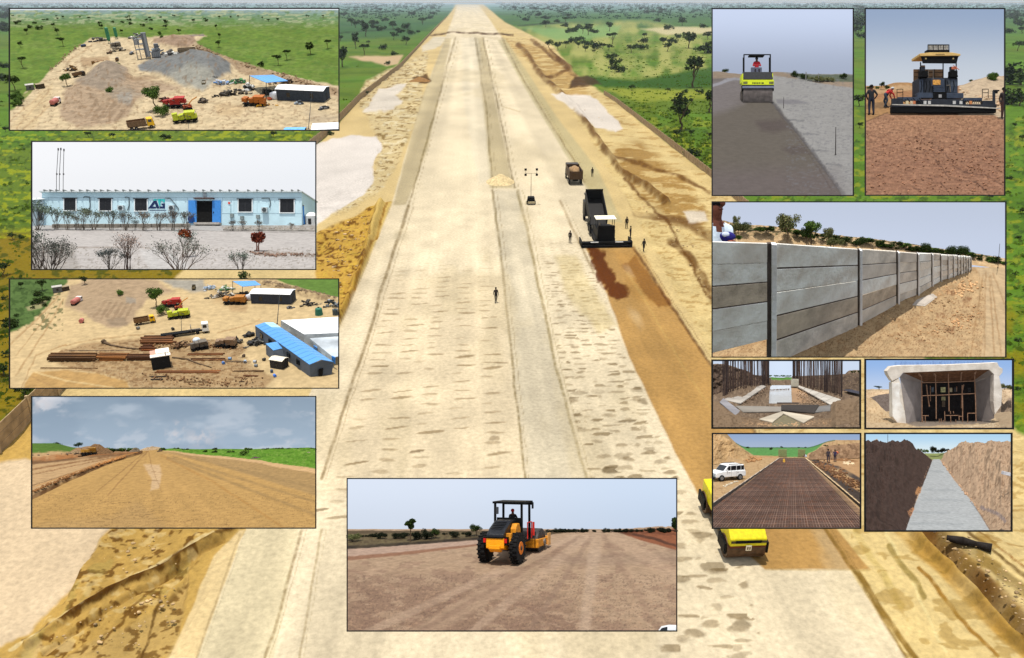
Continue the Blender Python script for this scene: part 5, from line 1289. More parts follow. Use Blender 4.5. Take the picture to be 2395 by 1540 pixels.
MB().bb(-8, 10, 0, 20, 0, 150).build('walls', mat('door_blue', (64, 138, 214)), t); MB().bb(-10, 12, -2, 22, 150, 156).build('roof', STL(), t)
# ================================================================ VIEW 3: timber yard and blue roofed barracks from the air
L3 = Dio('timber_yard', (16, 15, 2364, 790), (17.5, 649), .3271, -260, 4.7, 7.9, 'the timber yard from the air')
def l3_paint(X, Y):
 p = Paint(X, Y, (228, 198, 146)); p.noise(200, .08, 3, 60); p.noise(24, .08, 5)
 p.poly([(-60, -60), (440, -60), (430, 40), (340, 110), (300, 190), (160, 330), (16, 400), (-60, 440)], (94, 120, 60), 14, 16, 40, 1, 6)
 p.spots(30, .56, (60, 84, 34), 7, .7, 16, (X < 400) & (Y < 380)); p.poly([(130, 215), (300, 150), (330, 130), (240, 220), (150, 240)], (190, 176, 128), 8, 8, 24, .7, 8)
 p.poly([(1740, -60), (2500, -60), (2500, 150), (2300, 140), (2000, 50)], (108, 140, 60), 8, 8, 40, 1, 9)
 p.poly([(1740, 20), (1900, 20), (2100, 80), (2364, 150), (2364, 190), (2120, 140), (1900, 90)], (150, 124, 90), 16, 14, 40, .9, 10, .7, 20)
 p.poly([(440, 60), (600, 15), (1080, 15), (1120, 60), (1200, 100), (1100, 130), (1000, 160), (940, 240), (880, 330), (780, 370), (640, 330), (540, 260), (420, 200)], (190, 162, 128), 26, 22, 60, .95, 11)
 p.poly([(1080, 15), (1400, 15), (1420, 100), (1330, 110), (1180, 70)], (176, 170, 156), 20, 16, 40, .9, 12)
 p.poly([(850, 140), (920, 150), (920, 190), (850, 190)], (166, 154, 136), 12, 10, 30, .8, 13); p.poly([(700, 300), (830, 280), (860, 350), (740, 350)], (160, 138, 112), 16, 12, 30, .7, 14)
 for i in range(6): p.line([(620 + i * 44, 280 + (i % 2) * 20), (700 + i * 40, 190)], (156, 128, 98), 13, 10, 30, .55, 15 + i)
 p.poly([(380, 520), (560, 470), (760, 450), (940, 440), (1200, 430), (1660, 450), (1700, 520), (1650, 570), (1760, 640), (1900, 720), (1850, 793), (900, 793), (860, 740), (700, 690), (460, 650), (300, 600), (360, 540)], (184, 150, 106), 20, 20, 50, .9, 23)
 p.spots(34, .54, (130, 94, 60), 24, .6, 9, sdf(X, Y, [(380, 520), (940, 440), (1660, 450), (1760, 640), (1850, 793), (900, 793), (300, 600)]) > 0)
 p.spots(14, .6, (204, 176, 132), 25, .7, 7, sdf(X, Y, [(380, 520), (940, 440), (1660, 450), (1760, 640), (1850, 793), (900, 793), (300, 600)]) > 0)
 p.poly([(180, 680), (400, 665), (640, 690), (860, 745), (900, 860), (100, 860), (120, 760)], (204, 160, 96), 14, 12, 50, .9, 26)
 for i, (pts, w) in enumerate((([(200, 680), (420, 740), (760, 790)], 8), ([(180, 715), (300, 770)], 8), ([(230, 655), (560, 665), (760, 700), (870, 745)], 6), ([(370, 495), (640, 440), (1050, 400)], 7), ([(20, 480), (220, 290), (360, 140)], 8), ([(60, 700), (260, 400), (400, 160)], 8), ([(100, 790), (200, 560), (420, 480)], 7), ([(1500, 400), (1760, 330), (1800, 300)], 7), ([(60, 560), (300, 260)], 5))):
  p.line(pts, (182, 142, 92) if i != 0 else (238, 208, 150), w, 8, 40, .6, 30 + i)
 p.poly([(1450, 100), (1700, 120), (1660, 200), (1480, 180)], (206, 172, 122), 30, 20, 60, .7, 42); p.poly([(1560, 190), (1720, 200), (1700, 250), (1600, 240)], (186, 150, 106), 20, 20, 40, .6, 43)
 return p.c
L3.ground('yard_ground', l3_paint, lambda X, Y: mound(X, Y, 760, 60, 260, 80, 40, 3) + mound(X, Y, 640, 180, 220, 60, 18, 4) + 22 * fbm(X, Y, 20, 5) * (1 - sstep(4, 26, ldist(X, Y, [(1840, 40), (2000, 70), (2364, 165)]))) + 12 * (fbm(X, Y, 16, 6, 3, 7) - .4) * np.clip(sdf(X, Y, [(380, 520), (940, 440), (1660, 450), (1760, 640), (1850, 793), (900, 793), (300, 600)]) / 30, 0, 1), 2.0, top=-60, margin=30)
L3.frame()
for x, y, h, k, lb in ((100, 80, 56, K_ROUND, 'small tree at the upper left of the timber yard view'), (252, 95, 90, K_ROUND, 'dark tree over the left slope of the timber yard view'), (210, 130, 50, K_BUSH, 'small bush beside the dark tree of the left slope'), (62, 280, 34, K_BUSH, 'tiny bush low on the left slope of the timber yard view'), (806, 130, 62, K_BUSHM, 'round green bush on the sand of the timber yard view')):
 dt(L3, k, x, y, h, lb)
for i, (x, y, h) in enumerate(((200, 190, 60), (250, 185, 66), (290, 160, 50), (230, 130, 50), (180, 225, 30), (20, 360, 100), (28, 330, 80), (265, 205, 36))): dt(L3, K_BUSH, x, y, h, 'dark bush on the left green slope of the timber yard view', 'bushes on the left green slope', 1.2, 'bush', 'bush')
t = dt(L3, K_ROUND, 556, 60, 76, 'tree cut by the upper frame edge of the timber yard view'); L3.clip  # crown reaches the edge
dt(L3, K_BIG[:1], 1066, 215, 168, 'large green tree standing beside the red machinery in the timber yard view', w=.85)
dt(L3, K_BIGB[2:], 1100, 265, 104, 'smaller green tree before the large one in the timber yard view')
shed(L3.M(360, 104, 14, 0), 'pale cabin by the road at the top of the timber yard view', 4.2, 3, 3, (176, 172, 164), (104, 104, 100), .4, 'site_cabin')
shed(L3.M(412, 94, 12, 15), 'rusty open body beside the pale cabin of the timber yard view', 4.2, 3, 2.6, (150, 134, 104), (70, 58, 44), .2, 'site_cabin')
tanker(L3.M(494, 192, 19, 58), 'faded red tank lorry on the pale ground of the timber yard view')
MB().cyl((-.8, 0, .9), (.8, 0, .9), .8, None, 14).build('drum', mat('tank_396', (186, 110, 100)), (t := thing('storage_drum', 'small red drum lying alone on the pale ground', 'drum', L3.M(532, 325, 19, 70))), False)
MB().bb(-.6, .6, -.6, .6, 0, .3).build('cradle', BLK(), t)
tipper(L3.M(985, 330, 18, 4), 'tipper lorry with brown body and yellow cab in the timber yard view', (226, 176, 24), (122, 90, 56))
machine(L3.M(1180, 210, 22, -14), 'red crushing machine beside the large tree in the timber yard view', (170, 46, 40), 'crusher', 12, 6, 3.0)
machine(L3.M(1225, 232, 20, 8), 'orange crane boom rising over the yellow green machine in the timber yard view', (150, 70, 40), 'crane', 13, 2.5, 1.2, (3.6, 3.9))
machine(L3.M(1228, 290, 25, -6), 'yellow green crushing machine above the flat bed lorry', (176, 186, 40), 'crusher', 14, 6, 2.6)
t = tipper(L3.M(1334, 84, 9, 84), 'lorry at the top of the timber yard view', (66, 60, 52), (120, 108, 80))
scrap(L3.M(1440, 85, 22), 'white bales at the top of the timber yard view', [(200, 206, 214), (150, 170, 190)], 41, 4.5, 2.5, 1.4, 26)
scrap(L3.M(1548, 92, 22), 'pile under green sheets at the top of the timber yard view', [(70, 132, 80), (120, 128, 110), (200, 198, 190)], 42, 6, 2.4, 1.5, 34)
scrap(L3.M(1530, 140, 24), 'dark covered stacks below the green sheets in the timber yard view', [(60, 56, 50), (120, 112, 98), (190, 184, 172)], 43, 8, 2.2, 1.7, 44)
shelter(L3, [(1610, 112, 28), (1770, 100, 24), (1812, 140, 54), (1680, 160, 66)], 0, 'blue roofed open shelter in the timber yard view')
scrap(L3.M(1700, 130, 22), 'dark stores under the blue shelter of the timber yard view', [(34, 32, 32), (60, 56, 52)], 44, 5, 3, 1.4, 26)
machine(L3.M(1630, 190, 25, -16), 'broken orange machine in the timber yard view', (170, 112, 44), 'wreck', 25, 6.4, 2.6)
MB().blob((0, 0, .8), (1.8, 1.1, 1.3), 5, 12, 8, .12).build('bag', mat('white_sack', (218, 222, 228)), (t := thing('tarpaulin_heap', 'white sheeted heap at the dark shed end in the timber yard view', 'heap', L3.M(1742, 160, 22))), True)
MB().blob((-1.6, -.5, .35), (.7, .5, .4), 6, 8, 6, .15).build('sheet', mat('orange_sheet', (210, 110, 70)), t, True)
shed(L3.M(1905, 172, 23, -22), 'long dark shed with white roof at the upper right of the timber yard view', 12.5, 5, 3.2, (238, 240, 242), (50, 56, 66), .5)
scrap(L3.M(2020, 222, 20), 'tyres at the corner of the dark shed in the timber yard view', [(40, 40, 42), (110, 110, 110)], 45, 3, 1.2, .8, 16, kind='bag')
scrap(L3.M(2160, 200, 24), 'dark scrap heap right of the dark shed', [(40, 40, 42), (70, 66, 60), (130, 124, 112)], 46, 6, 2, 1.6, 30)
scrap(L3.M(2320, 210, 24), 'grey wrapped machine at the right frame edge of the timber yard view', [(50, 60, 64), (150, 156, 160), (36, 40, 44)], 47, 5, 2.2, 2.6, 30);
for o in [o for o in col.objects if o.get('label') == 'grey wrapped machine at the right frame edge of the timber yard view']: L3.clip(o)
t = thing('water_tank', 'green round tank right of the dark shed', 'tank', L3.M(2228, 268, 22)); MB().cyl((0, 0, 0), (0, 0, 2.0), 1.3, 1.1, 14).blob((0, 0, 2.0), (1.1, 1.1, .5), 2, 12, 6, 0).build('shell', mat('tank_green', (40, 110, 90), .5), t); MB().cyl((0, 0, 2.4), (0, 0, 2.65), .3).build('lid', BLK(), t)
t = thing('water_tank', 'dark grey tank at the right frame edge', 'tank', L3.M(2345, 268, 22)); MB().cyl((0, 0, 0), (0, 0, 1.9), .9, .9, 14).build('shell', mat('tank_grey', (70, 80, 84), .5), t); MB().cyl((0, 0, 1.9), (0, 0, 2.1), .25).build('lid', BLK(), t); L3.clip(t)
pole(L3, 1928, 335, 122, 3.2, 'tall grey pole before the white hall in the timber yard view', 18)
pole(L3, 1244, 385, 280, 2.2, 'thin pole between the flat bed lorry and the yellow green machine', -2)
def flatbed():
 t = thing('flatbed_truck', 'white cab lorry with long low black trailer', 'truck', L3.M(1272, 412, 25, 0, None))
 MB().bb(-6.4, 2.6, -1, 1, .7, 1.05).build('bed', BLK(), t); MB().bb(2.6, 4.6, -.5, .5, .6, .9).build('chassis', BLK(), t)
 MB().bb(4.6, 6.4, -1.1, 1.1, .6, 3.0).build('cab', mat('white_metal', (232, 232, 226)), t, bevel=.08); MB().bb(4.9, 5.9, -1.13, -1.1, 1.7, 2.6).bb(6.38, 6.43, -.95, .95, 1.7, 2.6).build('window', GLS(), t)
 for x in (-5, -4, -3, 3.3, 5.6):
  for s in (-1, 1): MB().cyl((x, s * .75, .5), (x, s * 1.05, .5), .5, None, 12).build('wheel', RUB(), t)
 MB().bb(1.6, 1.8, -1, 1, 1.05, 2.6).bb(1.0, 4.2, -.3, .3, 1.1, 1.4).build('headboard', mat('old_grey', (110, 104, 96), .7), t)
flatbed()
def barrack():
 """L-shaped barrack: long ridge roof running from top left to lower right, with a side wing"""
 G, V, N = L3.G, L3.V, L3.N
 org = G(2000, 640); t = thing('barrack', 'long blue roofed barrack with a side wing and dark walls', 'barrack', Matrix.Translation(org))
 wa = mat('barrack_wall', (84, 92, 102), .8, .12, 1.5); ro = mat('roof_blue', (86, 150, 212)); ro2 = mat('roof_blue_light', (160, 206, 226), .4, .1)
 # eaves: near eave left side, ridge, far eave as (x, ground y, seen y)
 A0, R0, B0 = V(1770, 425, 345), V(1835, 425, 322), V(1900, 408, 322)
 A1, R1_, B1 = V(2160, 712, 624), V(2245, 706, 588), V(2330, 690, 604)
 n = 14
 for s, (p, q) in enumerate(((A0, A1), (B0, B1))):
  for i in range(n):
   a, b = i / n + .002, (i + 1) / n - .002
   quad = [R0.lerp(R1_, a), R0.lerp(R1_, b), p.lerp(q, b), p.lerp(q, a)]
   MB().slab([v - org for v in quad], N * -L3.sz(500) * 3).build('roof_sheet', ro2 if (s == 1 and i < 2) else ro, t)
 f = lambda x, y: G(x, y)
 g0, g1, g2 = f(1776, 432), f(2162, 712), f(2318, 695)
 e = N * -L3.sz(500) * 5
 MB().slab([v - org for v in (g0, g1, A1 + e, A0 + e)], L3.T * .004).build('wall', wa, t)
 MB().slab([v - org for v in (g1, g2, B1 + e, R1_ + e, A1 + e)], L3.T * .004).build('gable_wall', wa, t)
 pt = lambda u, w: g1.lerp(g2, u) * (1 - w) + (A1 + e).lerp(B1 + e, u) * w
 MB().slab([v - org for v in (pt(.4, .05), pt(.58, .05), pt(.58, .62), pt(.4, .62))], -L3.T * .012).build('door', mat('doorway_dark', (10, 10, 10)), t)
 for i in range(5):
  u0 = .1 + i * .17; q = lambda u, w: g0.lerp(g1, u) * (1 - w) + (A0 + e).lerp(A1 + e, u) * w
  MB().slab([v - org for v in (q(u0, .4), q(u0 + .05, .4), q(u0 + .05, .8), q(u0, .8))], -L3.T * .012).build('window', GLS(), t)
 # wing
 W = [V(1846, 545, 474), V(1935, 540, 458), V(2000, 560, 500), V(1900, 585, 522)]
 for i in range(4):
  a, b = i / 4 + .005, (i + 1) / 4 - .005
  MB().slab([v - org for v in (W[0].lerp(W[1], a), W[0].lerp(W[1], b), W[3].lerp(W[2], b), W[3].lerp(W[2], a))], N * -L3.sz(500) * 3).build('roof_sheet', ro, t)
 MB().slab([v - org for v in (G(1850, 552), G(1900, 596), W[3] + e, W[0] + e)], L3.T * .004).slab([v - org for v in (G(1900, 596), G(1985, 580), W[2] + e, W[3] + e)], L3.T * .004).build('wing_wall', wa, t)
 L3.clip(t)
barrack()
shed(L3.M(1945, 640, 21, -38, None), 'small dark cabin with pale lean-to roof before the barrack wing', 5.0, 3.4, 3.0, (222, 212, 190), (52, 48, 44), .5, 'site_cabin')
def hall():
 G, V, N = L3.G, L3.V, L3.N; org = G(2150, 430); t = thing('white_hall', 'large white roofed hall cut by the right frame edge', 'hall', Matrix.Translation(org)); w = mat('hall_white', (246, 248, 250), .6, .03)
 a, b, c, d = V(1954, 365, 308), V(2380, 350, 282), V(2400, 470, 396), V(2120, 480, 408)
 for i in range(6):
  u, v = i / 6 + .003, (i + 1) / 6 - .003
  MB().slab([q - org for q in (a.lerp(b, u), a.lerp(b, v), d.lerp(c, v), d.lerp(c, u))], N * -L3.sz(400) * 3).build('roof_sheet', w, t)
 MB().slab([q - org for q in (G(1956, 372), G(2122, 490), d, a)], L3.T * .004).slab([q - org for q in (G(2122, 490), G(2400, 480), c, d)], L3.T * .004).build('wall', mat('hall_wall', (150, 156, 158), .8), t)
 L3.clip(t)
 org = G(2250, 540); t = thing('grey_hall', 'low grey walled building with blue window between white hall and barrack', 'building', Matrix.Translation(org))
 m = mat('grey_wall', (150, 160, 166), .8, .2)
 p = [V(2160, 500, 436), V(2400, 480, 420), V(2400, 640, 560), V(2350, 640, 560), V(2310, 640, 560)]
 MB().slab([q - org for q in (V(2160, 500, 436), V(2400, 480, 420), V(2400, 620, 560), V(2330, 630, 572))], N * -L3.sz(400) * 4).build('roof', mat('grey_roof', (168, 176, 182), .7, .25), t)
 MB().slab([q - org for q in (G(2160, 505), G(2330, 650), V(2330, 630, 572), V(2160, 500, 436))], L3.T * .004).build('wall', m, t)
 MB().slab([q - org for q in (V(2190, 530, 515), V(2215, 548, 540), V(2215, 548, 500), V(2190, 530, 484))], -L3.T * .008).slab([q - org for q in (V(2320, 640, 600), V(2345, 655, 620), V(2345, 655, 570), V(2320, 640, 560))], -L3.T * .008).build('window', mat('door_blue', (64, 138, 214)), t)
 L3.clip(t)
hall()
def container():
 t = thing('open_container', 'dark cabin with white flat roof standing among the timber', 'cabin', L3.M(1105, 655, 1, 0, None))
 MB().bb(-62, 62, 0, 95, 0, 96).build('walls', mat('cabin_black', (26, 26, 26), .8), t); MB().bb(-64, 70, -8, 40, 96, 101).build('roof', mat('roof_cream', (240, 228, 212), .6, .05), t); MB().bb(-24, 66, 40, 130, 102, 107).build('roof_extension', mat('roof_cream', (240, 228, 212)), t); MB().bb(-62, -24, 40, 130, 96, 101).build('roof_patch', mat('roof_rose', (196, 150, 130), .7), t)
 MB().bb(34, 40, -4, 36, 101, 106).build('ridge_bar', BLK(), t)
container()
def stack(D, x0, x1, y, n, h, c, label, seed, th=10, slope=0, name='timber_stack', cat='timber stack', layers=3, piece='beam'):
 rs = random.Random(seed); org = D.G(x0, y); t = thing(name, label, cat, Matrix.Translation(org)); m = [mat('beam_%d_%d_%d' % tuple(int(k * f) for k in c), tuple(int(k * f) for k in c), .9, .3, 4) for f in (.8, 1, 1.2)]
 for l in range(layers):
  for i in range(n):
   yy = y - h * .8 * i / max(1, n) + rs.uniform(-2, 2); a = x0 + rs.uniform(-14, 20) + i * slope; b = x1 + rs.uniform(-24, 14) + i * slope; z = l * th * .8 + rs.uniform(0, 2)
   p, q = D.G(a, yy, z + th / 2), D.G(b, yy + rs.uniform(-3, 3), z + th / 2); d = q - p; w = th * .5 * D.sz(yy)
   MB().slab([v - org for v in (p - D.N * w, q - D.N * w, q + D.N * w, p + D.N * w)], D.T * w * 1.9).build(piece, rs.choice(m), t)
 D.clip(t); return t
stack(L3, 285, 620, 604, 4, 50, (96, 66, 36), 'dark timber stack at the left end of the yard', 1, 13, 6, layers=3)
stack(L3, 636, 850, 598, 4, 44, (132, 86, 44), 'middle stack of reddish timber left of the dark cabin', 2, 12, 4, layers=3)
stack(L3, 850, 1045, 598, 3, 40, (108, 70, 40), 'stack of timber ending at the dark cabin', 3, 11, 4, layers=3)
stack(L3, 960, 1190, 480, 5, 60, (110, 72, 42), 'brown timber heap behind the dark cabin', 4, 13, 2, layers=2)
stack(L3, 945, 1050, 530, 3, 50, (120, 70, 36), 'short timber heap left behind the dark cabin', 5, 13, 2, layers=2)
stack(L3, 1270, 1545, 560, 2, 16, (112, 74, 44), 'long timber row right of the dark cabin, upper one', 6, 9, 3, layers=1); stack(L3, 1060, 1510, 688, 3, 18, (120, 76, 42), 'long timber row in front of the dark cabin', 7, 9, 3, layers=1)
stack(L3, 1010, 1140, 720, 2, 14, (70, 62, 54), 'short grey pieces left in the lower yard', 8, 8, 2, layers=1); stack(L3, 1025, 1130, 738, 1, 6, (60, 54, 48), 'single grey beam below the short grey pieces', 9, 8, 2, layers=1)
stack(L3, 1685, 1790, 710, 1, 6, (104, 64, 38), 'single red brown beam at right in the lower yard', 10, 9, 2, layers=1); stack(L3, 1540, 1690, 610, 2, 8, (110, 92, 70), 'thin poles right of the dark cabin', 11, 5, 2, layers=1)
stack(L3, 1300, 1560, 600, 2, 26, (124, 80, 46), 'long timber row right of the dark cabin, lower one', 12, 8, 3, layers=1)
stack(L3, 1600, 1830, 680, 2, 20, (130, 98, 66), 'thin poles in front of the barrack', 13, 5, 3, layers=1); stack(L3, 1250, 1440, 756, 1, 6, (110, 84, 56), 'thin pole at the lower frame edge', 14, 6, 3, layers=1)
stack(L3, 250, 640, 650, 1, 6, (128, 90, 52), 'thin pole in front of the left timber stack', 15, 6, 3, layers=1); stack(L3, 440, 880, 528, 1, 4, (120, 104, 84), 'long thin pole behind the left timber stack', 16, 5, 3, layers=1)
stack(L3, 1610, 1670, 718, 1, 4, (110, 80, 56), 'short pole before the barrack', 17, 5, layers=1); stack(L3, 1650, 1705, 752, 1, 4, (90, 70, 52), 'short dark pole at the lower frame edge', 18, 7, layers=1)
t = thing('long_log', 'long dark log with a knotted end lying behind the timber stacks', 'log', Matrix.Translation(L3.G(690, 475))); o_ = L3.G(690, 475)
w = L3.sz(480); MB().tube([L3.G(690, 470, 8) - o_, L3.G(740, 490, 6) - o_, L3.G(840, 508, 6) - o_, L3.G(935, 518, 6) - o_], [12 * w, 7 * w, 6 * w, 5 * w], 8).build('stem', mat('bark', (92, 74, 54)), t, True); MB().blob(L3.G(690, 470, 10) - o_, 17 * w, 3).build('root', mat('bark', (92, 74, 54)), t, True)
t = thing('long_log', 'long dark log slanting down right of the dark cabin', 'log', Matrix.Translation(L3.G(1180, 580))); o_ = L3.G(1180, 580)
MB().tube([L3.G(1180, 578, 4) - o_, L3.G(1290, 590, 5) - o_, L3.G(1360, 620, 5) - o_, L3.G(1460, 648, 4) - o_], [7 * w, 6 * w, 5 * w, 3 * w], 8).build('stem', mat('bark', (92, 74, 54)), t, True)
machine(L3.M(1375, 515, 26, 8), 'grey machine under a white cover among the timber', (104, 96, 84), 'machine', 51, 4.6, 2.6)
MB().blob((0, 0, 2.0), (1.0, .8, .9), 5, 10, 7, .15).build('cover', mat('pale_cover', (210, 220, 232), .7), col.objects[-1] if False else (t := thing('covered_load', 'small heap under a pale sheet among the timber', 'heap', L3.M(1358, 500, 26))), True); MB().bb(-.9, .9, -.6, .6, 0, 1.4).build('pallet', mat('pallet', (110, 88, 60), .9), t)
machine(L3.M(1565, 500, 27, -24), 'rusty lorry wreck with pale roof among the timber', (136, 110, 84), 'wreck', 52, 5.6, 2.8)
scrap(L3.M(1640, 470, 26), 'dark covered frame beside the rusty wreck', [(56, 54, 50), (84, 80, 72)], 53, 3, 1.6, 1.8, 20); scrap(L3.M(1500, 500, 26), 'brown boxes left of the rusty wreck', [(110, 80, 50), (70, 56, 42)], 54, 3, 1.6, 1.4, 20)
scrap(L3.M(1230, 500, 26), 'brown wood pieces right behind the dark cabin', [(100, 70, 42), (140, 110, 76), (70, 50, 34)], 55, 5, 2.6, 1.4, 44); scrap(L3.M(1770, 480, 26), 'row of dark stores along the barrack wall', [(40, 40, 42), (120, 118, 112), (70, 68, 62)], 56, 5, 4, 1.6, 60)
scrap(L3.M(1728, 420, 26), 'dark tyres at the upper end of the barrack', [(34, 34, 36), (60, 58, 54)], 57, 3, 2, 1.4, 30, kind='bag')
for x, y, c, lb in ((1592, 590, (120, 150, 180), 'blue grey barrel right of the timber rows'), (1545, 622, (70, 110, 170), 'small blue barrel lying in the yard'), (1700, 612, (150, 170, 190), 'pale blue cover on the ground before the barrack'), (1770, 612, (170, 176, 184), 'grey bag before the barrack, upper one'), (1778, 640, (110, 118, 126), 'dark grey bag before the barrack, lower one'),
     (1890, 680, (66, 84, 110), 'dark blue drum in front of the small cabin'), (1912, 712, (70, 120, 210), 'bright blue drum in front of the small cabin'), (1690, 570, (80, 62, 46), 'small brown log before the barrack'), (1835, 596, (60, 56, 52), 'dark box beside the small cabin'), (935, 372, (110, 110, 104), 'small grey stone block on the yard above the timber'), (1184, 378, (60, 56, 50), 'small dark post stump above the trailer')):
 t = thing('yard_drum', lb, 'drum', L3.M(x, y, 15, x)); MB().cyl((-.7, 0, .7), (.7, 0, .7), .7, None, 12).build('shell', mat('dr_%d_%d_%d' % c, c, .5), t); MB().cyl((.7, 0, .7), (.78, 0, .7), .5, None, 12).build('lid', STL(), t)
rubble(L3, [(1000, 700), (1400, 760), (1800, 740)], 160, 6, 'wood chips and stones in the lower yard', (110, 80, 52), 41, 30); rubble(L3, [(1840, 40), (2100, 95), (2364, 160)], 200, 9, 'broken stones on the bund of the timber yard', (110, 92, 70), 42, 10); rubble(L3, [(1000, 480), (1600, 500)], 160, 6, 'wood chips between the machines', (120, 86, 54), 43, 22)

# ================================================================ VIEW 4: sand coloured road under a storm sky
L4 = Dio('open_road', (36, 18, 2356, 1089), (64.3, 923.8), .2856, 452, 2.6, 4.35, 'the sandy road under a storm sky')
def l4_paint(X, Y):
 p = Paint(X, Y, (200, 158, 94)); d = np.clip((Y - 440) / 650, .03, 1)
 t_ = (X - 985) / np.maximum(Y - 448, 2)
 p.c *= (1 + .22 * (fbm(t_ * 60, Y, 14, 3, 3, 900) - .5))[..., None]
 p.poly([(1050, 470), (1500, 560), (2600, 900), (2600, 640), (1700, 520)], (170, 140, 96), 16, 6, 60, .6, 4); p.line([(1100, 500), (1500, 700), (2100, 1089)], (180, 130, 66), 12, 6, 60, .5, 5)
 for i, (a, b) in enumerate((((1200, 520), (2356, 880)), ((1150, 520), (2356, 980)), ((1300, 510), (2356, 760)))): p.line([a, b], (158, 128, 84), 14, 4, 60, .5, 6 + i)
 p.poly([(1070, 458), (1300, 480), (1700, 510), (2200, 580), (2600, 620), (2600, 680), (2200, 622), (1700, 540), (1300, 500)], (222, 180, 128), 4, 5, 40, 1, 10)
 p.poly([(1060, 452), (1150, 466), (1300, 484), (1700, 520), (2356, 614), (2600, 640), (2600, 430), (1060, 430)], (104, 150, 40), 4, 5, 30, 1, 11); g = sdf(X, Y, [(1060, 452), (1150, 462), (1300, 480), (1700, 514), (2356, 606), (2600, 640), (2600, 430), (1060, 430)]) > 0
 p.spots(30, .55, (78, 122, 24), 12, .7, 9, g); p.spots(20, .62, (150, 176, 80), 13, .5, 6, g)
 # left side: second lane, ditch and berm
 p.poly([(940, 462), (700, 545), (300, 700), (36, 830), (-60, 880), (-60, 430), (900, 440)], (204, 166, 118), 4, 3, 40, 1, 14)
 for i, (a, b, w, c) in enumerate((((900, 470), (-20, 620), 9, (140, 96, 56)), ((920, 468), (-20, 665), 6, (150, 108, 68)), ((900, 464), (-20, 560), 22, (104, 66, 36)), ((900, 462), (-20, 530), 14, (176, 112, 60)), ((940, 464), (-20, 760), 5, (120, 84, 50)))): p.line([a, b], c, w, 6, 40, .8, 15 + i)
 p.poly([(-60, 500), (200, 490), (420, 478), (640, 462), (900, 452), (900, 430), (-60, 430)], (92, 124, 48), 5, 6, 30, 1, 22); p.poly([(330, 490), (420, 440), (620, 440), (900, 446), (940, 462), (640, 480), (480, 496)], (170, 134, 96), 8, 8, 30, 1, 23)
 p.line([(930, 470), (860, 492), (640, 560), (300, 700), (-20, 850)], (96, 62, 30), 16, 8, 26, .95, 24); p.line([(900, 470), (640, 535), (300, 670), (-20, 780)], (200, 140, 74), 5, 6, 26, .8, 25)
 p.poly([(950, 570), (1080, 570), (1105, 640), (1080, 760), (1000, 790), (1020, 700), (990, 640)], (220, 184, 138), 16, 12, 30, .9, 26)
 for i, (a, b, w) in enumerate((((985, 460), (660, 820), 8), ((975, 460), (560, 800), 5), ((990, 460), (1020, 600), 4), ((1020, 600), (1100, 800), 3), ((960, 620), (1100, 640), 3), ((985, 705), (1100, 700), 3))): p.line([a, b], (150, 110, 66), w, 5, 40, .6, 27 + i)
 p.poly([(-60, 1120), (300, 1020), (700, 1000), (900, 860), (1200, 1120)], (184, 148, 96), 60, 30, 90, .5, 34); p.spots(9, .66, (132, 98, 58), 35, .5, 4, Y > 800)
 for i in range(14):
  rs = random.Random(i); x, y = rs.uniform(300, 1500), rs.uniform(860, 1080); p.line([(x, y), (x + rs.uniform(30, 120), y + rs.uniform(-14, 14)), (x + rs.uniform(120, 220), y + rs.uniform(-20, 10))], (126, 92, 54), 2.4, 10, 20, .7, 40 + i)
 return p.c
def l4_h(X, Y):
 w = np.clip((Y - 450) / 380, .05, 1); h = -26 * w * np.exp(-(ldist(X, Y, [(930, 474), (860, 496), (640, 566), (300, 706), (-20, 856)]) / (20 * w + 5)) ** 2)
 h = h + 14 * w * fbm(X, Y, 14, 3, 3) * np.exp(-(ldist(X, Y, [(925, 466), (860, 482), (640, 540), (300, 672), (-20, 812)]) / (16 * w + 4)) ** 2)
 h = h - 16 * np.exp(-(ldist(X, Y, [(700, 470), (300, 510), (-20, 560)]) / 9) ** 2)
 s = sstep(1060, 1250, X) * (1 - sstep(0, 60, Y - (470 + (X - 1060) * .105)))
 h = h + s * (10 + 22 * (fbm(X, Y, 160, 6, 3) + .1)) * sstep(640, 470, Y) * 0 + s * 26 * fbm(X, Y, 200, 7, 2)
 h = h + sstep(520, 455, Y) * ((X < 430) * 52 * sstep(460, 200, X) + 30 * np.exp(-((X - 520) / 110) ** 2)) + 2.0 * (fbm(X, Y, 12, 9) - .5)
 return h
L4.ground('sandy_road', l4_paint, l4_h, 1.7, margin=30, top=449)
def l4_sky(X, Y):
 b = lin((142, 160, 178)) * np.ones(X.shape + (3,)); t = np.clip(Y / 440, 0, 1)[..., None]; b = b * (1 - t) * .9 + lin((168, 186, 204)) * t + lin((150, 168, 184)) * .1 * (1 - t)
 n = fbm(X, Y, 420, 3, 5, 130); n2 = fbm(X, Y, 150, 8, 5, 70); m = sstep(.5, .72, n)[..., None]; b = b * (1 - m * .5) + lin((198, 208, 220)) * m * .5
 m = sstep(.54, .7, n2)[..., None] * (sstep(100, 440, Y) * .3 + sstep(500, 40, X) * sstep(260, 60, Y) + sstep(2050, 2350, X) * sstep(220, 40, Y) * .8)[..., None]; b = b * (1 - m) + lin((232, 232, 236)) * m
 d = sstep(.5, .3, fbm(X, Y, 600, 13, 4, 160))[..., None] * .25; b = b * (1 - d) + lin((122, 142, 164)) * d
 for cx, cy, r in ((1250, 250, 60), (1210, 345, 90), (1430, 350, 110), (2260, 380, 30), (2160, 385, 30), (100, 80, 90)):
  q = (np.exp(-((X - cx) / r) ** 2 - ((Y - cy) / (r * .6)) ** 2) * sstep(.4, .62, fbm(X, Y, 40, int(cx), 4)))[..., None]; b = b * (1 - q * .6) + lin((214, 208, 210)) * q * .6
 return b
L4.sky(l4_sky, step=3); L4.frame()
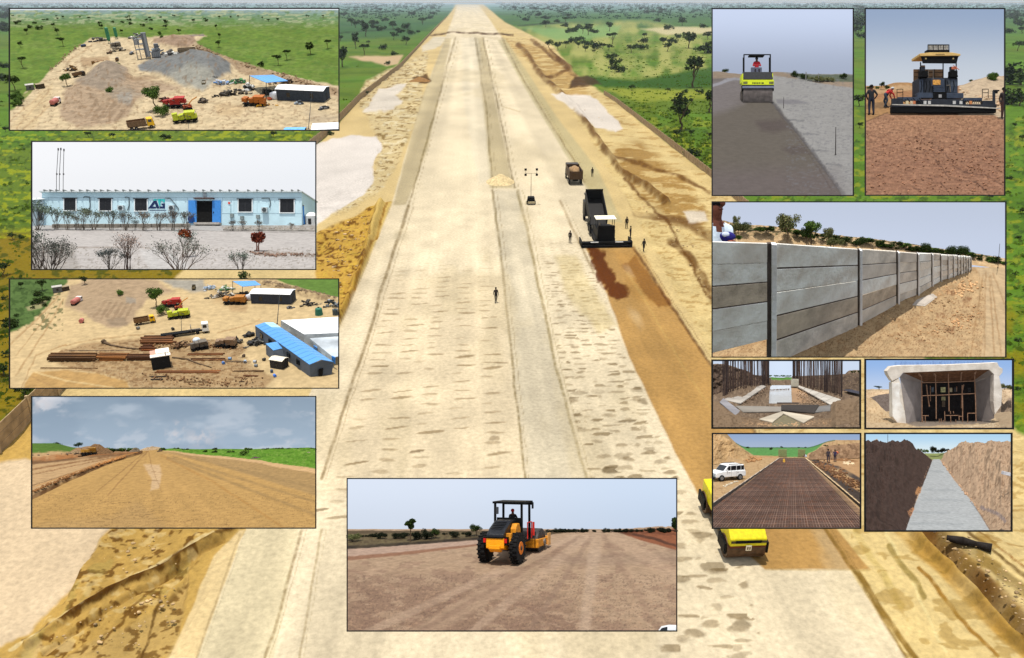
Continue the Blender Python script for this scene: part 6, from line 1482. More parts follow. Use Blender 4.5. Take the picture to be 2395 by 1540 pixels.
for x, y, h, k, lb in ((232, 440, 70, K_BIGB[:1], 'broad dark bush on the left berm'), (418, 428, 52, K_BIGB[:1], 'dark bush on the berm above the brown heap'), (1776, 500, 70, K_BUSHM, 'largest bush on the green field right of the road'), (1530, 478, 42, K_BUSH, 'dark bush left of the largest bush of the green field'), (1455, 474, 32, K_BUSH, 'small dark bush nearest the road on the green field'),
                       (1650, 478, 34, K_BUSHM, 'small bush left beside the largest bush of the green field'), (1682, 476, 30, K_BUSHM, 'second small bush touching the largest bush'), (108, 440, 28, K_BUSH, 'small dark bush at the far left of the berm')):
 dt(L4, k, x, y, h, lb, w=1.3)
for i in range(26):
 x = rs1.uniform(640, 900); dt(L4, K_BUSHM + K_BUSH, x, 462, 24 + rs1.random() * 16, 'low bush on the horizon left of the road', 'bushes on the horizon left of the road', 1.5, 'bush', 'bush')
for i in range(34):
 x = rs1.choice([rs1.uniform(1080, 1360), rs1.uniform(1500, 2350), rs1.uniform(1600, 2350)]); dt(L4, K_BUSHM + K_BUSH, x, 455, 20 + rs1.random() * 14, 'low bush on the horizon right of the road', 'bushes on the horizon right of the road', 1.5, 'bush', 'bush')
machine(L4.M(500, 494, 26, 8, 4), 'yellow brown roller parked by the brown heap at left of the road', (176, 132, 50), 'roller', 61, 4.4, 2.4)
def dheap(D, x, y, w, d, h, c, label, seed=1, name='earth_heap'):
 n = 34; a = np.linspace(-1, 1, n); A, B = np.meshgrid(a, a); r = np.sqrt(A * A + B * B); Z = np.clip(1 - r, 0, 1) ** .75 * h * (.6 + .8 * fbm(A, B, .35, seed)) - .04 * h
 M_ = D.M(x, y, 1); P = np.stack([A * w / 2, B * d / 2, Z], -1)
 me = grid_mesh(name, P, np.ones(P.shape) * lin(c) / 1.3 * (.6 + .8 * fbm(A, B, .12, seed + 1))[..., None]); me.materials.append(vmat('heap_soil', 2, .3, .6, .1))
 o = link(name, me); o.matrix_world = M_; tag(o, label, 'heap'); D.clip(o); return o
dheap(L4, 560, 482, 260, 120, 84, (160, 124, 88), 'brown earth heap on the left side of the road', 3); dheap(L4, 385, 486, 120, 60, 30, (200, 170, 130), 'pale end of the earth on the left berm', 4)
dheap(L4, 880, 464, 90, 60, 34, (150, 134, 112), 'grey heap by the far road end at left', 5); dheap(L4, 1870, 530, 130, 50, 22, (120, 96, 100), 'dark purplish stone heap on the green field', 6); dheap(L4, 1085, 466, 50, 30, 22, (120, 100, 80), 'small dark heap at the far road end at right', 7)
dheap(L4, 1020, 452, 200, 40, 30, (230, 200, 160), 'pale sand at the far end of the road', 8); dheap(L4, 2310, 490, 120, 40, 22, (206, 190, 160), 'pale stones at the right edge of the field', 9)
rubble(L4, [(36, 500), (240, 490), (420, 484)], 90, 8, 'dark stones below the left berm', (90, 76, 62), 51, 8); rubble(L4, [(36, 800), (300, 690), (640, 560), (800, 510)], 200, 9, 'clods along the cut edge of the road', (150, 104, 58), 52, 8)
t = thing('stake', 'thin stake standing outside the road whose foot shows at the lower left', 'stake', L4.M(330, 1060, 1)) if False else None

# ================================================================ VIEW 5 (bottom middle): orange roller on brown gravel
MV = Dio('orange_roller', (36, 30, 2352, 1098), (801, 1111), .332, 385, 1.4, 2.35, 'the orange roller on the gravel road')
def mv_paint(X, Y):
 p = Paint(X, Y, (184, 154, 124)); t_ = (X - 1830) / np.maximum(Y - 372, 3)
 p.poly([(36, 700), (900, 760), (1500, 860), (2100, 1200), (-60, 1200)], (142, 112, 92), 200, 60, 200, .8, 4); p.c *= (1 + .2 * (fbm(t_ * 40, Y, 12, 3, 3, 700) - .5))[..., None]
 p.spots(120, .55, (190, 160, 130), 5, .5, 40, Y > 500); p.spots(90, .58, (150, 118, 98), 6, .5, 30, Y > 480); p.spots(14, .62, (186, 150, 118), 7, .5, 8, Y > 760); p.spots(10, .62, (110, 86, 74), 8, .55, 6, Y > 700)
 p.poly([(36, 525), (700, 480), (960, 455), (1400, 430), (1700, 392), (1000, 392), (-60, 392), (-60, 530)], (96, 80, 58), 3, 3, 30, 1, 9); p.poly([(-60, 500), (300, 492), (960, 440), (1400, 420), (1400, 405), (900, 400), (-60, 420)], (122, 108, 76), 8, 8, 30, .8, 10, .6, 16)
 p.line([(-60, 520), (420, 490), (960, 452)], (52, 44, 36), 16, 4, 40, .9, 11)
 p.poly([(-60, 532), (960, 460), (960, 492), (-60, 612)], (188, 158, 136), 4, 3, 40, 1, 12); p.poly([(-60, 585), (500, 535), (960, 486), (960, 500), (500, 556), (-60, 616)], (150, 106, 80), 5, 4, 40, .9, 13)
 p.poly([(1920, 398), (2000, 392), (2460, 400), (2460, 560), (2350, 530), (2100, 460)], (150, 92, 62), 4, 4, 30, 1, 14); p.line([(1920, 398), (2050, 420), (2200, 450), (2400, 520)], (70, 46, 34), 12, 6, 30, .8, 15); p.line([(1980, 395), (2400, 440)], (110, 66, 46), 8, 5, 30, .7, 16)
 p.poly([(1320, 570), (1700, 560), (2400, 540), (2400, 620), (1900, 640), (1400, 630)], (160, 134, 112), 40, 14, 60, .5, 17); p.poly([(480, 1098), (860, 860), (1300, 660), (1330, 720), (900, 980), (700, 1098)], (182, 152, 124), 30, 14, 60, .6, 18)
 for i, (x, w, c) in enumerate(((150, 26, (198, 168, 140)), (520, 16, (148, 118, 98)), (900, 30, (200, 170, 142)), (1300, 18, (150, 122, 102)), (1700, 40, (204, 176, 148)), (2250, 24, (152, 122, 100)), (3000, 40, (200, 168, 138)))): p.line([(1800 + (x - 1800) * .1, 440), (x, 1120)], c, w, 10, 60, .5, 60 + i, soft=w)
 return p.c
MV.ground('gravel_road', mv_paint, lambda X, Y: 2.5 * (fbm(X, Y, 14, 4) - .5) * sstep(420, 700, Y) + 30 * sstep(0, 80, (X - 1950) * .25 - (Y - 395)) * fbm(X, Y, 60, 3) * (X > 1920) + 4 * (fbm(X, Y, 90, 5) - .5), 1.6, margin=20, top=382, amp=.22, bump=.45)
MV.sky(lambda X, Y: lin((226, 236, 252)) * (1 - .10 * sstep(30, 400, Y))[..., None] * (1 - np.array((.16, .09, .03)) * sstep(500, 2300, X)[..., None] * .8) * .96)
MV.frame()
for x, y, h, k, lb in ((270, 448, 66, K_DARKB, 'round dark bush on the left horizon behind the gravel road'), (370, 448, 58, K_DARKB, 'dark bush between the round bush and the tall crooked tree'), (425, 448, 56, K_DARKB, 'small dark bush left below the crooked tree'), (545, 452, 92, K_DARKB, 'broad dark bush right of the crooked tree'), (610, 450, 72, K_DARKB, 'lower dark bush right of the broad one'), (656, 448, 74, K_BIG[2:], 'small dark tree right of the bushes'),
                       (795, 440, 58, K_DARKB, 'dark bush midway between crooked tree and roller'), (940, 432, 92, K_BIG[2:], 'dark tree just left of the roller'), (890, 434, 52, K_DARKB, 'low dark bush left of the tree beside the roller'), (70, 470, 80, K_BIGB[1:2], 'dark bush at the left edge of the roller view'),
                       (2170, 412, 62, K_DARKB, 'dark bush on the right horizon'), (2250, 412, 66, K_DARKB, 'darker bush right on the horizon near the frame'), (2300, 414, 60, K_DARKB, 'bush touching the tree at the right frame edge'), (1570, 398, 30, K_DARKB, 'small bush right behind the drum'), (1510, 398, 24, K_DARKB, 'tiny bush right behind the drum'), (2000, 404, 40, K_DARKB, 'bush where the right bank begins')):
 dt(MV, k, x, y, h, lb, w=1.25)
t = thing('tree', 'tall crooked dark tree with flat crown on the left horizon', 'tree', MV.M(478, 470, 1)); link('crown', leaf_mesh('crown', [(-8, 0, 128, 30, 24, 16), (12, 0, 140, 26, 20, 18), (4, 0, 106, 22, 18, 22), (-24, 0, 122, 18, 18, 10)], 1500, 5, GREENS, 4), t); MB().tube([(0, 0, -3), (3, 0, 50), (-3, 0, 110)], [5, 4, 3], 6).build('trunk', mat('bark', (92, 74, 54)), t)
t = thing('tree', 'dark tree cut by the right frame edge of the roller view', 'tree', MV.M(2345, 420, 1)); link('crown', leaf_mesh('crown', [(0, 0, 96, 26, 24, 22), (4, 0, 66, 30, 24, 30)], 1500, 5, GREENS, 5), t); MB().tube([(0, 0, -3), (0, 0, 70)], [5, 4], 6).build('trunk', mat('bark', (92, 74, 54)), t); MV.clip(t)
for i in range(60):
 x = rs1.choice([rs1.uniform(40, 960), rs1.uniform(1440, 2350)]); dt(MV, K_DARKB, x, 440 - (x - 40) * .028 if x < 1000 else 402, 18 + rs1.random() * 16, 'low dark bush along the horizon of the roller view', 'low bushes along the horizon of the roller view', 1.9, 'bush', 'bush')
def hero_roller():
 t = thing('road_roller', 'orange and black single drum roller driving away on the gravel', 'road roller', MV.M(1146, 606, 127, -21, 7))
 o = mat('roller_orange', (250, 158, 10), .35, .06, 3); k = mat('hood_black', (26, 28, 34), .35, .15, 3); k2 = BLK(); dk = mat('steel_dark', (62, 58, 56), .5, .25, 4, .4)
 # rear body, engine hood
 MB().prism([(-1.55, .82), (-1.1, .72), (.5, .72), (.5, 1.35), (-1.55, 1.35)], -.52, .52, 'x').build('rear_body', o, t, bevel=.04)
 MB().prism([(-1.7, .8), (-1.45, .62), (-1.25, .62), (-1.25, .84), (-1.7, 1.0)], -.32, .32, 'x').build('counterweight', o, t, bevel=.03)
 h = MB().prism([(-1.58, 1.36), (.45, 1.36), (.45, 2.22), (-.35, 2.2), (-1.15, 1.85), (-1.58, 1.55)], -.5, .5, 'x').build('engine_hood', k, t, bevel=.06)
 for i in range(5): MB().box((0, -1.3 + i * .16, 1.83 + i * .075), (.7, .035, .03), (R(26), 0, 0)).build('louvre', k2, h)
 MB().bb(-.5, .5, -1.6, -1.56, 1.37, 1.4).build('trim_line', k2, t)
 for s in (-1, 1):
  w_ = MB().cyl((s * .72, -.55, .78), (s * 1.14, -.55, .78), .78, None, 32)
  wo = w_.build('tyre', RUB(), t, False, bevel=.06)
  for i in range(20):
   a = 2 * math.pi * i / 20
   for q in (-1, 1):
    MB().box((s * (.93 + q * .1), -.55 + math.cos(a + q * .08) * .79, .78 + math.sin(a + q * .08) * .79), (.24, .07, .09), (a + math.pi / 2, 0, 0)).build('tread_block', RUB(), wo)
  MB().cyl((s * 1.02, -.55, .78), (s * 1.16, -.55, .78), .4, .34, 22).build('rim', mat('rim_orange', (222, 120, 20), .5), wo)
  MB().cyl((s * 1.14, -.55, .78), (s * 1.19, -.55, .78), .14, .1, 12).build('hub', dk, wo)
  MB().bb(s * .52, s * .7, -1.5, -1.25, 1.0, 1.42).build('light_bracket', k2, t)
  MB().bb(s * .54, s * .68, -1.54, -1.5, 1.12, 1.34).build('tail_lamp', mat('lamp_red', (200, 24, 12), .3), t)
 MB().cyl((-.55, -.55, .78), (.7, -.55, .78), .16).build('axle', k2, t)
 # orange tool box and steps on the right side
 MB().prism([(-.55, 1.3), (.25, 1.3), (.25, 1.7), (.05, 2.05), (-.3, 2.05), (-.55, 1.8)], .52, .84, 'x').build('side_box', mat('orange_worn', (206, 134, 26), .6, .2), t, bevel=.04)
 MB().bb(.5, .8, -1.2, -.95, 1.0, 1.6).build('tool_box', mat('orange_worn', (206, 134, 26)), t, bevel=.03)
 # operator platform and canopy
 MB().bb(-.8, .85, .5, 1.85, .95, 1.15).build('platform', k2, t)
 MB().prism([(.5, 1.15), (.62, 1.15), (.62, 2.3), (.5, 2.3)], -.7, .75, 'x').build('bulkhead', k2, t)
 for x, y in ((-.78, .45), (.82, .45), (-.78, 1.75), (.82, 1.75)): MB().bb(x - .055, x + .055, y - .055, y + .055, 1.1, 3.1).build('canopy_post', k2, t)
 MB().bb(-.9, .98, .3, 1.95, 3.08, 3.2).build('canopy', k2, t, bevel=.03); MB().bb(-.9, .98, 1.9, 2.0, 2.95, 3.1).build('visor', k2, t)
 MB().bb(.98, 1.02, 1.7, 1.95, 2.75, 3.1).build('side_flap', k2, t)
 MB().bb(-.22, .3, .85, 1.35, 1.5, 1.62).bb(-.22, .3, .78, .86, 1.62, 2.15).build('seat', k2, t, bevel=.03); MB().bb(-.1, .2, 1.0, 1.2, 1.15, 1.5).build('seat_post', k2, t)
 MB().cyl((.05, 1.65, 1.2), (.05, 1.5, 1.95), .05).cyl((.05, 1.5, 1.94), (.05, 1.47, 1.98), .22, None, 18).build('steering_column', k2, t)
 MB().bb(-.7, -.52, .3, .36, 2.5, 2.9).build('mirror', mat('mirror_back', (60, 62, 66), .4), t, bevel=.03); MB().cyl((-.78, .4, 2.95), (-.6, .34, 2.85), .02).build('mirror_arm', k2, t)
 MB().cyl((.9, 1.2, 1.1), (.9, 1.2, 2.0), .03).cyl((.9, 1.9, 1.1), (.9, 1.9, 2.0), .03).cyl((.9, 1.2, 2.0), (.9, 1.9, 2.0), .03).build('handrail', mat('rail_red', (196, 40, 30), .5), t)
 MB().cyl((1.05, 1.8, 1.25), (1.05, 1.8, 2.0), .07, None, 10).build('fire_extinguisher', mat('rail_red', (196, 40, 30)), t)
 # front frame and drum
 MB().bb(-.3, .3, 1.8, 2.6, .55, 1.0).build('joint', k2, t)
 for s in (-1, 1):
  MB().prism([(2.3, .55), (4.4, .55), (4.4, .95), (2.3, 1.0)], s * 1.08, s * 1.2, 'x').build('drum_frame', mat('orange_worn', (206, 134, 26)), t, bevel=.03)
  MB().cyl((s * 1.0, 3.35, .75), (s * 1.25, 3.35, .75), .2, None, 14).build('drum_hub', STL(), t)
 MB().bb(-1.2, 1.2, 2.2, 2.4, .5, 1.0).bb(-1.2, 1.2, 4.3, 4.5, .5, 1.0).build('frame_beam', mat('orange_worn', (206, 134, 26)), t, bevel=.03)
 MB().cyl((-1.03, 3.35, .76), (1.03, 3.35, .76), .76, None, 40).build('drum', dk, t, False, bevel=.03)
 MB().bb(1.2, 1.26, 3.9, 4.35, .5, 1.2).build('end_plate', mat('sand_orange', (214, 160, 90), .6), t)
 p = person(t.matrix_world @ Matrix.Translation((.05, 1.08, .98)) @ Matrix.Rotation(math.pi, 4, 'Z'), 'driver in dark clothes and red headgear on the orange roller', (26, 26, 30), (30, 30, 34), 'sit', cap=(170, 30, 26))
hero_roller()
t = thing('parked_car', 'white car roof corner showing at the lower right of the roller view', 'car', MV.M(2330, 1118, 1, 0, 8)); MB().prism([(-110, 0), (-84, 38), (-30, 52), (90, 56), (90, 0)], -20, 40).build('roof', mat('car_white', (214, 216, 218), .3, .03), t, True, bevel=2); MB().prism([(-98, 8), (-80, 34), (-40, 46), (-40, 8)], -21, -20).build('rear_window', GLS(), t); MV.clip(t)
# ================================================================ VIEW 6: twin drum roller on the grey road
R1 = Dio('grey_road', (22, 32, 1130, 1502), (1660.5, 11.7), .2961, 560, 16.3, 27.9, 'the yellow roller on the grey road')
def r1_paint(X, Y):
 p = Paint(X, Y, (156, 153, 148)); p.noise(200, .08, 3, 50)
 p.poly([(-60, 590), (260, 575), (495, 760), (700, 1010), (850, 1210), (1000, 1420), (1100, 1600), (-60, 1600)], (106, 98, 88), 10, 6, 40, 1, 4)
 p.poly([(-60, 590), (250, 580), (270, 780), (-60, 900)], (132, 124, 124), 60, 10, 60, .6, 5); p.line([(22, 640), (150, 592), (260, 585)], (170, 170, 176), 14, 5, 40, .6, 6)
 p.poly([(350, 920), (560, 905), (640, 980), (500, 1010), (400, 990)], (84, 72, 70), 40, 14, 50, .6, 7); p.poly([(560, 1130), (720, 1110), (800, 1180), (640, 1190)], (86, 74, 72), 30, 14, 50, .5, 8)
 p.poly([(-60, 1300), (1000, 1300), (1100, 1600), (-60, 1600)], (112, 100, 100), 160, 30, 80, .5, 9)
 p.poly([(22, 556), (260, 545), (500, 548), (640, 562), (700, 590), (500, 575), (22, 590)], (150, 132, 112), 6, 5, 30, 1, 10); p.poly([(800, 590), (1200, 610), (1200, 665), (1000, 640), (820, 612)], (160, 140, 118), 8, 6, 30, 1, 11); p.poly([(640, 556), (1200, 556), (1200, 612), (830, 604), (720, 590)], (96, 104, 84), 6, 5, 30, 1, 12)
 p.poly([(520, 745), (700, 750), (790, 775), (620, 790), (530, 780)], (126, 122, 124), 14, 8, 30, .8, 13)
 p.line([(495, 765), (600, 900), (720, 1040), (830, 1190), (960, 1370), (1060, 1500)], (92, 88, 88), 16, 14, 24, .8, 14); p.line([(540, 860), (700, 1070), (850, 1280), (960, 1460)], (84, 72, 66), 6, 6, 30, .5, 15)
 p.spots(20, .62, (120, 118, 120), 17, .5, 6, X > 600)
 for i, (x, y) in enumerate(((620, 910), (740, 1020), (800, 1150), (920, 1260))): p.line([(x, y), (x + 120, y + 8)], (104, 102, 104), 8, 10, 24, .6, 20 + i)
 return p.c
R1.ground('grey_road', r1_paint, lambda X, Y: -10 * np.exp(-(ldist(X, Y, [(495, 765), (600, 900), (720, 1040), (830, 1190), (960, 1370), (1060, 1520)]) / 12) ** 2) + 5 * fbm(X, Y, 20, 3) * (X > 500) * (Y > 780) + 10 * fbm(X, Y, 90, 4) * (Y < 600) + 18 * sstep(600, 556, Y) * np.exp(-((X - 560) / 120) ** 2) + 30 * sstep(600, 556, Y) * sstep(240, 60, X) * .7, 1.8, margin=20, top=552, amp=.13, bump=.25)
R1.sky(lambda X, Y: lin((208, 220, 242)) * (1 - .36 * sstep(32, 560, Y))[..., None] * np.array((.97, .97, 1)))
R1.frame()
for x, y, h, k, lb, w in ((118, 545, 52, K_BIGB[:1], 'single round bush on the left horizon of the grey road', 1.2), (665, 575, 70, K_BIGB[:1], 'tallest dark bush right of the yellow roller', .9), (735, 590, 62, K_BIGB[:1], 'wide dark bush right of the tallest one', 1.2), (1050, 590, 68, K_BIGB[:1], 'round dark bush near the right frame edge of the grey road', .85), (600, 560, 24, K_BIGB[:1], 'tiny bush close behind the roller at right', 1.3), (900, 606, 50, K_BIGB[1:2], 'long low bush in the right background of the grey road', 2.2), (830, 606, 60, K_BIGB[1:2], 'grey green bush beside the white post', 1.6), (960, 604, 40, K_BIGB[1:2], 'low bush left of the round dark bush near the frame', 1.8)):
 dt(R1, k, x, y, h, lb, w=w)
for x, y0, y1, r, lb, c in ((757, 600, 528, 5, 'pale post between the bushes, left one', (170, 168, 160)), (857, 610, 540, 4, 'pale post between the bushes, right one', (176, 174, 168)), (581, 820, 727, 2.4, 'thin stake beside the roller at the road edge', (70, 62, 60)), (992, 1186, 965, 4, 'taller stake standing in the grey gravel at right', (76, 62, 54))):
 pole(R1, x, y0, y1, r, lb, 2, c, 'stake')
def vib_roller():
 q = PX(382, 775); t = thing('road_roller', 'yellow and black roller seen from the drum end on the grey road', 'road roller', R1.F(382, 776, 100, .25))
 y = mat('roller_lime', (214, 226, 40), .4, .06, 3); k = mat('hood_dark', (34, 36, 46), .5, .12, 3); k2 = BLK()
 MB().cyl((q.x(266), .62, .62), (q.x(496), .62, .62), .62, None, 40).build('drum', mat('drum_grey', (96, 88, 84), .45, .22, 3, .3), t, False, bevel=.02)
 MB().cyl((q.x(266), 3.6, .62), (q.x(496), 3.6, .62), .62, None, 32).build('drum', mat('drum_grey', (96, 88, 84)), t, False, bevel=.02)
 for a, b in ((256, 265), (497, 506)):
  m = q.b(MB(), a, 632, b, 676, .1, 1.1); m.build('drum_yoke', k2, t)
 q.b(MB(), 256, 640, 506, 658, -.12, .0).build('scraper_bar', mat('bar_grey', (126, 132, 150), .4, .1, 3, .4), t); q.b(MB(), 262, 630, 500, 642, -.04, .9).build('bumper', k2, t, bevel=.02)
 q.q(MB(), [(258, 632), (256, 600), (262, 592), (500, 592), (506, 600), (504, 632)], -.1, 1.2).build('front_hood', y, t, bevel=.02)
 for a, b in ((262, 296), (466, 502)): q.b(MB(), a, 606, b, 626, -.115, -.1).build('headlight', mat('lamp_grey2', (110, 112, 60), .3), t)
 m = MB()
 for i, (a, w) in enumerate(((334, 9), (346, 9), (358, 8), (369, 9), (381, 4), (388, 9), (402, 4), (410, 14))): q.b(m, a, 612, a + w, 625, -.106, -.1)
 m.build('lettering', mat('letter_dark', (60, 62, 20), .6), t)
 MB().prism([(0, q.z(588)), (1.3, q.z(588)), (1.3, q.z(525)), (.5, q.z(525))], q.x(264), q.x(498), 'x').build('engine_hood', k, t, bevel=.04)
 MB().prism([(2.0, q.z(600)), (3.9, q.z(600)), (3.9, q.z(540)), (2.0, q.z(530))], q.x(264), q.x(498), 'x').build('rear_hood', y, t, bevel=.04)
 q.b(MB(), 258, 540, 264, 600, .2, .6).build('side_strip', y, t); q.b(MB(), 494, 540, 500, 600, .2, .6).build('side_strip', y, t)
 for a, b in ((272, 281), (480, 490)):
  q.b(MB(), a, 386, b, 530, 1.0, 1.12).build('canopy_post', k2, t, bevel=.02); q.b(MB(), a + 4, 396, b, 530, 2.3, 2.4).build('canopy_post', k2, t)
 q.b(MB(), 272, 380, 490, 388, .95, 1.1).build('canopy_bar', k2, t, bevel=.02); q.b(MB(), 318, 383, 438, 396, .9, 2.4).build('canopy', k2, t, bevel=.03)
 q.b(MB(), 334, 482, 420, 525, 1.25, 1.6).build('console', mat('console_grey', (88, 92, 110), .5), t, bevel=.04)
 s_ = 1.15
 person(t.matrix_world @ Matrix.Translation((q.x(383), 1.75, q.z(405) - 1.72 * s_)) @ Matrix.Scale(s_, 4), 'driver in a red top on the yellow and black roller', (176, 30, 44), (40, 36, 44), 'sit')
vib_roller()

# ================================================================ VIEW 7: paver seen from behind its screed
R2 = Dio('paver', (28, 32, 1122, 1500), (2017.2, 11.7), .2961, 640, 16.3, 27.9, 'the asphalt paver')
def r2_paint(X, Y):
 p = Paint(X, Y, (164, 122, 92)); p.noise(260, .06, 3); p.spots(14, .56, (196, 150, 116), 4, .5, 9); p.spots(11, .58, (116, 80, 60), 5, .7, 7, Y > 880); p.spots(30, .62, (104, 72, 56), 15, .45, 18, Y > 1000)
 p.poly([(-60, 1100), (1200, 1100), (1200, 1600), (-60, 1600)], (146, 104, 82), 300, 40, 100, .5, 6)
 p.poly([(-60, 640), (440, 640), (440, 870), (180, 860), (-60, 950)], (176, 134, 88), 10, 8, 40, 1, 7); p.poly([(28, 700), (440, 690), (440, 740), (28, 745)], (168, 120, 84), 10, 8, 30, .7, 8); p.line([(28, 800), (200, 790)], (110, 88, 66), 30, 8, 30, .6, 9); p.line([(28, 925), (200, 850)], (110, 80, 56), 6, 4, 30, .7, 10)
 p.poly([(760, 640), (1200, 640), (1200, 900), (1110, 905), (1030, 870), (760, 870)], (204, 180, 148), 10, 8, 40, 1, 11)
 p.poly([(28, 640), (60, 655), (180, 660), (430, 662), (430, 690), (28, 705)], (196, 160, 118), 8, 6, 30, .9, 12)
 for i, pts in enumerate(([(590, 1110), (680, 1210)], [(580, 1225), (690, 1380)], [(690, 1255), (800, 1320), (960, 1350)], [(965, 1340), (1110, 1430)], [(400, 1450), (460, 1462)], [(980, 1110), (1060, 1140)], [(500, 1370), (550, 1372)], [(610, 1400), (700, 1500)], [(720, 1380), (900, 1400), (1000, 1500)])): p.line(pts, (78, 52, 42), 5, 12, 20, .8, 20 + i)
 return p.c
R2.ground('brown_lane', r2_paint, lambda X, Y: 4 * (fbm(X, Y, 12, 3, 3) - .5) * sstep(860, 1000, Y) + (Y < 760) * sstep(760, 650, Y) * (np.exp(-((X - 320) / 120) ** 2) * 62 * 0 + np.exp(-((X - 310) / 110) ** 4) * 26 + sstep(760, 900, X) * (26 + 30 * sstep(800, 1000, X) + 22 * fbm(X, Y, 60, 5))) + 6 * fbm(X, Y, 30, 6) * (X > 760) * (Y < 860), 1.8, margin=20, top=640, amp=.34, bump=.8, gain=1.05)
R2.sky(lambda X, Y: lin((152, 170, 198)) * (1 - .0 * Y)[..., None] + (lin((200, 208, 218)) - lin((152, 170, 198))) * sstep(20, 640, Y)[..., None])
R2.frame()
for x, y, h, k, lb, w in ((1010, 660, 140, K_BIG[:1], 'single green tree on the right bank behind the paver', .8), (146, 668, 66, K_BIG[2:], 'dark green tree on the left horizon behind the standing man', .8), (58, 672, 44, K_BIGB[:1], 'bush at the left frame edge behind the standing man', 1.2), (190, 668, 44, K_BIGB[:1], 'bush right of the dark tree on the left horizon', 1.0), (860, 610, 26, K_BIGB[:1], 'small bush on top of the right bank', 1.6), (115, 664, 30, K_BIGB[2:], 'small green bush left of the dark tree', 1.1)):
 dt(R2, k, x, y, h, lb, w=w)
for i in range(16): dt(R2, [K_BUSHM[0], K_BUSHM[1], K_BUSH[0]], rs1.uniform(900, 1110), rs1.uniform(650, 700), 26 + rs1.random() * 16, 'low scrub on the right bank behind the paver', 'scrub on the right bank', 1.6, 'bush', 'bush')
def big_paver():
 q = PX(620, 862); t = thing('asphalt_paver', 'large dark asphalt paver with yellow canopy seen from its screed', 'paver', R2.F(620, 862, 100, .4))
 k = mat('paver_dark', (34, 38, 46), .5, .2, 3); k2 = BLK(); bl = mat('paver_blue', (52, 62, 78), .5, .2, 3); yl = mat('canopy_sand', (214, 178, 108), .5, .08, 2); g = STL(); br = mat('bed_brown', (150, 116, 84), .7, .2, 3)
 def B(n, m, *a, bev=.015): return q.b(MB(), *a).build(n, m, t, bevel=bev)
 # lorry body behind the machine
 B('lorry_tailgate', br, 478, 462, 712, 590, 3.6, 3.8);
 for y in (484, 520, 552): B('tailgate_rib', mat('rib_dark', (90, 70, 54), .8), 478, y, 712, y + 7, 3.55, 3.6)
 for x in (514, 640): B('tailgate_post', mat('rib_dark', (90, 70, 54)), x, 462, x + 6, 590, 3.5, 3.6)
 # canopy
 m = MB(); q.q(m, [(447, 388), (530, 380), (700, 380), (768, 392), (768, 406), (448, 408)], -.3, 3.0); m.build('canopy', yl, t, bevel=.03)
 m = MB(); q.q(m, [(462, 408), (756, 406), (742, 464), (476, 462)], -.1, .05); m.build('canopy_lining', k2, t)
 for x in (498, 715): B('canopy_lamp', mat('lamp_warm', (196, 170, 110), .3), x - 6, 420, x + 6, 432, -.14, -.1)
 m = MB()
 for i in range(8): q.b(m, 572 + i * 9, 391, 578 + i * 9, 402, -.315, -.3)
 m.build('lettering', mat('letter_brown', (120, 96, 50), .6), t)
 B('roof_rack', k2, 518, 350, 697, 382, .4, 1.4)
 for i in range(4):
  B('rack_panel', mat('rack_grey', (150, 146, 138), .6, .35, 8), 530 + i * 41, 312, 566 + i * 41, 350, .5, .6); B('rack_bar', k2, 526 + i * 41, 308, 530 + i * 41, 352, .45, .6)
 B('rack_rail', k2, 526, 306, 697, 311, .45, .6); B('rack_bar', k2, 692, 308, 697, 352, .45, .6)
 for x in (460, 742): B('canopy_post', k2, x, 450, x + 8, 640, .2, .3)
 B('ladder_post', k2, 636, 462, 644, 580, .1, .2)
 # operator stands
 for x0, x1 in ((456, 514), (692, 748)):
  m = MB(); q.b(m, x0, 520, x1, 572, -.2, .8); m.build('seat', k2, t, bevel=.05); B('control_box', k, x0 + 6, 486, x1 - 14, 520, .2, .6); B('armrest', k2, x0 - 6, 560, x1, 575, -.3, .6)
 B('left_side', br, 478, 466, 514, 520, .9, 1.0); B('flag_cloth', mat('cloth_red', (184, 100, 72), .8), 704, 488, 746, 510, 0, .05); m = MB(); q.t(m, [(716, 478), (764, 514)], 3, -.02); m.build('flag_stick', mat('cloth_red', (184, 100, 72)), t)
 B('upper_rail', g, 514, 516, 556, 520, -.25, -.2); B('rail_post', g, 552, 516, 556, 590, -.25, -.2); B('rail_post', g, 514, 516, 518, 580, -.25, -.2)
 # body
 B('body', k, 452, 572, 760, 700, .3, 3.0, bev=.05); B('centre_panel', bl, 548, 582, 650, 640, .1, .3); B('lit_panel', mat('panel_amber', (206, 150, 70), .5, .3, 10), 556, 592, 618, 632, .05, .1)
 for i in range(5): B('step', bl, 560, 645 + i * 17, 648, 656 + i * 17, -.1 - .05 * i, .1)
 for x0, x1, c in ((452, 480, bl), (490, 545, k), (660, 692, k), (700, 748, bl)): B('side_cabinet', c, x0, 590, x1, 694, .0, .3)
 for i in range(5): B('vent_slat', mat('slat_grey', (80, 88, 98), .5), 664, 600 + i * 9, 740, 604 + i * 9, -.02, .0)
 for x in (462, 500, 528, 668, 716): m = MB(); q.t(m, [(x, 600), (x + 8, 640), (x - 4, 690)], 3, -.08); m.build('hose', k2, t)
 m = MB(); q.t(m, [(660, 640), (688, 634), (692, 690)], 3, -.12); m.build('ladder_rail', g, t)
 B('beam', bl, 424, 700, 548, 742, -.5, .4, bev=.05); B('beam', bl, 652, 702, 788, 744, -.5, .4, bev=.05); B('step_well', k2, 548, 694, 654, 756, -.55, .2)
 B('serial_plate', mat('plate_grey', (150, 150, 150), .5), 590, 715, 614, 740, -.57, -.55)
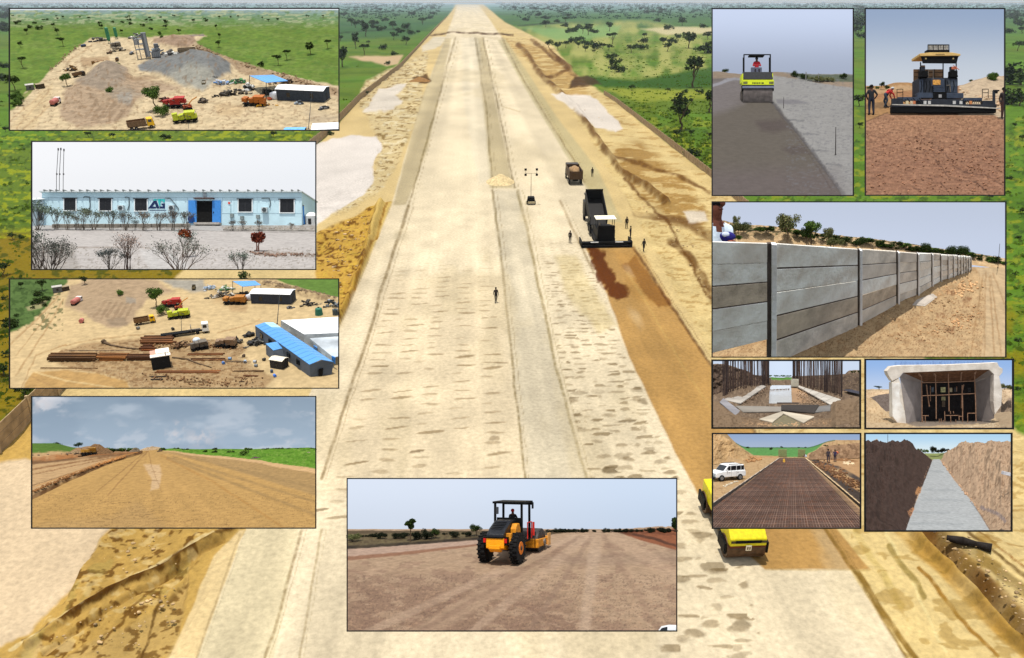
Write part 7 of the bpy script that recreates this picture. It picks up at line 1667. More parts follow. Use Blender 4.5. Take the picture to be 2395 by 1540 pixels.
 for s, x0, x1 in ((-1, 436, 500), (1, 712, 776)): m = MB(); m.cyl((q.x((x0 + x1) / 2), .5, .75), (q.x((x0 + x1) / 2), 3.0, .75), .35, None, 12); m.build('track', RUB(), t)
 # screed
 B('screed_body', k, 420, 756, 800, 800, -.8, .4, bev=.04); B('screed_base', k2, 205, 820, 1025, 866, -1.3, -.6, bev=.03)
 B('screed_top', k, 205, 800, 1028, 822, -1.35, -.7, bev=.02); m = MB(); q.q(m, [(205, 801), (620, 806), (1050, 830), (1052, 838), (620, 818), (205, 808)], -1.45, -1.35); m.build('walk_edge', mat('edge_grey', (178, 176, 168), .5, .2), t)
 B('screed_wing', bl, 262, 740, 440, 770, -1.0, -.4); B('screed_wing', bl, 780, 746, 922, 772, -1.0, -.4)
 for a in ((216, 752, 300, 800), (922, 770, 1010, 812)): B('end_box', k, *a, -1.1, -.5)
 for x, c in ((330, (206, 190, 150)), (385, (186, 110, 70)), (470, (190, 190, 186)), (505, (190, 190, 186)), (700, (190, 190, 186)), (752, (190, 190, 186)), (828, (200, 130, 76)), (365, (190, 170, 140))): B('fitting', mat('fit_%d' % sum(c), c, .6), x - 10, 772, x + 12, 798, -1.15, -1.0)
 for x0, x1 in ((250, 300), (920, 970)):
  for a in ((x0, 678, x0 + 4, 750), (x1 - 4, 680, x1, 750), (x0, 678, x1, 682), (x0, 704, x1, 708)): B('guard_rail', k2, *a, -1.1, -1.05, bev=0)
 B('end_post', k, 1006, 690, 1026, 806, -1.0, -.8); B('end_post', k, 212, 760, 222, 830, -1.3, -1.1); B('lever', k2, 1010, 682, 1060, 694, -.9, -.8)
 MB().cyl((3.95, -.9, 1.64), (4.25, -.9, 1.62), .12).build('motor', k2, t)
 m = MB()
 for i in range(9): q.t(m, [(300 + i * 16, 770 - (i % 3) * 10), (330 + i * 16, 790)], 2.5, -1.05); q.t(m, [(790 + i * 15, 765), (806 + i * 15, 795)], 2.5, -1.05)
 m.build('hydraulic_hose', k2, t)
big_paver()
def stand_R2(x, y, hpx, **k): return person(R2.F(x, y, hpx / 1.75, 1, k.pop('yaw', 0)), **k)
stand_R2(70, 872, 236, yaw=170, label='man in black standing with hands on hips left of the paver', shirt=(24, 26, 32), trousers=(22, 28, 46), pose='pockets', sub=2)
stand_R2(185, 815, 205, yaw=20, label='worker in red shirt bending beside the screed', shirt=(186, 44, 44), trousers=(40, 52, 66), pose='bend', cap=(190, 196, 200), sub=2)
pw = stand_R2(1120, 905, 250, yaw=0, label='dark clothed person cut by the right frame edge beside the paver', shirt=(40, 30, 30), trousers=(60, 36, 32), pose='stand'); R2.clip(pw)
rubble(R2, [(800, 690), (960, 720), (1110, 740), (1050, 850)], 160, 12, 'pale stones on the right bank behind the paver', (178, 150, 120), 61, 26)
rubble(R2, [(40, 1250), (600, 1150), (1100, 1250), (1100, 1450), (40, 1450)], 700, 7, 'coarse gravel of the brown lane in the foreground', (150, 108, 82), 62, 190)

# ================================================================ VIEW 8: precast concrete wall
R3 = Dio('precast_wall', (22, 20, 2360, 1252), (1660.5, 467.8), .293, 450, 12.4, 14.5, 'the precast concrete wall')
def r3_paint(X, Y):
 p = Paint(X, Y, (212, 178, 132)); p.noise(140, .08, 3, 50); p.spots(13, .64, (160, 118, 80), 4, .4, 9, Y > 560); p.spots(60, .6, (184, 144, 100), 5, .5, 30); p.spots(8, .64, (132, 90, 60), 6, .6, 6, Y > 700)
 p.poly([(2120, 540), (2360, 540), (2420, 1300), (2160, 1300), (2200, 900), (2180, 650)], (214, 184, 142), 20, 10, 60, 1, 7)
 for i, (a, b) in enumerate((((2200, 580), (2190, 1250)), ((2240, 600), (2330, 1250)), ((2180, 600), (2080, 1250)), ((2260, 590), (2380, 900)), ((2230, 620), (2270, 1250)))): p.line([a, b], (178, 140, 96), 9, 8, 50, .6, 8 + i)
 for i, (x, y, r) in enumerate(((1920, 750, 50), (2050, 800, 40), (1910, 1040, 50), (1840, 930, 40), (1200, 1000, 36), (1680, 1130, 30), (1070, 1210, 30))): p.poly([(x - r, y - r * .4), (x + r, y - r * .5), (x + r * .8, y + r * .5), (x - r * .8, y + r * .4)], (146, 96, 62), 16, 16, 16, .8, 20 + i, .5, 9)
 return p.c
R3.ground('sandy_track', r3_paint, lambda X, Y: 30 * np.exp(-((X - (1850 - (Y - 650) * 1.5)) / 260) ** 2) * sstep(560, 800, Y) * fbm(X, Y, 120, 3) + 9 * fbm(X, Y, 22, 4) * (X < 2150) + 5 * (fbm(X, Y, 300, 5, 2, 12) - .5) * (X > 2150), 1.7, margin=40, top=540)
# land behind the wall, rising to a scrubby ridge on the left
RIDGE = lambda X: np.interp(X, [0, 100, 250, 600, 900, 1200, 1500, 1800, 2090, 2360], [150, 165, 195, 215, 270, 300, 335, 385, 420, 470])
def r3_back():
 xs = np.linspace(0, 2400, 330); v = np.linspace(0, 1, 60); X, Vv = np.meshgrid(xs, v)
 top = RIDGE(X); bot = np.interp(X, [0, 700, 1200, 1700, 2090, 2400], [420, 420, 440, 470, 520, 560]); Y = bot + (top - bot) * Vv + 10 * (fbm(X, Vv * 300, 30, 3) - .5) * Vv
 d = R3.df * (1.0 + .03 * Vv); P = np.array(CAM) + R3.ray_n(X, Y) * d[..., None]; P = P + np.array(RGT) * 0
 p = Paint(X, Y, (206, 172, 128)); p.mix(sstep(.48, .62, fbm(X, Y, 26, 4, 4, 9)) * sstep(.52, .72, Vv), (92, 92, 62)); p.mix(sstep(.5, .6, fbm(X, Y, 16, 8, 3, 7)) * sstep(.6, .8, Vv) * .8, (60, 64, 40)); p.spots(20, .6, (226, 196, 150), 9, .7, 8)
 me = grid_mesh('hillside', P, np.clip(p.c / illum(UPV) * 1.25, 0, .9)); me.materials.append(vmat('soil_back', 6, .25, .6, .05)); o = link('hillside', me); tag(o, kind='structure'); R3.clip(o)
r3_back()
R3.sky(lambda X, Y: lin((196, 206, 226)) * (1 + .08 * sstep(40, 400, Y))[..., None] * (1 - .04 * sstep(0, 2400, X))[..., None], step=6, depth=1.08)
R3.frame()
def back_tree(D, x, yb, h, k, lb, d=.93, w=1.0, cat='tree', name='tree', group=None):
 dd = D.df * (d if D.n != 'precast_wall' else .995 + (.02 if group else 0)); p = D.P(x, yb, dd); s = h * D.k * dd / FPX; X = RGT; m = Matrix((RGT, FWD, UPV)).transposed().to_4x4()
 return tree(k, Matrix.Translation(p) @ m @ Matrix.Rotation(x, 4, 'Z') @ Matrix.Diagonal((s * w, s * w, s, 1)), lb, cat, group, name)
back_tree(R3, 618, 360, 290, K_BIG[1], 'tallest grey green tree behind the concrete wall', w=.8); back_tree(R3, 806, 350, 210, K_BIG[0], 'bright green tree right of the tallest one behind the wall', w=.85); back_tree(R3, 770, 358, 150, K_BIG[2], 'smaller tree leaning on the bright green one', w=.8)
back_tree(R3, 965, 375, 175, K_BIG[1], 'olive tree over the bush behind the wall', w=.75); back_tree(R3, 985, 385, 120, K_BIGB[1], 'large grey green bush under the olive tree', w=1.1); back_tree(R3, 1080, 365, 96, K_BIGB[0], 'dark bush right of the olive tree', w=1.2)
back_tree(R3, 225, 270, 130, K_BIGB[1], 'large dark green bush right of the watching man', w=1.2); back_tree(R3, 210, 240, 130, K_BIG[1], 'thin tree top above the bush right of the watching man', w=.6); back_tree(R3, 230, 325, 70, K_BIGB[2], 'small bush touching the wall top by the watching man', w=.9); back_tree(R3, 270, 250, 96, K_BIGB[0], 'dark bush on the ridge right of the watching man', w=1.2)
back_tree(R3, 1200, 372, 92, K_BIGB[0], 'dark bush in the middle of the ridge', w=1.2); back_tree(R3, 1725, 405, 84, K_BIGB[0], 'dark round bush on the right part of the ridge', w=1.0); back_tree(R3, 2020, 440, 100, K_BIGB[0], 'dark spreading bush at the wall end, right one', w=1.1); back_tree(R3, 1930, 435, 96, K_BIGB[0], 'dark spreading bush at the wall end, left one', w=1.0)
back_tree(R3, 1340, 410, 90, K_ROUND[0], 'thin small tree beyond the middle of the wall', w=.5); back_tree(R3, 850, 350, 100, K_ROUND[1], 'slim small tree right of the bright green tree', w=.5)
for i in range(125):
 x = rs1.uniform(90, 2350) if i > 50 else rs1.uniform(1150, 2350); y = float(RIDGE(x)) + rs1.uniform(26, 60); back_tree(R3, x, y, rs1.uniform(28, 56), [K_BUSH[0], K_BUSH[1], K_BUSHM[0]][i % 3], 'dark scrub bush on the ridge behind the concrete wall', .955 + .03 * rs1.random(), 1.7, 'bush', 'bush', 'scrub bushes on the ridge behind the wall')
def long_wall():
 posts = [(-330, 330, 1600, 70), (497, 356, 1330, 76), (1200, 404, 1018, 36), (1504, 422, 850, 26), (1664, 434, 778, 20), (1778, 438, 703, 15), (1848, 443, 662, 12), (1906, 448, 640, 10), (1948, 451, 624, 9), (1984, 454, 610, 8), (2008, 456, 603, 7), (2030, 458, 594, 6), (2050, 460, 586, 6), (2068, 461, 578, 5), (2088, 462, 562, 5)]
 org = R3.G(1200, 1018); t = thing('precast_wall', 'long precast concrete wall of stacked panels between posts', 'wall', Matrix.Translation(org))
 cols = {'w': (252, 242, 226), 'g': (198, 182, 160), 'm': (232, 222, 206), 's': (218, 208, 194)}
 def pm(c, i): return mat('panel_%s%d' % (c, i % 3), cols[c], .92, .1, 2.2 + i % 3, bump=.3, stain=tuple(int(v * .9) for v in cols[c]))
 patt = [['w', 'w', 'g', 'w', 'w'], ['w', 'w', 'w', 'g', 's'], ['m', 's', 'w', 'g', 's'], ['s', 'm', 's', 'w', 's'], ['w', 'm', 'w', 'w', 'm'], ['s', 'm', 'w', 'w', 'w']]
 n = 5
 for i in range(len(posts) - 1):
  xa, ta, ba, wa = posts[i]; xb, tb, bb, wb = posts[i + 1]
  x0, x1 = xa + wa * .5, xb - wb * .5
  for j in range(n):
   f0, f1 = j / n + (.012 if j else 0), (j + 1) / n - .003
   def at(x, f):
    u = (x - xa) / (xb - xa); k0, k1 = 1, (bb - tb) / (ba - ta); uu = u
    top = ta + (tb - ta) * uu; bot = ba + (bb - ba) * uu; return R3.V(x, bot, top + (bot - top) * f)
   if i == 0: f0 = (j / n) * .78 + (.008 if j else 0); f1 = (j + 1) / n * .78 - .002
   jag = .004 * (j % 2)
   q = [at(x0, f0), at(x1, f0), at(x1, f1 + .0), at(x0, f1 + .0)]
   dpt = R3.sz((ba + bb) / 2) * 22
   back = R3.T * dpt * .6
   off = R3.T * (R3.sz((ba + bb) / 2) * (6 + 3 * ((i * 7 + j * 5) % 3)))
   if j: jq = [at(x0, f0 - .022), at(x1, f0 - .022), at(x1, f0 + .004), at(x0, f0 + .004)]; MB().slab([v + off * 1.6 + back * .3 - org for v in jq], back * .3).build('joint', mat('joint_dark', (74, 60, 52), .95), t)
   MB().slab([v + off - org for v in q], back).build('panel', pm(patt[i % 6][j] if i < 6 else 'wm'[j % 2], i + j), t, bevel=.004)
 for i, (x, tp, b, w) in enumerate(posts):
  h = w / 2; q = [R3.V(x - h, b, tp), R3.V(x + h, b, tp), R3.V(x + h, b, b + 6), R3.V(x - h, b, b + 6)]; z = R3.sz(b)
  m = MB(); m.slab([v - org - R3.T * z * 4 for v in (R3.V(x - h * .1, b, tp), R3.V(x + h, b, tp + 3), R3.V(x + h * .9, b, b + 6), R3.V(x - h * .15, b, b + 6))], R3.T * z * 34)
  p = m.build('post', mat('post_pale', (246, 242, 236), .9, .12, 2.5, bump=.3), t, bevel=.006)
  MB().slab([v - org + R3.T * z * 10 for v in (R3.V(x - h, b, tp + 2), R3.V(x - h * .1, b, tp), R3.V(x - h * .15, b, b + 6), R3.V(x - h, b, b + 6))], R3.T * z * 20).build('post_flange', mat('post_dark', (84, 74, 68), .9, .2, 3), p)
 R3.clip(t)
long_wall()
def watcher():
 t = person(Matrix.Translation(R3.P(30, 1400, R3.depth(1600) * 1.12)) @ Matrix((RGT, FWD, UPV)).transposed().to_4x4() @ Matrix.Rotation(R(28), 4, 'Z') @ Matrix.Scale(820 * R3.k * R3.depth(1600) * 1.12 / FPX, 4),
               'man with dark cap looking over the left end of the concrete wall', (206, 222, 238), (40, 40, 60), 'stand', cap=(18, 16, 18), sub=3, skin=(96, 52, 36))
 fc = MB();
 MB().blob((0, -.125, 1.655), (.018, .035, .03), 2, 8, 6, 0).build('nose', mat('skin_96_52_36', (96, 52, 36), .8), t, True)
 for s in (-1, 1): MB().blob((s * .038, -.098, 1.69), (.016, .008, .009), 2, 8, 6, 0).build('eye', mat('eye_dark', (16, 12, 12), .3), t, True); MB().blob((s * .105, .0, 1.67), (.012, .025, .035), 4, 8, 6, 0).build('ear', mat('skin_96_52_36', (96, 52, 36)), t, True)
 MB().blob((0, -.102, 1.605), (.03, .01, .01), 2, 8, 6, 0).build('mouth', mat('lip', (80, 36, 30), .6), t, True)
 R3.clip(t)
 return t
watcher()
def hand_bundle():
 z = R3.depth(1600) * 1.10; s = R3.k * z / FPX; p = R3.P(170, 345, z); o3 = Matrix.Translation(p) @ Matrix((RGT, FWD, UPV)).transposed().to_4x4() @ Matrix.Scale(s, 4)
 t = thing('folded_cloth', 'dark blue and white cloth bundle lying on the wall top beside the man', 'cloth', o3)
 MB().blob((-30, 0, 50), (62, 26, 40), 3, 14, 9, .12).build('blue_fold', mat('cloth_navy', (34, 30, 116), .8, .2, .05), t, True); MB().blob((-50, -22, 66), (34, 10, 20), 5, 12, 8, .1).build('white_fold', mat('cloth_white', (206, 216, 236), .8, .1, .05), t, True)
 h = thing('hand', 'brown hand with curled fingers resting on the concrete wall top', 'hand', o3); sk = mat('skin_warm', (150, 88, 70), .7, .1, .05)
 m = MB(); m.blob((-12, -12, 12), (24, 12, 12), 2, 12, 8, .05)
 m.build('palm', sk, h, True)
 for i, L in enumerate((26, 30, 28, 22)): MB().tube([(2, -22 + i * 6, 18 - i * 2), (14, -22 + i * 6, 18 - i * 3), (14 + L * .6, -22 + i * 6, 10 - i * 2), (12 + L * .7, -22 + i * 6, 1)], [5, 4.8, 4.2, 3.2], 7).build('finger', sk, h, True)
 MB().tube([(-20, -20, 12), (-8, -28, 8), (4, -30, 4)], [5.5, 5, 3.6], 7).build('thumb', sk, h, True)
hand_bundle()
def loose_slab(D, pts, h, label, c, name='concrete_slab'):
 org = D.G(*pts[0]); t = thing(name, label, 'slab', Matrix.Translation(org)); q = [D.G(x, y, hh) - org for x, y, hh in pts]
 MB().slab(q, -D.N * D.sz(pts[0][1]) * h).build('slab', mat('ls_%d' % sum(c), c, .9, .12, 3), t, bevel=.004); MB().slab([v + D.N * D.sz(pts[0][1]) * .6 + (sum(q, Vector()) / len(q) - v) * .3 for v in q], D.N * D.sz(pts[0][1]) * .5).build('top_skin', mat('ls2_%d' % sum(c), tuple(min(255, k + 10) for k in c), .9, .1, 3), t)
loose_slab(R3, [(1606, 860, 26), (1640, 820, 30), (1770, 764, 22), (1812, 786, 14), (1710, 864, 20)], 18, 'flat concrete slab lying tilted on the sand heap', (176, 166, 154))
loose_slab(R3, [(1080, 1140, 14), (1120, 1075, 18), (1222, 1050, 14), (1218, 1072, 12), (1150, 1150, 12)], 10, 'pale broken slab at the foot of the long wall', (190, 180, 140))
pole(R3, 2298, 545, 350, 2.4, 'thin leaning pole at the right end of the ridge', 16, (70, 60, 56))
rubble(R3, [(1200, 1000), (1500, 880), (1900, 760), (2050, 680)], 260, 12, 'clods on the sand beside the wall', (196, 158, 114), 71, 60); rubble(R3, [(700, 1230), (1300, 1100), (1900, 1050), (2100, 900)], 260, 8, 'small clods on the sandy track', (186, 146, 104), 72, 70)
# ================================================================ VIEW 9: flooded culvert footing with rebar
R4 = Dio('flooded_footing', (50, 62, 2350, 1100), (1660.5, 836), .1489, 330, 4.7, 7.9, 'the flooded concrete footing')
def r4_paint(X, Y):
 p = Paint(X, Y, (134, 112, 90)); p.noise(70, .2, 3); p.spots(40, .56, (104, 84, 66), 4, .7); p.spots(24, .62, (176, 150, 122), 5, .6)
 p.poly([(930, 330), (1290, 330), (1290, 368), (930, 368)], (96, 150, 60), 4, 4, 20, 1, 6); p.poly([(2060, 420), (2400, 400), (2400, 600), (2060, 580)], (186, 158, 126), 14, 14, 40, 1, 7)
 p.poly([(50, 700), (170, 730), (400, 930), (1000, 1010), (1500, 1010), (1900, 960), (1900, 720), (2400, 620), (2400, 1200), (-60, 1200)], (150, 124, 96), 16, 16, 60, .9, 8); p.spots(30, .58, (106, 82, 58), 9, .6, 14, Y > 800)
 p.poly([(1000, 1020), (1150, 900), (1440, 1030), (1400, 1100), (960, 1100)], (148, 138, 108), 14, 10, 30, .9, 10)
 return p.c
def r4_h(X, Y):
 h = sstep(900, 500, X) * sstep(760, 440, Y) * (60 + 150 * sstep(420, 330, Y) * sstep(700, 200, X)) + sstep(2050, 2200, X) * sstep(560, 380, Y) * 110
 h = h + 26 * fbm(X, Y, 60, 3) + 150 * sstep(1880, 1990, X) * sstep(700, 790, Y) * fbm(X, Y, 260, 4) * 1.4 + 60 * sstep(520, 300, X) * sstep(880, 1000, Y)
 return h * (1 - np.clip(sdf(X, Y, [(420, 740), (900, 400), (1290, 400), (1900, 740), (1700, 900), (600, 900)]) / 40 + .5, 0, 1)) - 20 * np.clip(sdf(X, Y, [(470, 730), (930, 420), (1290, 420), (1850, 730)]) / 30, 0, 1)
R4.ground('earth_bed', r4_paint, r4_h, 1.4, margin=160, top=330)
R4.sky(lambda X, Y: lin((206, 220, 240)) * np.ones(X.shape + (3,)) * (1 + .1 * np.exp(-((X - 1120) / 300) ** 2))[..., None])
R4.frame(4.0)
def quad_on(D, pts, name, m, lift=2, kind='structure'):
 org = D.G(*pts[0]); mb = MB(); vs = [D.G(x, y, lift) - org for x, y in pts]; mb.add(vs, [tuple(range(len(vs)))]); o = mb.build(name, m); o.location = org; tag(o, kind=kind); D.clip(o); return o
wt = mat('still_water', (196, 198, 200), .12, .04, 1, 0, .05, .8)
quad_on(R4, [(925, 730), (935, 560), (948, 455), (1010, 400), (1280, 400), (1280, 560), (1290, 730)], 'water', wt, -8); quad_on(R4, [(1290, 730), (1280, 470), (1400, 480), (1520, 560), (1600, 700)], 'silt_bed', mat('silt', (150, 118, 84), .6, .2, 3), -10)
rubble(R4, [(600, 700), (700, 600), (880, 500)], 130, 14, 'wet rubble left of the water', (120, 100, 82), 81, 50); rubble(R4, [(1420, 560), (1500, 680), (1750, 720)], 160, 14, 'rubble right of the water', (156, 130, 104), 82, 40); rubble(R4, [(60, 1060), (700, 1050), (1000, 1080), (1600, 1050), (2300, 1000)], 330, 16, 'clods of earth in the foreground of the footing', (150, 122, 92), 83, 40)
rubble(R4, [(950, 515), (1060, 510), (1260, 500)], 50, 8, 'mud bar across the water', (116, 92, 70), 84, 6)
def beamw(D, label, polys, c, name='footing_beam', n=1):
 """concrete beam: (list of (x, y, height)) faces, each a slab piece"""
 org = D.G(polys[0][0][0], polys[0][0][1]); t = thing(name, label, 'concrete beam', Matrix.Translation(org)); m = mat('conc_%d' % sum(c), c, .85, .15, 4, bump=.25)
 for pts in polys: MB().slab([D.G(x, y, h) - org for x, y, h in pts], -D.N * D.sz(pts[0][1]) * 24).build('cast_segment', m, t, bevel=.004)
 D.clip(t); return t
def strip(a, b, c, d, n, h):
 out = []
 for i in range(n):
  u, v = i / n + .003, (i + 1) / n - .003
  L = lambda p, q, k: (p[0] + (q[0] - p[0]) * k, p[1] + (q[1] - p[1]) * k, h)
  out.append([L(a, b, u), L(a, b, v), L(d, c, v), L(d, c, u)])
 return out
beamw(R4, 'sloping concrete footing beam along the left of the water', strip((200, 690), (820, 460), (880, 480), (480, 750), 7, 30), (158, 152, 144)); beamw(R4, 'sloping concrete footing beam along the right of the water', strip((2060, 690), (1390, 470), (1385, 490), (1890, 770), 6, 30), (176, 170, 160))
beamw(R4, 'grey front end block of the left footing', [[(150, 740, 40), (210, 680, 44), (480, 860, 20), (400, 930, 20)]], (128, 126, 130)); beamw(R4, 'wide concrete sill across the front of the water', [[(400, 790, 30), (1120, 800, 26), (1120, 870, 26), (520, 880, 26)]], (122, 116, 108))
beamw(R4, 'dark steel form across the front of the water', [[(1120, 780, 34), (1720, 780, 34), (1640, 900, 26), (1120, 850, 26)]], (44, 38, 34)); beamw(R4, 'grey end block of the right footing', [[(1700, 790, 20), (1900, 770, 26), (1890, 860, 20), (1640, 880, 20)]], (104, 102, 100))
beamw(R4, 'left arm of the pointed concrete apron in the foreground', [[(770, 1000, 34), (1130, 880, 34), (1165, 910, 34), (980, 1050, 34)]], (172, 162, 144)); beamw(R4, 'right arm of the pointed concrete apron in the foreground', [[(1130, 880, 34), (1640, 960, 34), (1470, 1060, 34), (1160, 915, 34)]], (176, 166, 148))
beamw(R4, 'thin dark beam lying in front of the water', [[(1050, 716, 8), (1400, 716, 8), (1400, 728, 8), (1050, 728, 8)]], (50, 40, 36))
t = thing('concrete_block', 'square pale concrete block standing right of the far water', 'concrete block', R4.M(1333, 470, 1, 0, 3)); MB().bb(-58, 58, 0, 60, 0, 126).build('block', mat('conc_block', (176, 172, 156), .85, .1, .02), t, bevel=2); MB().bb(-60, 60, -6, 0, -6, 8).build('shadow_gap_strip', mat('shadow_gap_dark', (60, 50, 44), .9), t)  # dark strip at the block's foot stands for the shadow gap
def rebar_rows():
 rs = random.Random(4)
 for s, lab in ((0, 'row of tall dark rebar standing on the left footing'), (1, 'row of tall dark rebar standing on the right footing')):
  org = R4.G(*((880, 440) if s == 0 else (1400, 440))); t = thing('rebar_row', lab, 'rebar', Matrix.Translation(org)); rust = [mat('rebar_%d' % i, c, .9, .2) for i, c in enumerate(((78, 62, 56), (60, 50, 48), (96, 76, 66)))]
  for i in range(130):
   u = rs.random() ** .8
   if s == 0: x = 940 - u * 740; yb = 440 + u * 210 - rs.random() * 50
   else: x = 1290 + u * 790; yb = 440 + u * 200 - rs.random() * 50
   dens = 1.0; lean = rs.uniform(-10, 10); b = R4.G(x, yb, 20) - org; top = R4.V(x, yb, -60, x + lean) - org; z = R4.sz(yb)
   mid = b.lerp(top, .5) + RGT * z * rs.uniform(-8, 8)
   MB().tube([b, mid, top], z * (2.2 + 3.2 * rs.random() + (2 if u < .18 else 0)), 4).build('bar', rust[i % 3], t)
  for k in range(4):
   m = MB(); a = (930, 420) if s == 0 else (1300, 420); e = (210, 620) if s == 0 else (2060, 600)
   for j in range(10):
    u, v = j / 10, (j + 1) / 10; f = lambda u: R4.V(a[0] + (e[0] - a[0]) * u, a[1] + (e[1] - a[1]) * u, (a[1] + (e[1] - a[1]) * u) - (60 + k * 60) * (.5 + .5 * u)) - org
    m.cyl(f(u), f(v), R4.sz(500) * 2, None, 4)
   m.build('tie_bar', rust[k % 3], t)
  # bundled dark column of bars at the inner end
  for k in range(16):
   x = (890 + rs.uniform(-30, 40)) if s == 0 else (1350 + rs.uniform(-50, 50)); b = R4.G(x, 425, 0) - org; top = R4.V(x, 425, -60, x + rs.uniform(-6, 6)) - org; MB().cyl(b, top, R4.sz(430) * 5, None, 4).build('bar', rust[1], t)
  R4.clip(t)
rebar_rows()
def bank(D, name, prof, y0, y1, paint_c, dep, seed=1, lift=0, nn=200):
 """earth bank standing behind: skyline profile [(x, y)] down to y0"""
 xs = np.linspace(prof[0][0], prof[-1][0], nn); v = np.linspace(0, 1, 60); X, Vv = np.meshgrid(xs, v)
 top = np.interp(X, [p[0] for p in prof], [p[1] for p in prof]); bot = np.interp(X, [prof[0][0], prof[-1][0]], [y0, y1]); Y = bot + (top - bot) * Vv + 14 * (fbm(X, Vv * 300, 30, seed) - .5) * Vv
 d = 1.0 / (1 / D.dn + (1 / D.df - 1 / D.dn) * (D.y1 - bot) / (D.y1 - D.hz)); d = np.minimum(d * (.995 + dep[1] * .05 * Vv), D.df * 1.02); P = np.array(CAM) + D.ray_n(X, Y) * d[..., None]; P = P + np.array(FWD) * (D.df * .01 * (fbm(X, Y, 70, seed + 2) - .5) * np.minimum(1, Vv * 4))[..., None]
 p = Paint(X, Y, paint_c[0]); p.noise(60, .2, seed); p.spots(40, .55, paint_c[1], seed + 4, .7); p.spots(18, .6, paint_c[2], seed + 5, .6)
 me = grid_mesh(name, P, np.clip(p.c / illum(UPV) * 1.2, 0, .9)); me.materials.append(vmat('soil_back', 6, .25, .6, .05)); o = link(name, me); tag(o, kind='structure'); D.clip(o); return o
bank(R4, 'earth_bank', [(0, 125), (150, 110), (300, 150), (560, 200), (680, 270), (900, 300), (960, 330)], 640, 420, [(104, 86, 72), (76, 60, 50), (136, 112, 90)], (.74, .92), 3)
bank(R4, 'earth_bank', [(1290, 300), (1500, 290), (1800, 280), (2050, 270), (2200, 250), (2400, 240)], 420, 600, [(112, 94, 78), (84, 68, 56), (150, 126, 100)], (.80, .93), 5)
for x, y, lb in ((2232, 250, 'left dark bush on the right bank of the footing'), (2275, 250, 'middle dark bush on the right bank of the footing'), (2335, 245, 'dark bush at the right frame edge of the footing view')): back_tree(R4, x, y, 52, K_BIGB[0], lb, .9, .9, 'bush', 'bush')
for i in range(12): back_tree(R4, rs1.uniform(940, 1285), 306, rs1.uniform(22, 40), K_BUSHM[i % 2], 'distant tree over the green strip beyond the water', .99, 1.6, group='distant trees beyond the water')
quad_on(R4, [(2080, 570), (2200, 560), (2360, 600), (2360, 640), (2200, 606)], 'dark_trench', mat('trench', (50, 50, 60), .9), 60)

# ================================================================ VIEW 10: concrete box culvert with timber props
R5 = Dio('box_culvert', (60, 48, 2356, 1108), (2017.2, 836), .1489, 520, 4.7, 7.9, 'the concrete box culvert')
def r5_paint(X, Y):
 p = Paint(X, Y, (214, 186, 146)); p.noise(120, .1, 3); p.spots(40, .6, (180, 150, 112), 4, .6); p.poly([(2050, 900), (2400, 850), (2400, 1200), (2200, 1200)], (176, 152, 122), 20, 20, 50, .8, 5); p.poly([(700, 900), (2060, 900), (2000, 1060), (1300, 1080), (900, 1108), (700, 1060)], (128, 118, 112), 20, 14, 50, .8, 6)
 return p.c
R5.ground('sand_floor', r5_paint, lambda X, Y: 120 * sstep(640, 100, X) * sstep(1300, 700, Y) * 0 + 30 * fbm(X, Y, 90, 3) + 50 * sstep(2000, 2300, X) * fbm(X, Y, 120, 5), 1.4, margin=60, top=520)
R5.sky(lambda X, Y: lin((150, 184, 232)) + (lin((190, 208, 236)) - lin((150, 184, 232))) * sstep(60, 520, Y)[..., None], depth=1.05); R5.frame(4.0)
FM = lambda D, x, y, ppm, d: Matrix.Translation(D.P(x, y, d)) @ Matrix((RGT, FWD, UPV)).transposed().to_4x4() @ Matrix.Scale(ppm * D.k * d / FPX, 4)
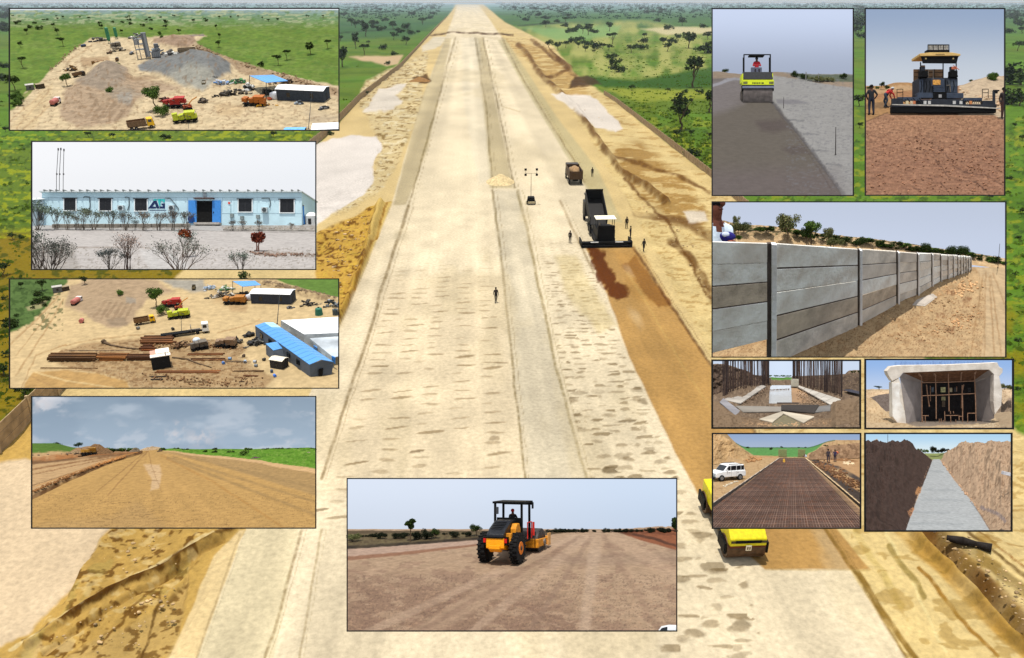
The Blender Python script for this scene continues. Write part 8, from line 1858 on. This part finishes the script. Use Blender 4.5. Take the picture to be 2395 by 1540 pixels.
def culvert():
 q = PX(1300, 1100); d0 = R5.dn * 1.04; t = thing('box_culvert', 'pale concrete box culvert mouth with chamfered corners', 'culvert', FM(R5, 1300, 1100, 100, d0))
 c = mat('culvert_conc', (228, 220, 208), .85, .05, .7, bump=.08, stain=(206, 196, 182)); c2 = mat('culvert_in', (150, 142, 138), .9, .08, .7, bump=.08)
 q.q(MB(), [(385, 215), (450, 145), (620, 128), (1300, 118), (1980, 90), (2120, 84), (2150, 150), (2205, 180), (2200, 240), (2150, 300), (2066, 268), (1990, 196), (1700, 200), (640, 244), (578, 320), (470, 376), (400, 270)], 0, 1.1).build('top_slab', c, t, bevel=.03)
 q.q(MB(), [(462, 400), (578, 330), (600, 420), (640, 700), (690, 1104), (600, 1104), (470, 940)], 0, 1.0).build('left_wing', c, t, bevel=.02)
 q.q(MB(), [(2066, 268), (2150, 300), (2176, 440), (2196, 520), (2180, 760), (2080, 900), (2060, 700)], 0, 1.0).build('right_wing', c, t, bevel=.02)
 q.q(MB(), [(458, 400), (578, 404), (585, 500), (572, 560), (590, 700), (656, 840), (690, 1104), (600, 1104), (470, 930)], -.12, 0).build('left_jamb', mat('jamb_light', (250, 244, 234), .85, .05, .7, bump=.08, stain=(220, 212, 200)), t, bevel=.02)
 # barrel of the culvert: walls, soffit, receding
 def wallp(pts): m = MB(); m.add([(q.x(x), dd, q.z(y)) for x, y, dd in pts], [(0, 1, 2, 3)]); return m
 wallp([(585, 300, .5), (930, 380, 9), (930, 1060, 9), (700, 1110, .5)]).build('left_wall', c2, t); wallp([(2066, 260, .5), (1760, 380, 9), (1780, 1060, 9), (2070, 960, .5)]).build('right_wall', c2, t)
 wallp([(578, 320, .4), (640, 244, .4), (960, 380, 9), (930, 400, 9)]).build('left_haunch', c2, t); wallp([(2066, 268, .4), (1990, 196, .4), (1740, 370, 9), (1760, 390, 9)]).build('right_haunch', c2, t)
 # (depth shortens pictures of far points; widths above are as seen at the mouth scale and scaled below)
 for o in list(t.children):
  if o.name.split('.')[0] in ('left_wall', 'right_wall', 'left_haunch', 'right_haunch'):
   s_ = t.matrix_world.to_scale()[0]
   for v in o.data.vertices:
    w_ = t.matrix_world @ Vector((v.co.x, 0, v.co.z)); r_ = (w_ - CAM); dd = r_.dot(FWD); w2 = CAM + r_ * ((dd + v.co.y * s_ * .45) / dd); v.co = t.matrix_world.inverted() @ w2
 def far(x, y, dp):
  s_ = t.matrix_world.to_scale()[0]; w_ = t.matrix_world @ Vector((q.x(x), 0, q.z(y))); r_ = w_ - CAM; dd = r_.dot(FWD); return t.matrix_world.inverted() @ (CAM + r_ * ((dd + dp * s_ * .45) / dd))
 MB().slab([far(640, 244, .4), far(1990, 196, .4), far(1740, 372, 9), far(960, 384, 9)], (0, 0, .3)).build('soffit_boards', mat('soffit_brown', (122, 88, 64), .9, .25, 2), t)
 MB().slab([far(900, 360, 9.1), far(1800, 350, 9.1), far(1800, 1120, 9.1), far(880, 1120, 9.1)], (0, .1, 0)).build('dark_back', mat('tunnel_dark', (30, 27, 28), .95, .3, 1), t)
 for x0, y0, x1, y1, cc in ((1230, 470, 1305, 550, (190, 190, 140)), (1370, 480, 1410, 545, (180, 170, 140)), (1440, 475, 1490, 545, (60, 64, 66)), (1085, 470, 1120, 550, (90, 100, 110)), (1240, 620, 1305, 680, (150, 146, 110)), (1250, 690, 1300, 780, (96, 84, 70)), (1660, 480, 1700, 545, (58, 58, 60))):
  MB().slab([far(x0, y0, 8.9), far(x1, y0, 8.9), far(x1, y1, 8.9), far(x0, y1, 8.9)], (0, .05, 0)).build('opening', mat('op_%d' % sum(cc), cc, .9, .3, 3), t)
 R5.clip(t)
 # timber falsework
 w = mat('prop_wood', (150, 116, 92), .9, .2, 3); s = thing('timber_falsework', 'timber props and rails standing inside the culvert mouth', 'falsework', t.matrix_world.copy())
 def P(pts, r, dp, nm='prop'): MB().tube([far(x, y, dp) for x, y in pts], r / 100, 6).build(nm, w, s)
 for x, a, b, x2 in ((925, 300, 1080, 935), (1145, 270, 970, 1158), (1345, 240, 850, 1360), (1545, 260, 370, 1545), (1760, 280, 1080, 1785), (1565, 440, 1080, 1572)): P([(x, a), ((x + x2) / 2 + 4, (a + b) / 2), (x2, b)], 8, 3.0)
 for pts in ([(925, 400), (1340, 392), (1750, 374)], [(940, 606), (1340, 590), (1765, 570)]): P(pts, 7, 2.9, 'rail')
 for pts in ([(940, 920), (1040, 920)], [(1300, 915), (1500, 915)], [(1520, 930), (1580, 930)], [(1650, 880), (1770, 880)]): P(pts, 6, 2.4, 'rail')
 for x, a, b in ((985, 920, 1080), (1290, 850, 1000), (1385, 915, 1080), (1465, 980, 1080), (1515, 910, 985), (1650, 890, 1085), (1235, 960, 1080), (1205, 970, 1060), (1270, 990, 1070), (1380, 850, 890), (1428, 850, 880), (945, 940, 1080), (1572, 930, 1080)): P([(x, a), (x + 4, b)], 6, 2.2)
 P([(1005, 430), (1018, 560), (1050, 775)], 9, 4); P([(1590, 430), (1560, 560), (1556, 800)], 9, 4); P([(1065, 450), (1068, 690)], 6, 5); P([(1480, 460), (1480, 540)], 6, 5)
 for pts in ([(880, 250), (910, 300)], [(1120, 250), (1150, 300)], [(1560, 230), (1550, 260)], [(1780, 210), (1760, 270)]): P(pts, 14, 1.6, 'joist')
culvert()
bank(R5, 'sand_slope', [(-40, 530), (220, 530), (470, 520)], 700, 700, [(214, 184, 146), (190, 158, 120), (226, 200, 162)], (.95, 1.0), 11)
def slopeR5(name, pts, c, d, seed, c2):
 """sand slope in front of the culvert side: outline filled with an uneven sheet"""
 xs = np.linspace(min(p[0] for p in pts), max(p[0] for p in pts), 130); ys = np.linspace(min(p[1] for p in pts), max(p[1] for p in pts), 130); X, Y = np.meshgrid(xs, ys)
 Xw = X + 12 * (fbm(X, Y, 40, seed) - .5); S = sdf(Xw, Y, pts); D_ = R5.dn * (d[0] + (d[1] - d[0]) * (1108 - Y) / 600) - .1 * R5.dn * .1 * fbm(X, Y, 60, seed)
 P = np.array(CAM) + R5.ray_n(X, Y) * D_[..., None]; p = Paint(X, Y, c); p.noise(80, .12, seed); p.spots(30, .6, c2, seed, .6); p.spots(12, .64, c2, seed + 3, .6)
 keep = (S[:-1, :-1] > 0); me = grid_mesh(name, P, np.clip(p.c / illum(UPV) * 1.15, 0, .9), keep); me.materials.append(vmat('soil_back', 6, .25, .6, .05)); o = link(name, me); tag(o, kind='structure'); R5.clip(o)
slopeR5('sand_slope', [(0, 640), (140, 640), (220, 700), (330, 820), (470, 940), (620, 1120), (0, 1140)], (214, 184, 142), (1.02, 1.25), 21, (180, 146, 104)); slopeR5('shaded_bank', [(100, 640), (250, 590), (470, 560), (475, 950), (330, 830), (220, 710)], (120, 106, 96), (1.14, 1.3), 22, (96, 82, 72))  # shaded_bank: its shade is put into the darker soil colour
slopeR5('right_bank', [(2170, 520), (2400, 510), (2400, 1060), (2100, 1040), (2000, 1010), (2090, 880), (2180, 760)], (160, 138, 116), (1.12, 1.24), 23, (120, 98, 78)); slopeR5('sand_lip', [(1320, 1090), (1700, 1075), (1960, 1040), (2060, 1030), (2120, 1060), (2400, 1060), (2400, 1140), (1300, 1140)], (206, 184, 150), (1.0, 1.1), 24, (160, 130, 98))
slopeR5('sunlit_lip', [(2180, 520), (2400, 510), (2400, 640), (2300, 640), (2220, 740), (2190, 700)], (222, 194, 158), (1.1, 1.2), 25, (176, 146, 112))  # sunlit_lip: the sunlight is put into its paler sand colour
back_tree(R5, 258, 540, 96, K_FLAT[0], 'single flat crowned tree left of the culvert', .93, 1.4); back_tree(R5, 2235, 515, 150, K_BIGB[1], 'grey green bush right of the culvert', .9, .9, 'bush', 'bush'); back_tree(R5, 2320, 515, 110, K_BIGB[0], 'darker bush at the right frame edge of the culvert', .9, .9, 'bush', 'bush')
def top_rebar():
 d0 = R5.dn * 1.08; t = thing('rebar_row', 'row of thin blue grey rebar ends on top of the culvert', 'rebar', FM(R5, 1300, 110, 1, d0)); rs = random.Random(8)
 for i in range(110): x = -760 + i * 13.6 + rs.uniform(-5, 5); MB().cyl((x, rs.uniform(0, 60), -20 + (x + 700) * .02), (x + rs.uniform(-8, 8), rs.uniform(0, 60), 34 + rs.random() * 22), 1.9, None, 4).build('bar', mat('rebar_blue', (120, 150, 206), .7), t)
 for k in range(3): MB().cyl((-760, k * 20, 8 + k * 12), (720, k * 20, 30 + k * 12), 1.6, None, 4).build('tie_bar', mat('rebar_blue', (120, 150, 206)), t)
 R5.clip(t)
top_rebar()
rubble(R5, [(2180, 1060), (2330, 1000), (2340, 1090)], 110, 22, 'pale rubble at the lower right of the culvert view', (190, 168, 134), 91, 20)

# ================================================================ VIEW 11: rebar mat of the new slab with the white car
R6 = Dio('rebar_mat', (148, 36, 1778, 1072), (1637, 1008.6), .2107, 180, 2.6, 4.35, 'the rebar mat and the white car')
def r6_paint(X, Y):
 p = Paint(X, Y, (204, 168, 122)); p.noise(120, .08, 3); p.spots(26, .62, (170, 132, 90), 4, .5)
 p.poly([(400, 180), (1400, 180), (1320, 215), (1200, 250), (1180, 290), (880, 290), (600, 272), (480, 205)], (100, 156, 84), 5, 4, 40, 1, 5); p.poly([(400, 176), (1500, 176), (1500, 194), (400, 194)], (78, 116, 78), 4, 3, 30, .8, 6)
 p.poly([(880, 300), (1160, 300), (1400, 560), (1800, 980), (1900, 1200), (40, 1200), (148, 830), (520, 590)], (112, 88, 76), 4, 2, 40, 1, 7); p.spots(24, .56, (96, 62, 48), 8, .6, 12, sdf(X, Y, [(880, 300), (1160, 300), (1400, 560), (1800, 980), (1900, 1200), (40, 1200), (148, 830)]) > 0); p.spots(34, .6, (150, 96, 66), 9, .6, 16, sdf(X, Y, [(880, 300), (1160, 300), (1400, 560), (1800, 980), (1900, 1200), (40, 1200), (148, 830)]) > 0)
 p.poly([(1190, 300), (1350, 330), (1400, 420), (1800, 700), (1900, 900), (1778, 800), (1400, 480), (1250, 340)], (70, 62, 60), 10, 8, 30, .95, 10); p.poly([(1380, 400), (1700, 540), (1778, 560), (1778, 680), (1500, 520)], (190, 130, 76), 14, 16, 30, .8, 11, .5, 20)
 p.line([(1370, 350), (1560, 410), (1790, 560)], (60, 58, 66), 34, 8, 40, .9, 12); p.poly([(1190, 270), (1450, 240), (1778, 230), (1778, 520), (1560, 400), (1350, 340), (1220, 300)], (206, 162, 116), 8, 8, 40, .9, 13)
 p.spots(16, .6, (64, 54, 50), 14, .7, 9, sdf(X, Y, [(1380, 400), (1778, 560), (1778, 720), (1500, 560)]) > 0); p.poly([(480, 270), (880, 278), (880, 300), (600, 300)], (206, 160, 112), 6, 5, 30, .8, 15)
 return p.c
def r6_h(X, Y):
 h = 250 * sstep(620, 120, X) * sstep(380, 330, Y + (X - 148) * -.0) * sstep(600, 200, X) * sstep(400, 240, Y) + 80 * sstep(1180, 1500, X) * sstep(250, 200, Y) + 4 * fbm(X, Y, 18, 3)
 return h * (Y > 100)
R6.ground('sandy_ground', r6_paint, r6_h, 1.5, margin=30, top=182)
R6.sky(lambda X, Y: lin((150, 172, 206)) + (lin((168, 184, 208)) - lin((150, 172, 206))) * sstep(36, 180, Y)[..., None], depth=1.05); R6.frame(3.2)
bank(R6, 'sand_hill', [(100, 20), (148, 22), (230, 40), (330, 96), (420, 160), (500, 215), (560, 262), (620, 290)], 380, 300, [(206, 168, 118), (190, 150, 102), (216, 180, 132)], (.80, .93), 31)
bank(R6, 'spoil_ridge', [(1180, 300), (1240, 236), (1330, 190), (1430, 160), (1560, 150), (1700, 140), (1790, 130)], 320, 300, [(150, 118, 88), (112, 84, 60), (178, 144, 110)], (.84, .93), 33)
def edge_form(pts_in, label, c, top=(166, 150, 130), hh=34):
 a, b = pts_in; org = R6.G(*a); t = thing('edge_form', label, 'formwork', Matrix.Translation(org)); n = 14
 for i in range(n):
  # pieces shorten towards the far end
  u = 1 - (1 - i / n) ** 1.0; v = (i + 1) / n; P_ = lambda k: (a[0] + (b[0] - a[0]) * k, a[1] + (b[1] - a[1]) * k); s = lambda k: hh * (1 - .86 * k)
  p, q = P_(i / n + .003), P_((i + 1) / n - .003)
  MB().slab([R6.G(*p) - org, R6.G(*q) - org, R6.G(*q, s(v)) - org, R6.G(*p, s(u)) - org], RGT * R6.sz(p[1]) * 9).build('form_panel', mat('form_%d' % sum(c), c, .7, .2, 4), t)
  MB().slab([R6.G(*p, s(u) + 1) - org - RGT * R6.sz(p[1]) * 3, R6.G(*q, s(v) + 1) - org - RGT * R6.sz(q[1]) * 1, R6.G(*q, s(v) + 1) - org + RGT * R6.sz(q[1]) * 6, R6.G(*p, s(u) + 1) - org + RGT * R6.sz(p[1]) * 14], R6.N * R6.sz(p[1]) * 4).build('top_rail', mat('form_top_%d' % sum(top), top, .6, .15, 4), t)
 R6.clip(t)
edge_form([(90, 885), (882, 306)], 'steel edge form along the left side of the rebar mat', (98, 92, 88), (170, 156, 140), 50); edge_form([(1830, 900), (1166, 306)], 'dark edge form with pale top along the right side of the rebar mat', (52, 48, 48), (216, 190, 150), 44)
def rebar_mat():
 org = R6.G(950, 900); t = thing('rebar_mat', 'brown mat of crossing rebar laid for the slab', 'rebar mat', Matrix.Translation(org)); ms = [mat('mat_bar%d' % i, c, .85, .25, 6) for i, c in enumerate(((128, 104, 92), (116, 92, 82), (100, 80, 72), (142, 116, 102)))]
 VX, VY = 1020, 182
 Lx = lambda y: 884 + (100 - 884) * (y - 302) / (900 - 302); Rx = lambda y: 1162 + (1800 - 1162) * (y - 302) / (900 - 302)
 y = 1100; k = 0
 while y > 306 and k < 118:
  a, b = R6.G(max(60, Lx(y)) + 14, y, 9), R6.G(min(1900, Rx(y)) - 10, y, 9); z = R6.sz(y); w = np.clip((y - 182) / 800, .1, 1.2)
  MB().cyl(a - org, b - org, z * 3.4 * w, None, 5).build('cross_bar', ms[k % 4], t); k += 1; y -= 3.0 + 15 * w
 for i in range(66):
  u = (i + .5) / 66; xb = Lx(1100) + (Rx(1100) - Lx(1100)) * u; xt = Lx(306) + (Rx(306) - Lx(306)) * u; z = R6.sz(700)
  MB().cyl(R6.G(xb, 1100, 14) - org, R6.G(xt, 306, 7) - org, z * 2.2, z * .7, 5).build('long_bar', ms[(i * 3) % 4], t)
 R6.clip(t)
rebar_mat()
def suv():
 t = thing('parked_suv', 'white off-road car parked on the sand beside the rebar mat', 'car', R6.M(292, 540, 92, -52, 9))
 wh = mat('car_body_white', (236, 238, 238), .25, .03, 2, 0, 0, .6)
 # length along Y, front at -Y (towards lower left), width X
 b = MB(); b.prism([(-2.2, .45), (-2.25, .8), (-2.1, 1.05), (-1.1, 1.18), (-.55, 1.18), (2.15, 1.2), (2.25, .9), (2.2, .45)], -.9, .9, 'x'); b.build('body', wh, t, bevel=.08)
 c = MB(); c.prism([(-1.0, 1.15), (-.35, 1.82), (.1, 1.9), (2.0, 1.86), (2.18, 1.18)], -.8, .8, 'x'); c.build('cabin', wh, t, bevel=.08)
 g = GLS()
 for s in (-1, 1):
  for y0, y1, k in ((-.62, -.02, .35), (.08, .82, 0), (.92, 1.5, 0), (1.58, 1.98, 0)): MB().prism([(y0, 1.25), (y0 + k, 1.74), (y1, 1.76), (y1, 1.25)], s * .79, s * .83, 'x').build('side_window', g, t)
  MB().bb(s * .5, s * .86, -2.28, -2.15, .78, .98).build('headlight', mat('lamp_clear', (190, 196, 200), .15), t); MB().bb(s * .86, s * 1.02, -.62, -.5, 1.2, 1.36).build('mirror', wh, t); MB().bb(s * .7, s * .74, -.2, 1.8, 1.9, 1.95).build('roof_rail', BLK(), t)
  MB().bb(s * .895, s * .91, -.3, -.1, .95, 1.0).bb(s * .895, s * .91, .95, 1.15, .95, 1.0).build('door_handle', STL(), t)
  MB().bb(s * .895, s * .905, .03, .05, .5, 1.2).bb(s * .895, s * .905, .86, .88, .5, 1.2).build('door_gap', BLK(), t)
  for y in (-1.35, 1.35):
   w_ = MB().cyl((s * .66, y, .38), (s * .94, y, .38), .38, None, 20).build('wheel', RUB(), t); MB().cyl((s * .9, y, .38), (s * .955, y, .38), .23, None, 16).build('rim', mat('alloy', (150, 154, 158), .3, .1, 3, .6), w_)
 MB().prism([(-.98, 1.2), (-.93, 1.2), (-.36, 1.78), (-.41, 1.78)], -.7, .7, 'x').build('windscreen', g, t); MB().bb(-.45, .45, -2.3, -2.24, .62, .9).build('grille', BLK(), t); MB().bb(-.85, .85, -2.32, -2.15, .4, .6).build('bumper', mat('bumper_grey', (60, 62, 64), .6), t)
 MB().bb(-.2, .2, -2.34, -2.32, .46, .56).build('number_plate', mat('plate', (226, 216, 190)), t)
 R6.clip(t)
suv()
for x, y, h, lb, w in ((528, 192, 34, 'dark bush on the green horizon beside the sand hill', 1.3), (788, 212, 52, 'dark tree on the green field, left of the two brick columns', .7), (910, 186, 30, 'bush on the horizon above the left brown column', 1.0), (1095, 188, 18, 'small bush on the horizon between the brown columns, left', 1.4), (1172, 188, 20, 'small bush on the horizon above the right brown column', 1.4), (1385, 170, 26, 'left bush on the right spoil ridge', 1.2), (1410, 170, 22, 'right bush on the right spoil ridge', 1.2), (1542, 158, 16, 'tiny bush on top of the right spoil ridge', 1.4)):
 back_tree(R6, x, y, h, K_BUSH[int(x) % 2], lb, .94 if x < 1200 else .92, w)
for x0, x1, y1, lb in ((876, 958, 205, 'left brown rebar column cage at the far end of the mat'), (1090, 1160, 205, 'right brown rebar column cage at the far end of the mat')):
 t = thing('rebar_cage', lb, 'rebar cage', R6.M((x0 + x1) / 2, 293, 1, 0, 3)); w = (x1 - x0) / 2
 for i in range(8): MB().cyl((-w + i * w * 2 / 7, 0, 0), (-w + i * w * 2 / 7 + (6 if x0 > 1000 else 0), 0, 293 - y1), 1.6, None, 4).cyl((-w + i * w * 2 / 7, 24, 0), (-w + i * w * 2 / 7 + (6 if x0 > 1000 else 0), 24, 293 - y1), 1.6, None, 4).build('upright', mat('cage_brown', (150, 116, 92), .9), t)
 for i in range(9): MB().bb(-w, w + 3, -2, 26, 6 + i * 9.5, 9 + i * 9.5).build('hoop', mat('cage_brown', (150, 116, 92)), t)
t = thing('yellow_marker', 'small yellow can standing at the far end of the rebar mat', 'can', R6.M(934, 350, 1, 0, 3)); MB().cyl((0, 0, 0), (0, 0, 34), 12, 12, 10).build('body', mat('can_yellow', (236, 180, 70), .5), t); MB().cyl((0, 0, 34), (0, 0, 42), 5, 5, 8).build('neck', mat('can_yellow', (236, 180, 70)), t)
t = thing('site_vehicle', 'tiny white vehicle at the far end of the rebar mat', 'vehicle', R6.M(1166, 292, 1, 0, 3)); MB().bb(-20, 20, 0, 20, 4, 18).build('body', mat('cloth_white', (206, 216, 236)), t, bevel=2); MB().bb(-14, 14, 2, 18, 18, 30).build('cabin', mat('cloth_white', (206, 216, 236)), t, bevel=2); MB().cyl((-12, -1, 4), (-12, 3, 4), 5).cyl((12, -1, 4), (12, 3, 4), 5).build('wheel', RUB(), t)
for x, y, h, lb, c, ps in ((1425, 352, 150, 'dark stump like figure standing at right of the rebar mat', (60, 54, 60), 'stand'), (1500, 348, 140, 'person in dark blue clothes holding an orange cloth at right of the mat', (44, 46, 80), 'pockets')): person(R6.M(x, y, h / 1.75, 160, 3), lb, c, (36, 38, 60), ps)
MB().blob((0, 0, 0), (16, 10, 12), 4).build('cloth', mat('orange_sheet', (210, 110, 70)), (t := thing('orange_cloth', 'orange cloth held by the person in dark blue', 'cloth', R6.M(1520, 340, 1, 0, 3) @ Matrix.Translation((4, 0, 100)))), True); MB().bb(-3, 3, -3, 3, -20, -8).build('cloth_end', mat('orange_sheet', (210, 110, 70)), t)
rubble(R6, [(1580, 360), (1680, 380), (1620, 345)], 24, 16, 'pale boards and stones right of the two persons', (206, 184, 150), 92, 16); rubble(R6, [(540, 290), (660, 318), (480, 350)], 60, 14, 'clods at the foot of the sand hill', (150, 112, 74), 93, 14); rubble(R6, [(1300, 360), (1500, 460), (1760, 640)], 260, 12, 'dark and orange clods along the right edge form', (110, 78, 52), 94, 40); rubble(R6, [(260, 625), (340, 590), (430, 560)], 30, 9, 'pale chips on the sand by the left form', (220, 206, 184), 95, 8)
dheap(R6, 1600, 330, 300, 90, 30, (176, 130, 90), 'low sand heap behind the two persons', 41)

# ================================================================ VIEW 12: lean concrete strip between two cut banks
R7 = Dio('lean_concrete', (52, 48, 2234, 1492), (2017.2, 1008.6), .1557, 330, 2.6, 4.35, 'the lean concrete strip in the cutting')
def r7_paint(X, Y):
 p = Paint(X, Y, (200, 168, 136)); p.noise(90, .1, 3)
 p.poly([(900, 320), (1260, 320), (1200, 430), (1040, 430), (960, 400)], (150, 158, 96), 6, 6, 40, 1, 4)
 p.poly([(1060, 425), (1160, 425), (1380, 740), (1660, 1080), (1900, 1480), (2500, 2600), (300, 2600), (650, 1480), (780, 1130), (900, 830), (1020, 500)], (186, 188, 186), 6, 3, 40, 1, 5)
 st_ = fbm(X, Y, 260, 6, 3, 26); p.c *= (1 + .1 * (st_ - .5))[..., None]; p.line([(1640, 1080), (1760, 1240), (1910, 1480)], (90, 84, 84), 6, 3, 40, .8, 7)
 for i, (x0, x1, y) in enumerate(((1020, 1200, 600), (950, 1400, 880), (900, 1500, 1030), (780, 1300, 1220), (720, 1500, 1390))): p.line([(x0, y), (x1, y + 12)], (160, 164, 164), 22, 16, 60, .5, 8 + i)
 p.poly([(650, 1492), (600, 1700), (300, 2800), (-900, 2800), (-900, 400), (900, 420), (1050, 430), (1030, 500), (900, 830), (850, 900), (780, 1130)], (80, 62, 54), 5, 6, 30, 1, 14); p.poly([(790, 960), (830, 880), (884, 850), (870, 930), (800, 990)], (196, 142, 94), 6, 10, 20, 1, 15); p.poly([(680, 1250), (760, 1150), (780, 1170), (720, 1300), (690, 1280)], (190, 136, 96), 6, 8, 20, 1, 16)  # left bank: dark brown soil, with its shade put into the colour too
 off = sdf(X, Y, [(1060, 425), (1160, 425), (1380, 740), (1660, 1080), (1900, 1480), (2500, 2600), (300, 2600), (650, 1480), (780, 1130), (900, 830), (1020, 500)]) < -8
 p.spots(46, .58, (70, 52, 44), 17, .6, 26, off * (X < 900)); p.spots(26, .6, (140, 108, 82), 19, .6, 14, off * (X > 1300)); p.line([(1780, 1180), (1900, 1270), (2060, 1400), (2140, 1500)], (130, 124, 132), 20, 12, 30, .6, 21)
 return p.c
def r7_h(X, Y):
 t_ = (Y - 330) / 1160; lx = np.interp(Y, [330, 430, 830, 1130, 1492, 1700], [900, 1050, 900, 780, 650, 560]); rx = np.interp(Y, [330, 425, 740, 1080, 1480, 1700], [1100, 1165, 1385, 1665, 1910, 2060])
 n = 1 + .5 * (fbm(X, Y, 90, 5) - .5)
 hl = np.clip((lx - X) / 1.35, 0, 640 * t_ ** .8 + 190) * n; hr = np.clip((X - rx) / 1.5, 0, 560 * t_ ** .75 + 170) * n
 groove = 26 * (fbm(X, Y, 26, 7, 3, 200) - .5) * (X > rx + 20) * np.clip((X - rx) / 200, 0, 1)
 return (hl + hr + groove + 16 * (fbm(X, Y, 34, 9) - .5) * ((X < lx) | (X > rx))) * sstep(325, 400, Y)
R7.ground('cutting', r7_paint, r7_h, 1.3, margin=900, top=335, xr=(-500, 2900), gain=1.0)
R7.sky(lambda X, Y: lin((178, 214, 240)) + (lin((222, 238, 244)) - lin((178, 214, 240))) * sstep(48, 330, Y)[..., None], depth=1.05); R7.frame(3.6)
for x, y, h, lb, w, k in ((750, 300, 120, 'dark tree left on the horizon of the cutting', .9, K_DARKB[0]), (1055, 325, 150, 'large round dark tree in the middle of the cutting horizon', .8, K_DARKB[0]), (1210, 330, 120, 'dark tree right of the large round tree of the cutting', .9, K_DARKB[0]), (1290, 320, 86, 'low dark tree farther right on the cutting horizon', 1.0, K_DARKB[0]), (870, 310, 66, 'small bush right of the left tree of the cutting', 1.2, K_BIGB[1]), (950, 330, 80, 'pale green bush left of the large round tree', 1.2, K_BIGB[2]), (1140, 330, 80, 'low bush between the two dark trees of the cutting', 1.3, K_DARKB[0]), (1480, 250, 50, 'small bush on the right bank of the cutting', 1.4, K_BIGB[1])):
 back_tree(R7, x, y, h, k, lb, .97, w)
t = thing('lattice_mast', 'thin lattice mast on the skyline over the left bank', 'mast', FM(R7, 380, 200, 1, R7.df * .98))
for s in (-6, 6): MB().cyl((s, 0, 0), (s * .3, 0, 150), 1.6, None, 4).build('leg', mat('mast_dark', (70, 66, 66)), t)
for i in range(7): MB().cyl((-5 + i * .5, 0, 10 + i * 20), (5 - i * .5, 0, 22 + i * 20), 1.2, None, 4).build('brace', mat('mast_dark', (70, 66, 66)), t)
R7.clip(t)
t = thing('paper_sack', 'pale grey sack lying on the right bank near the frame', 'sack', FM(R7, 2170, 640, 1, R7.depth(1250))); MB().box((0, 0, 0), (150, 40, 50), (0, R(14), 0)).build('sack', mat('sack_pale', (206, 204, 206), .8, .1, .02), t, bevel=8); MB().box((-70, -4, 14), (14, 34, 40), (0, R(14), 0)).build('sack_end', mat('sack_end', (176, 174, 178), .8), t); R7.clip(t)
rubble(R7, [(1230, 480), (1460, 800), (1760, 1200), (2030, 1492)], 240, 12, 'crumbled earth along the right side of the concrete strip', (176, 142, 112), 96, 16); rubble(R7, [(980, 520), (850, 860), (730, 1140), (600, 1480)], 160, 16, 'crumbled earth along the left side of the concrete strip', (96, 74, 60), 97, 14)
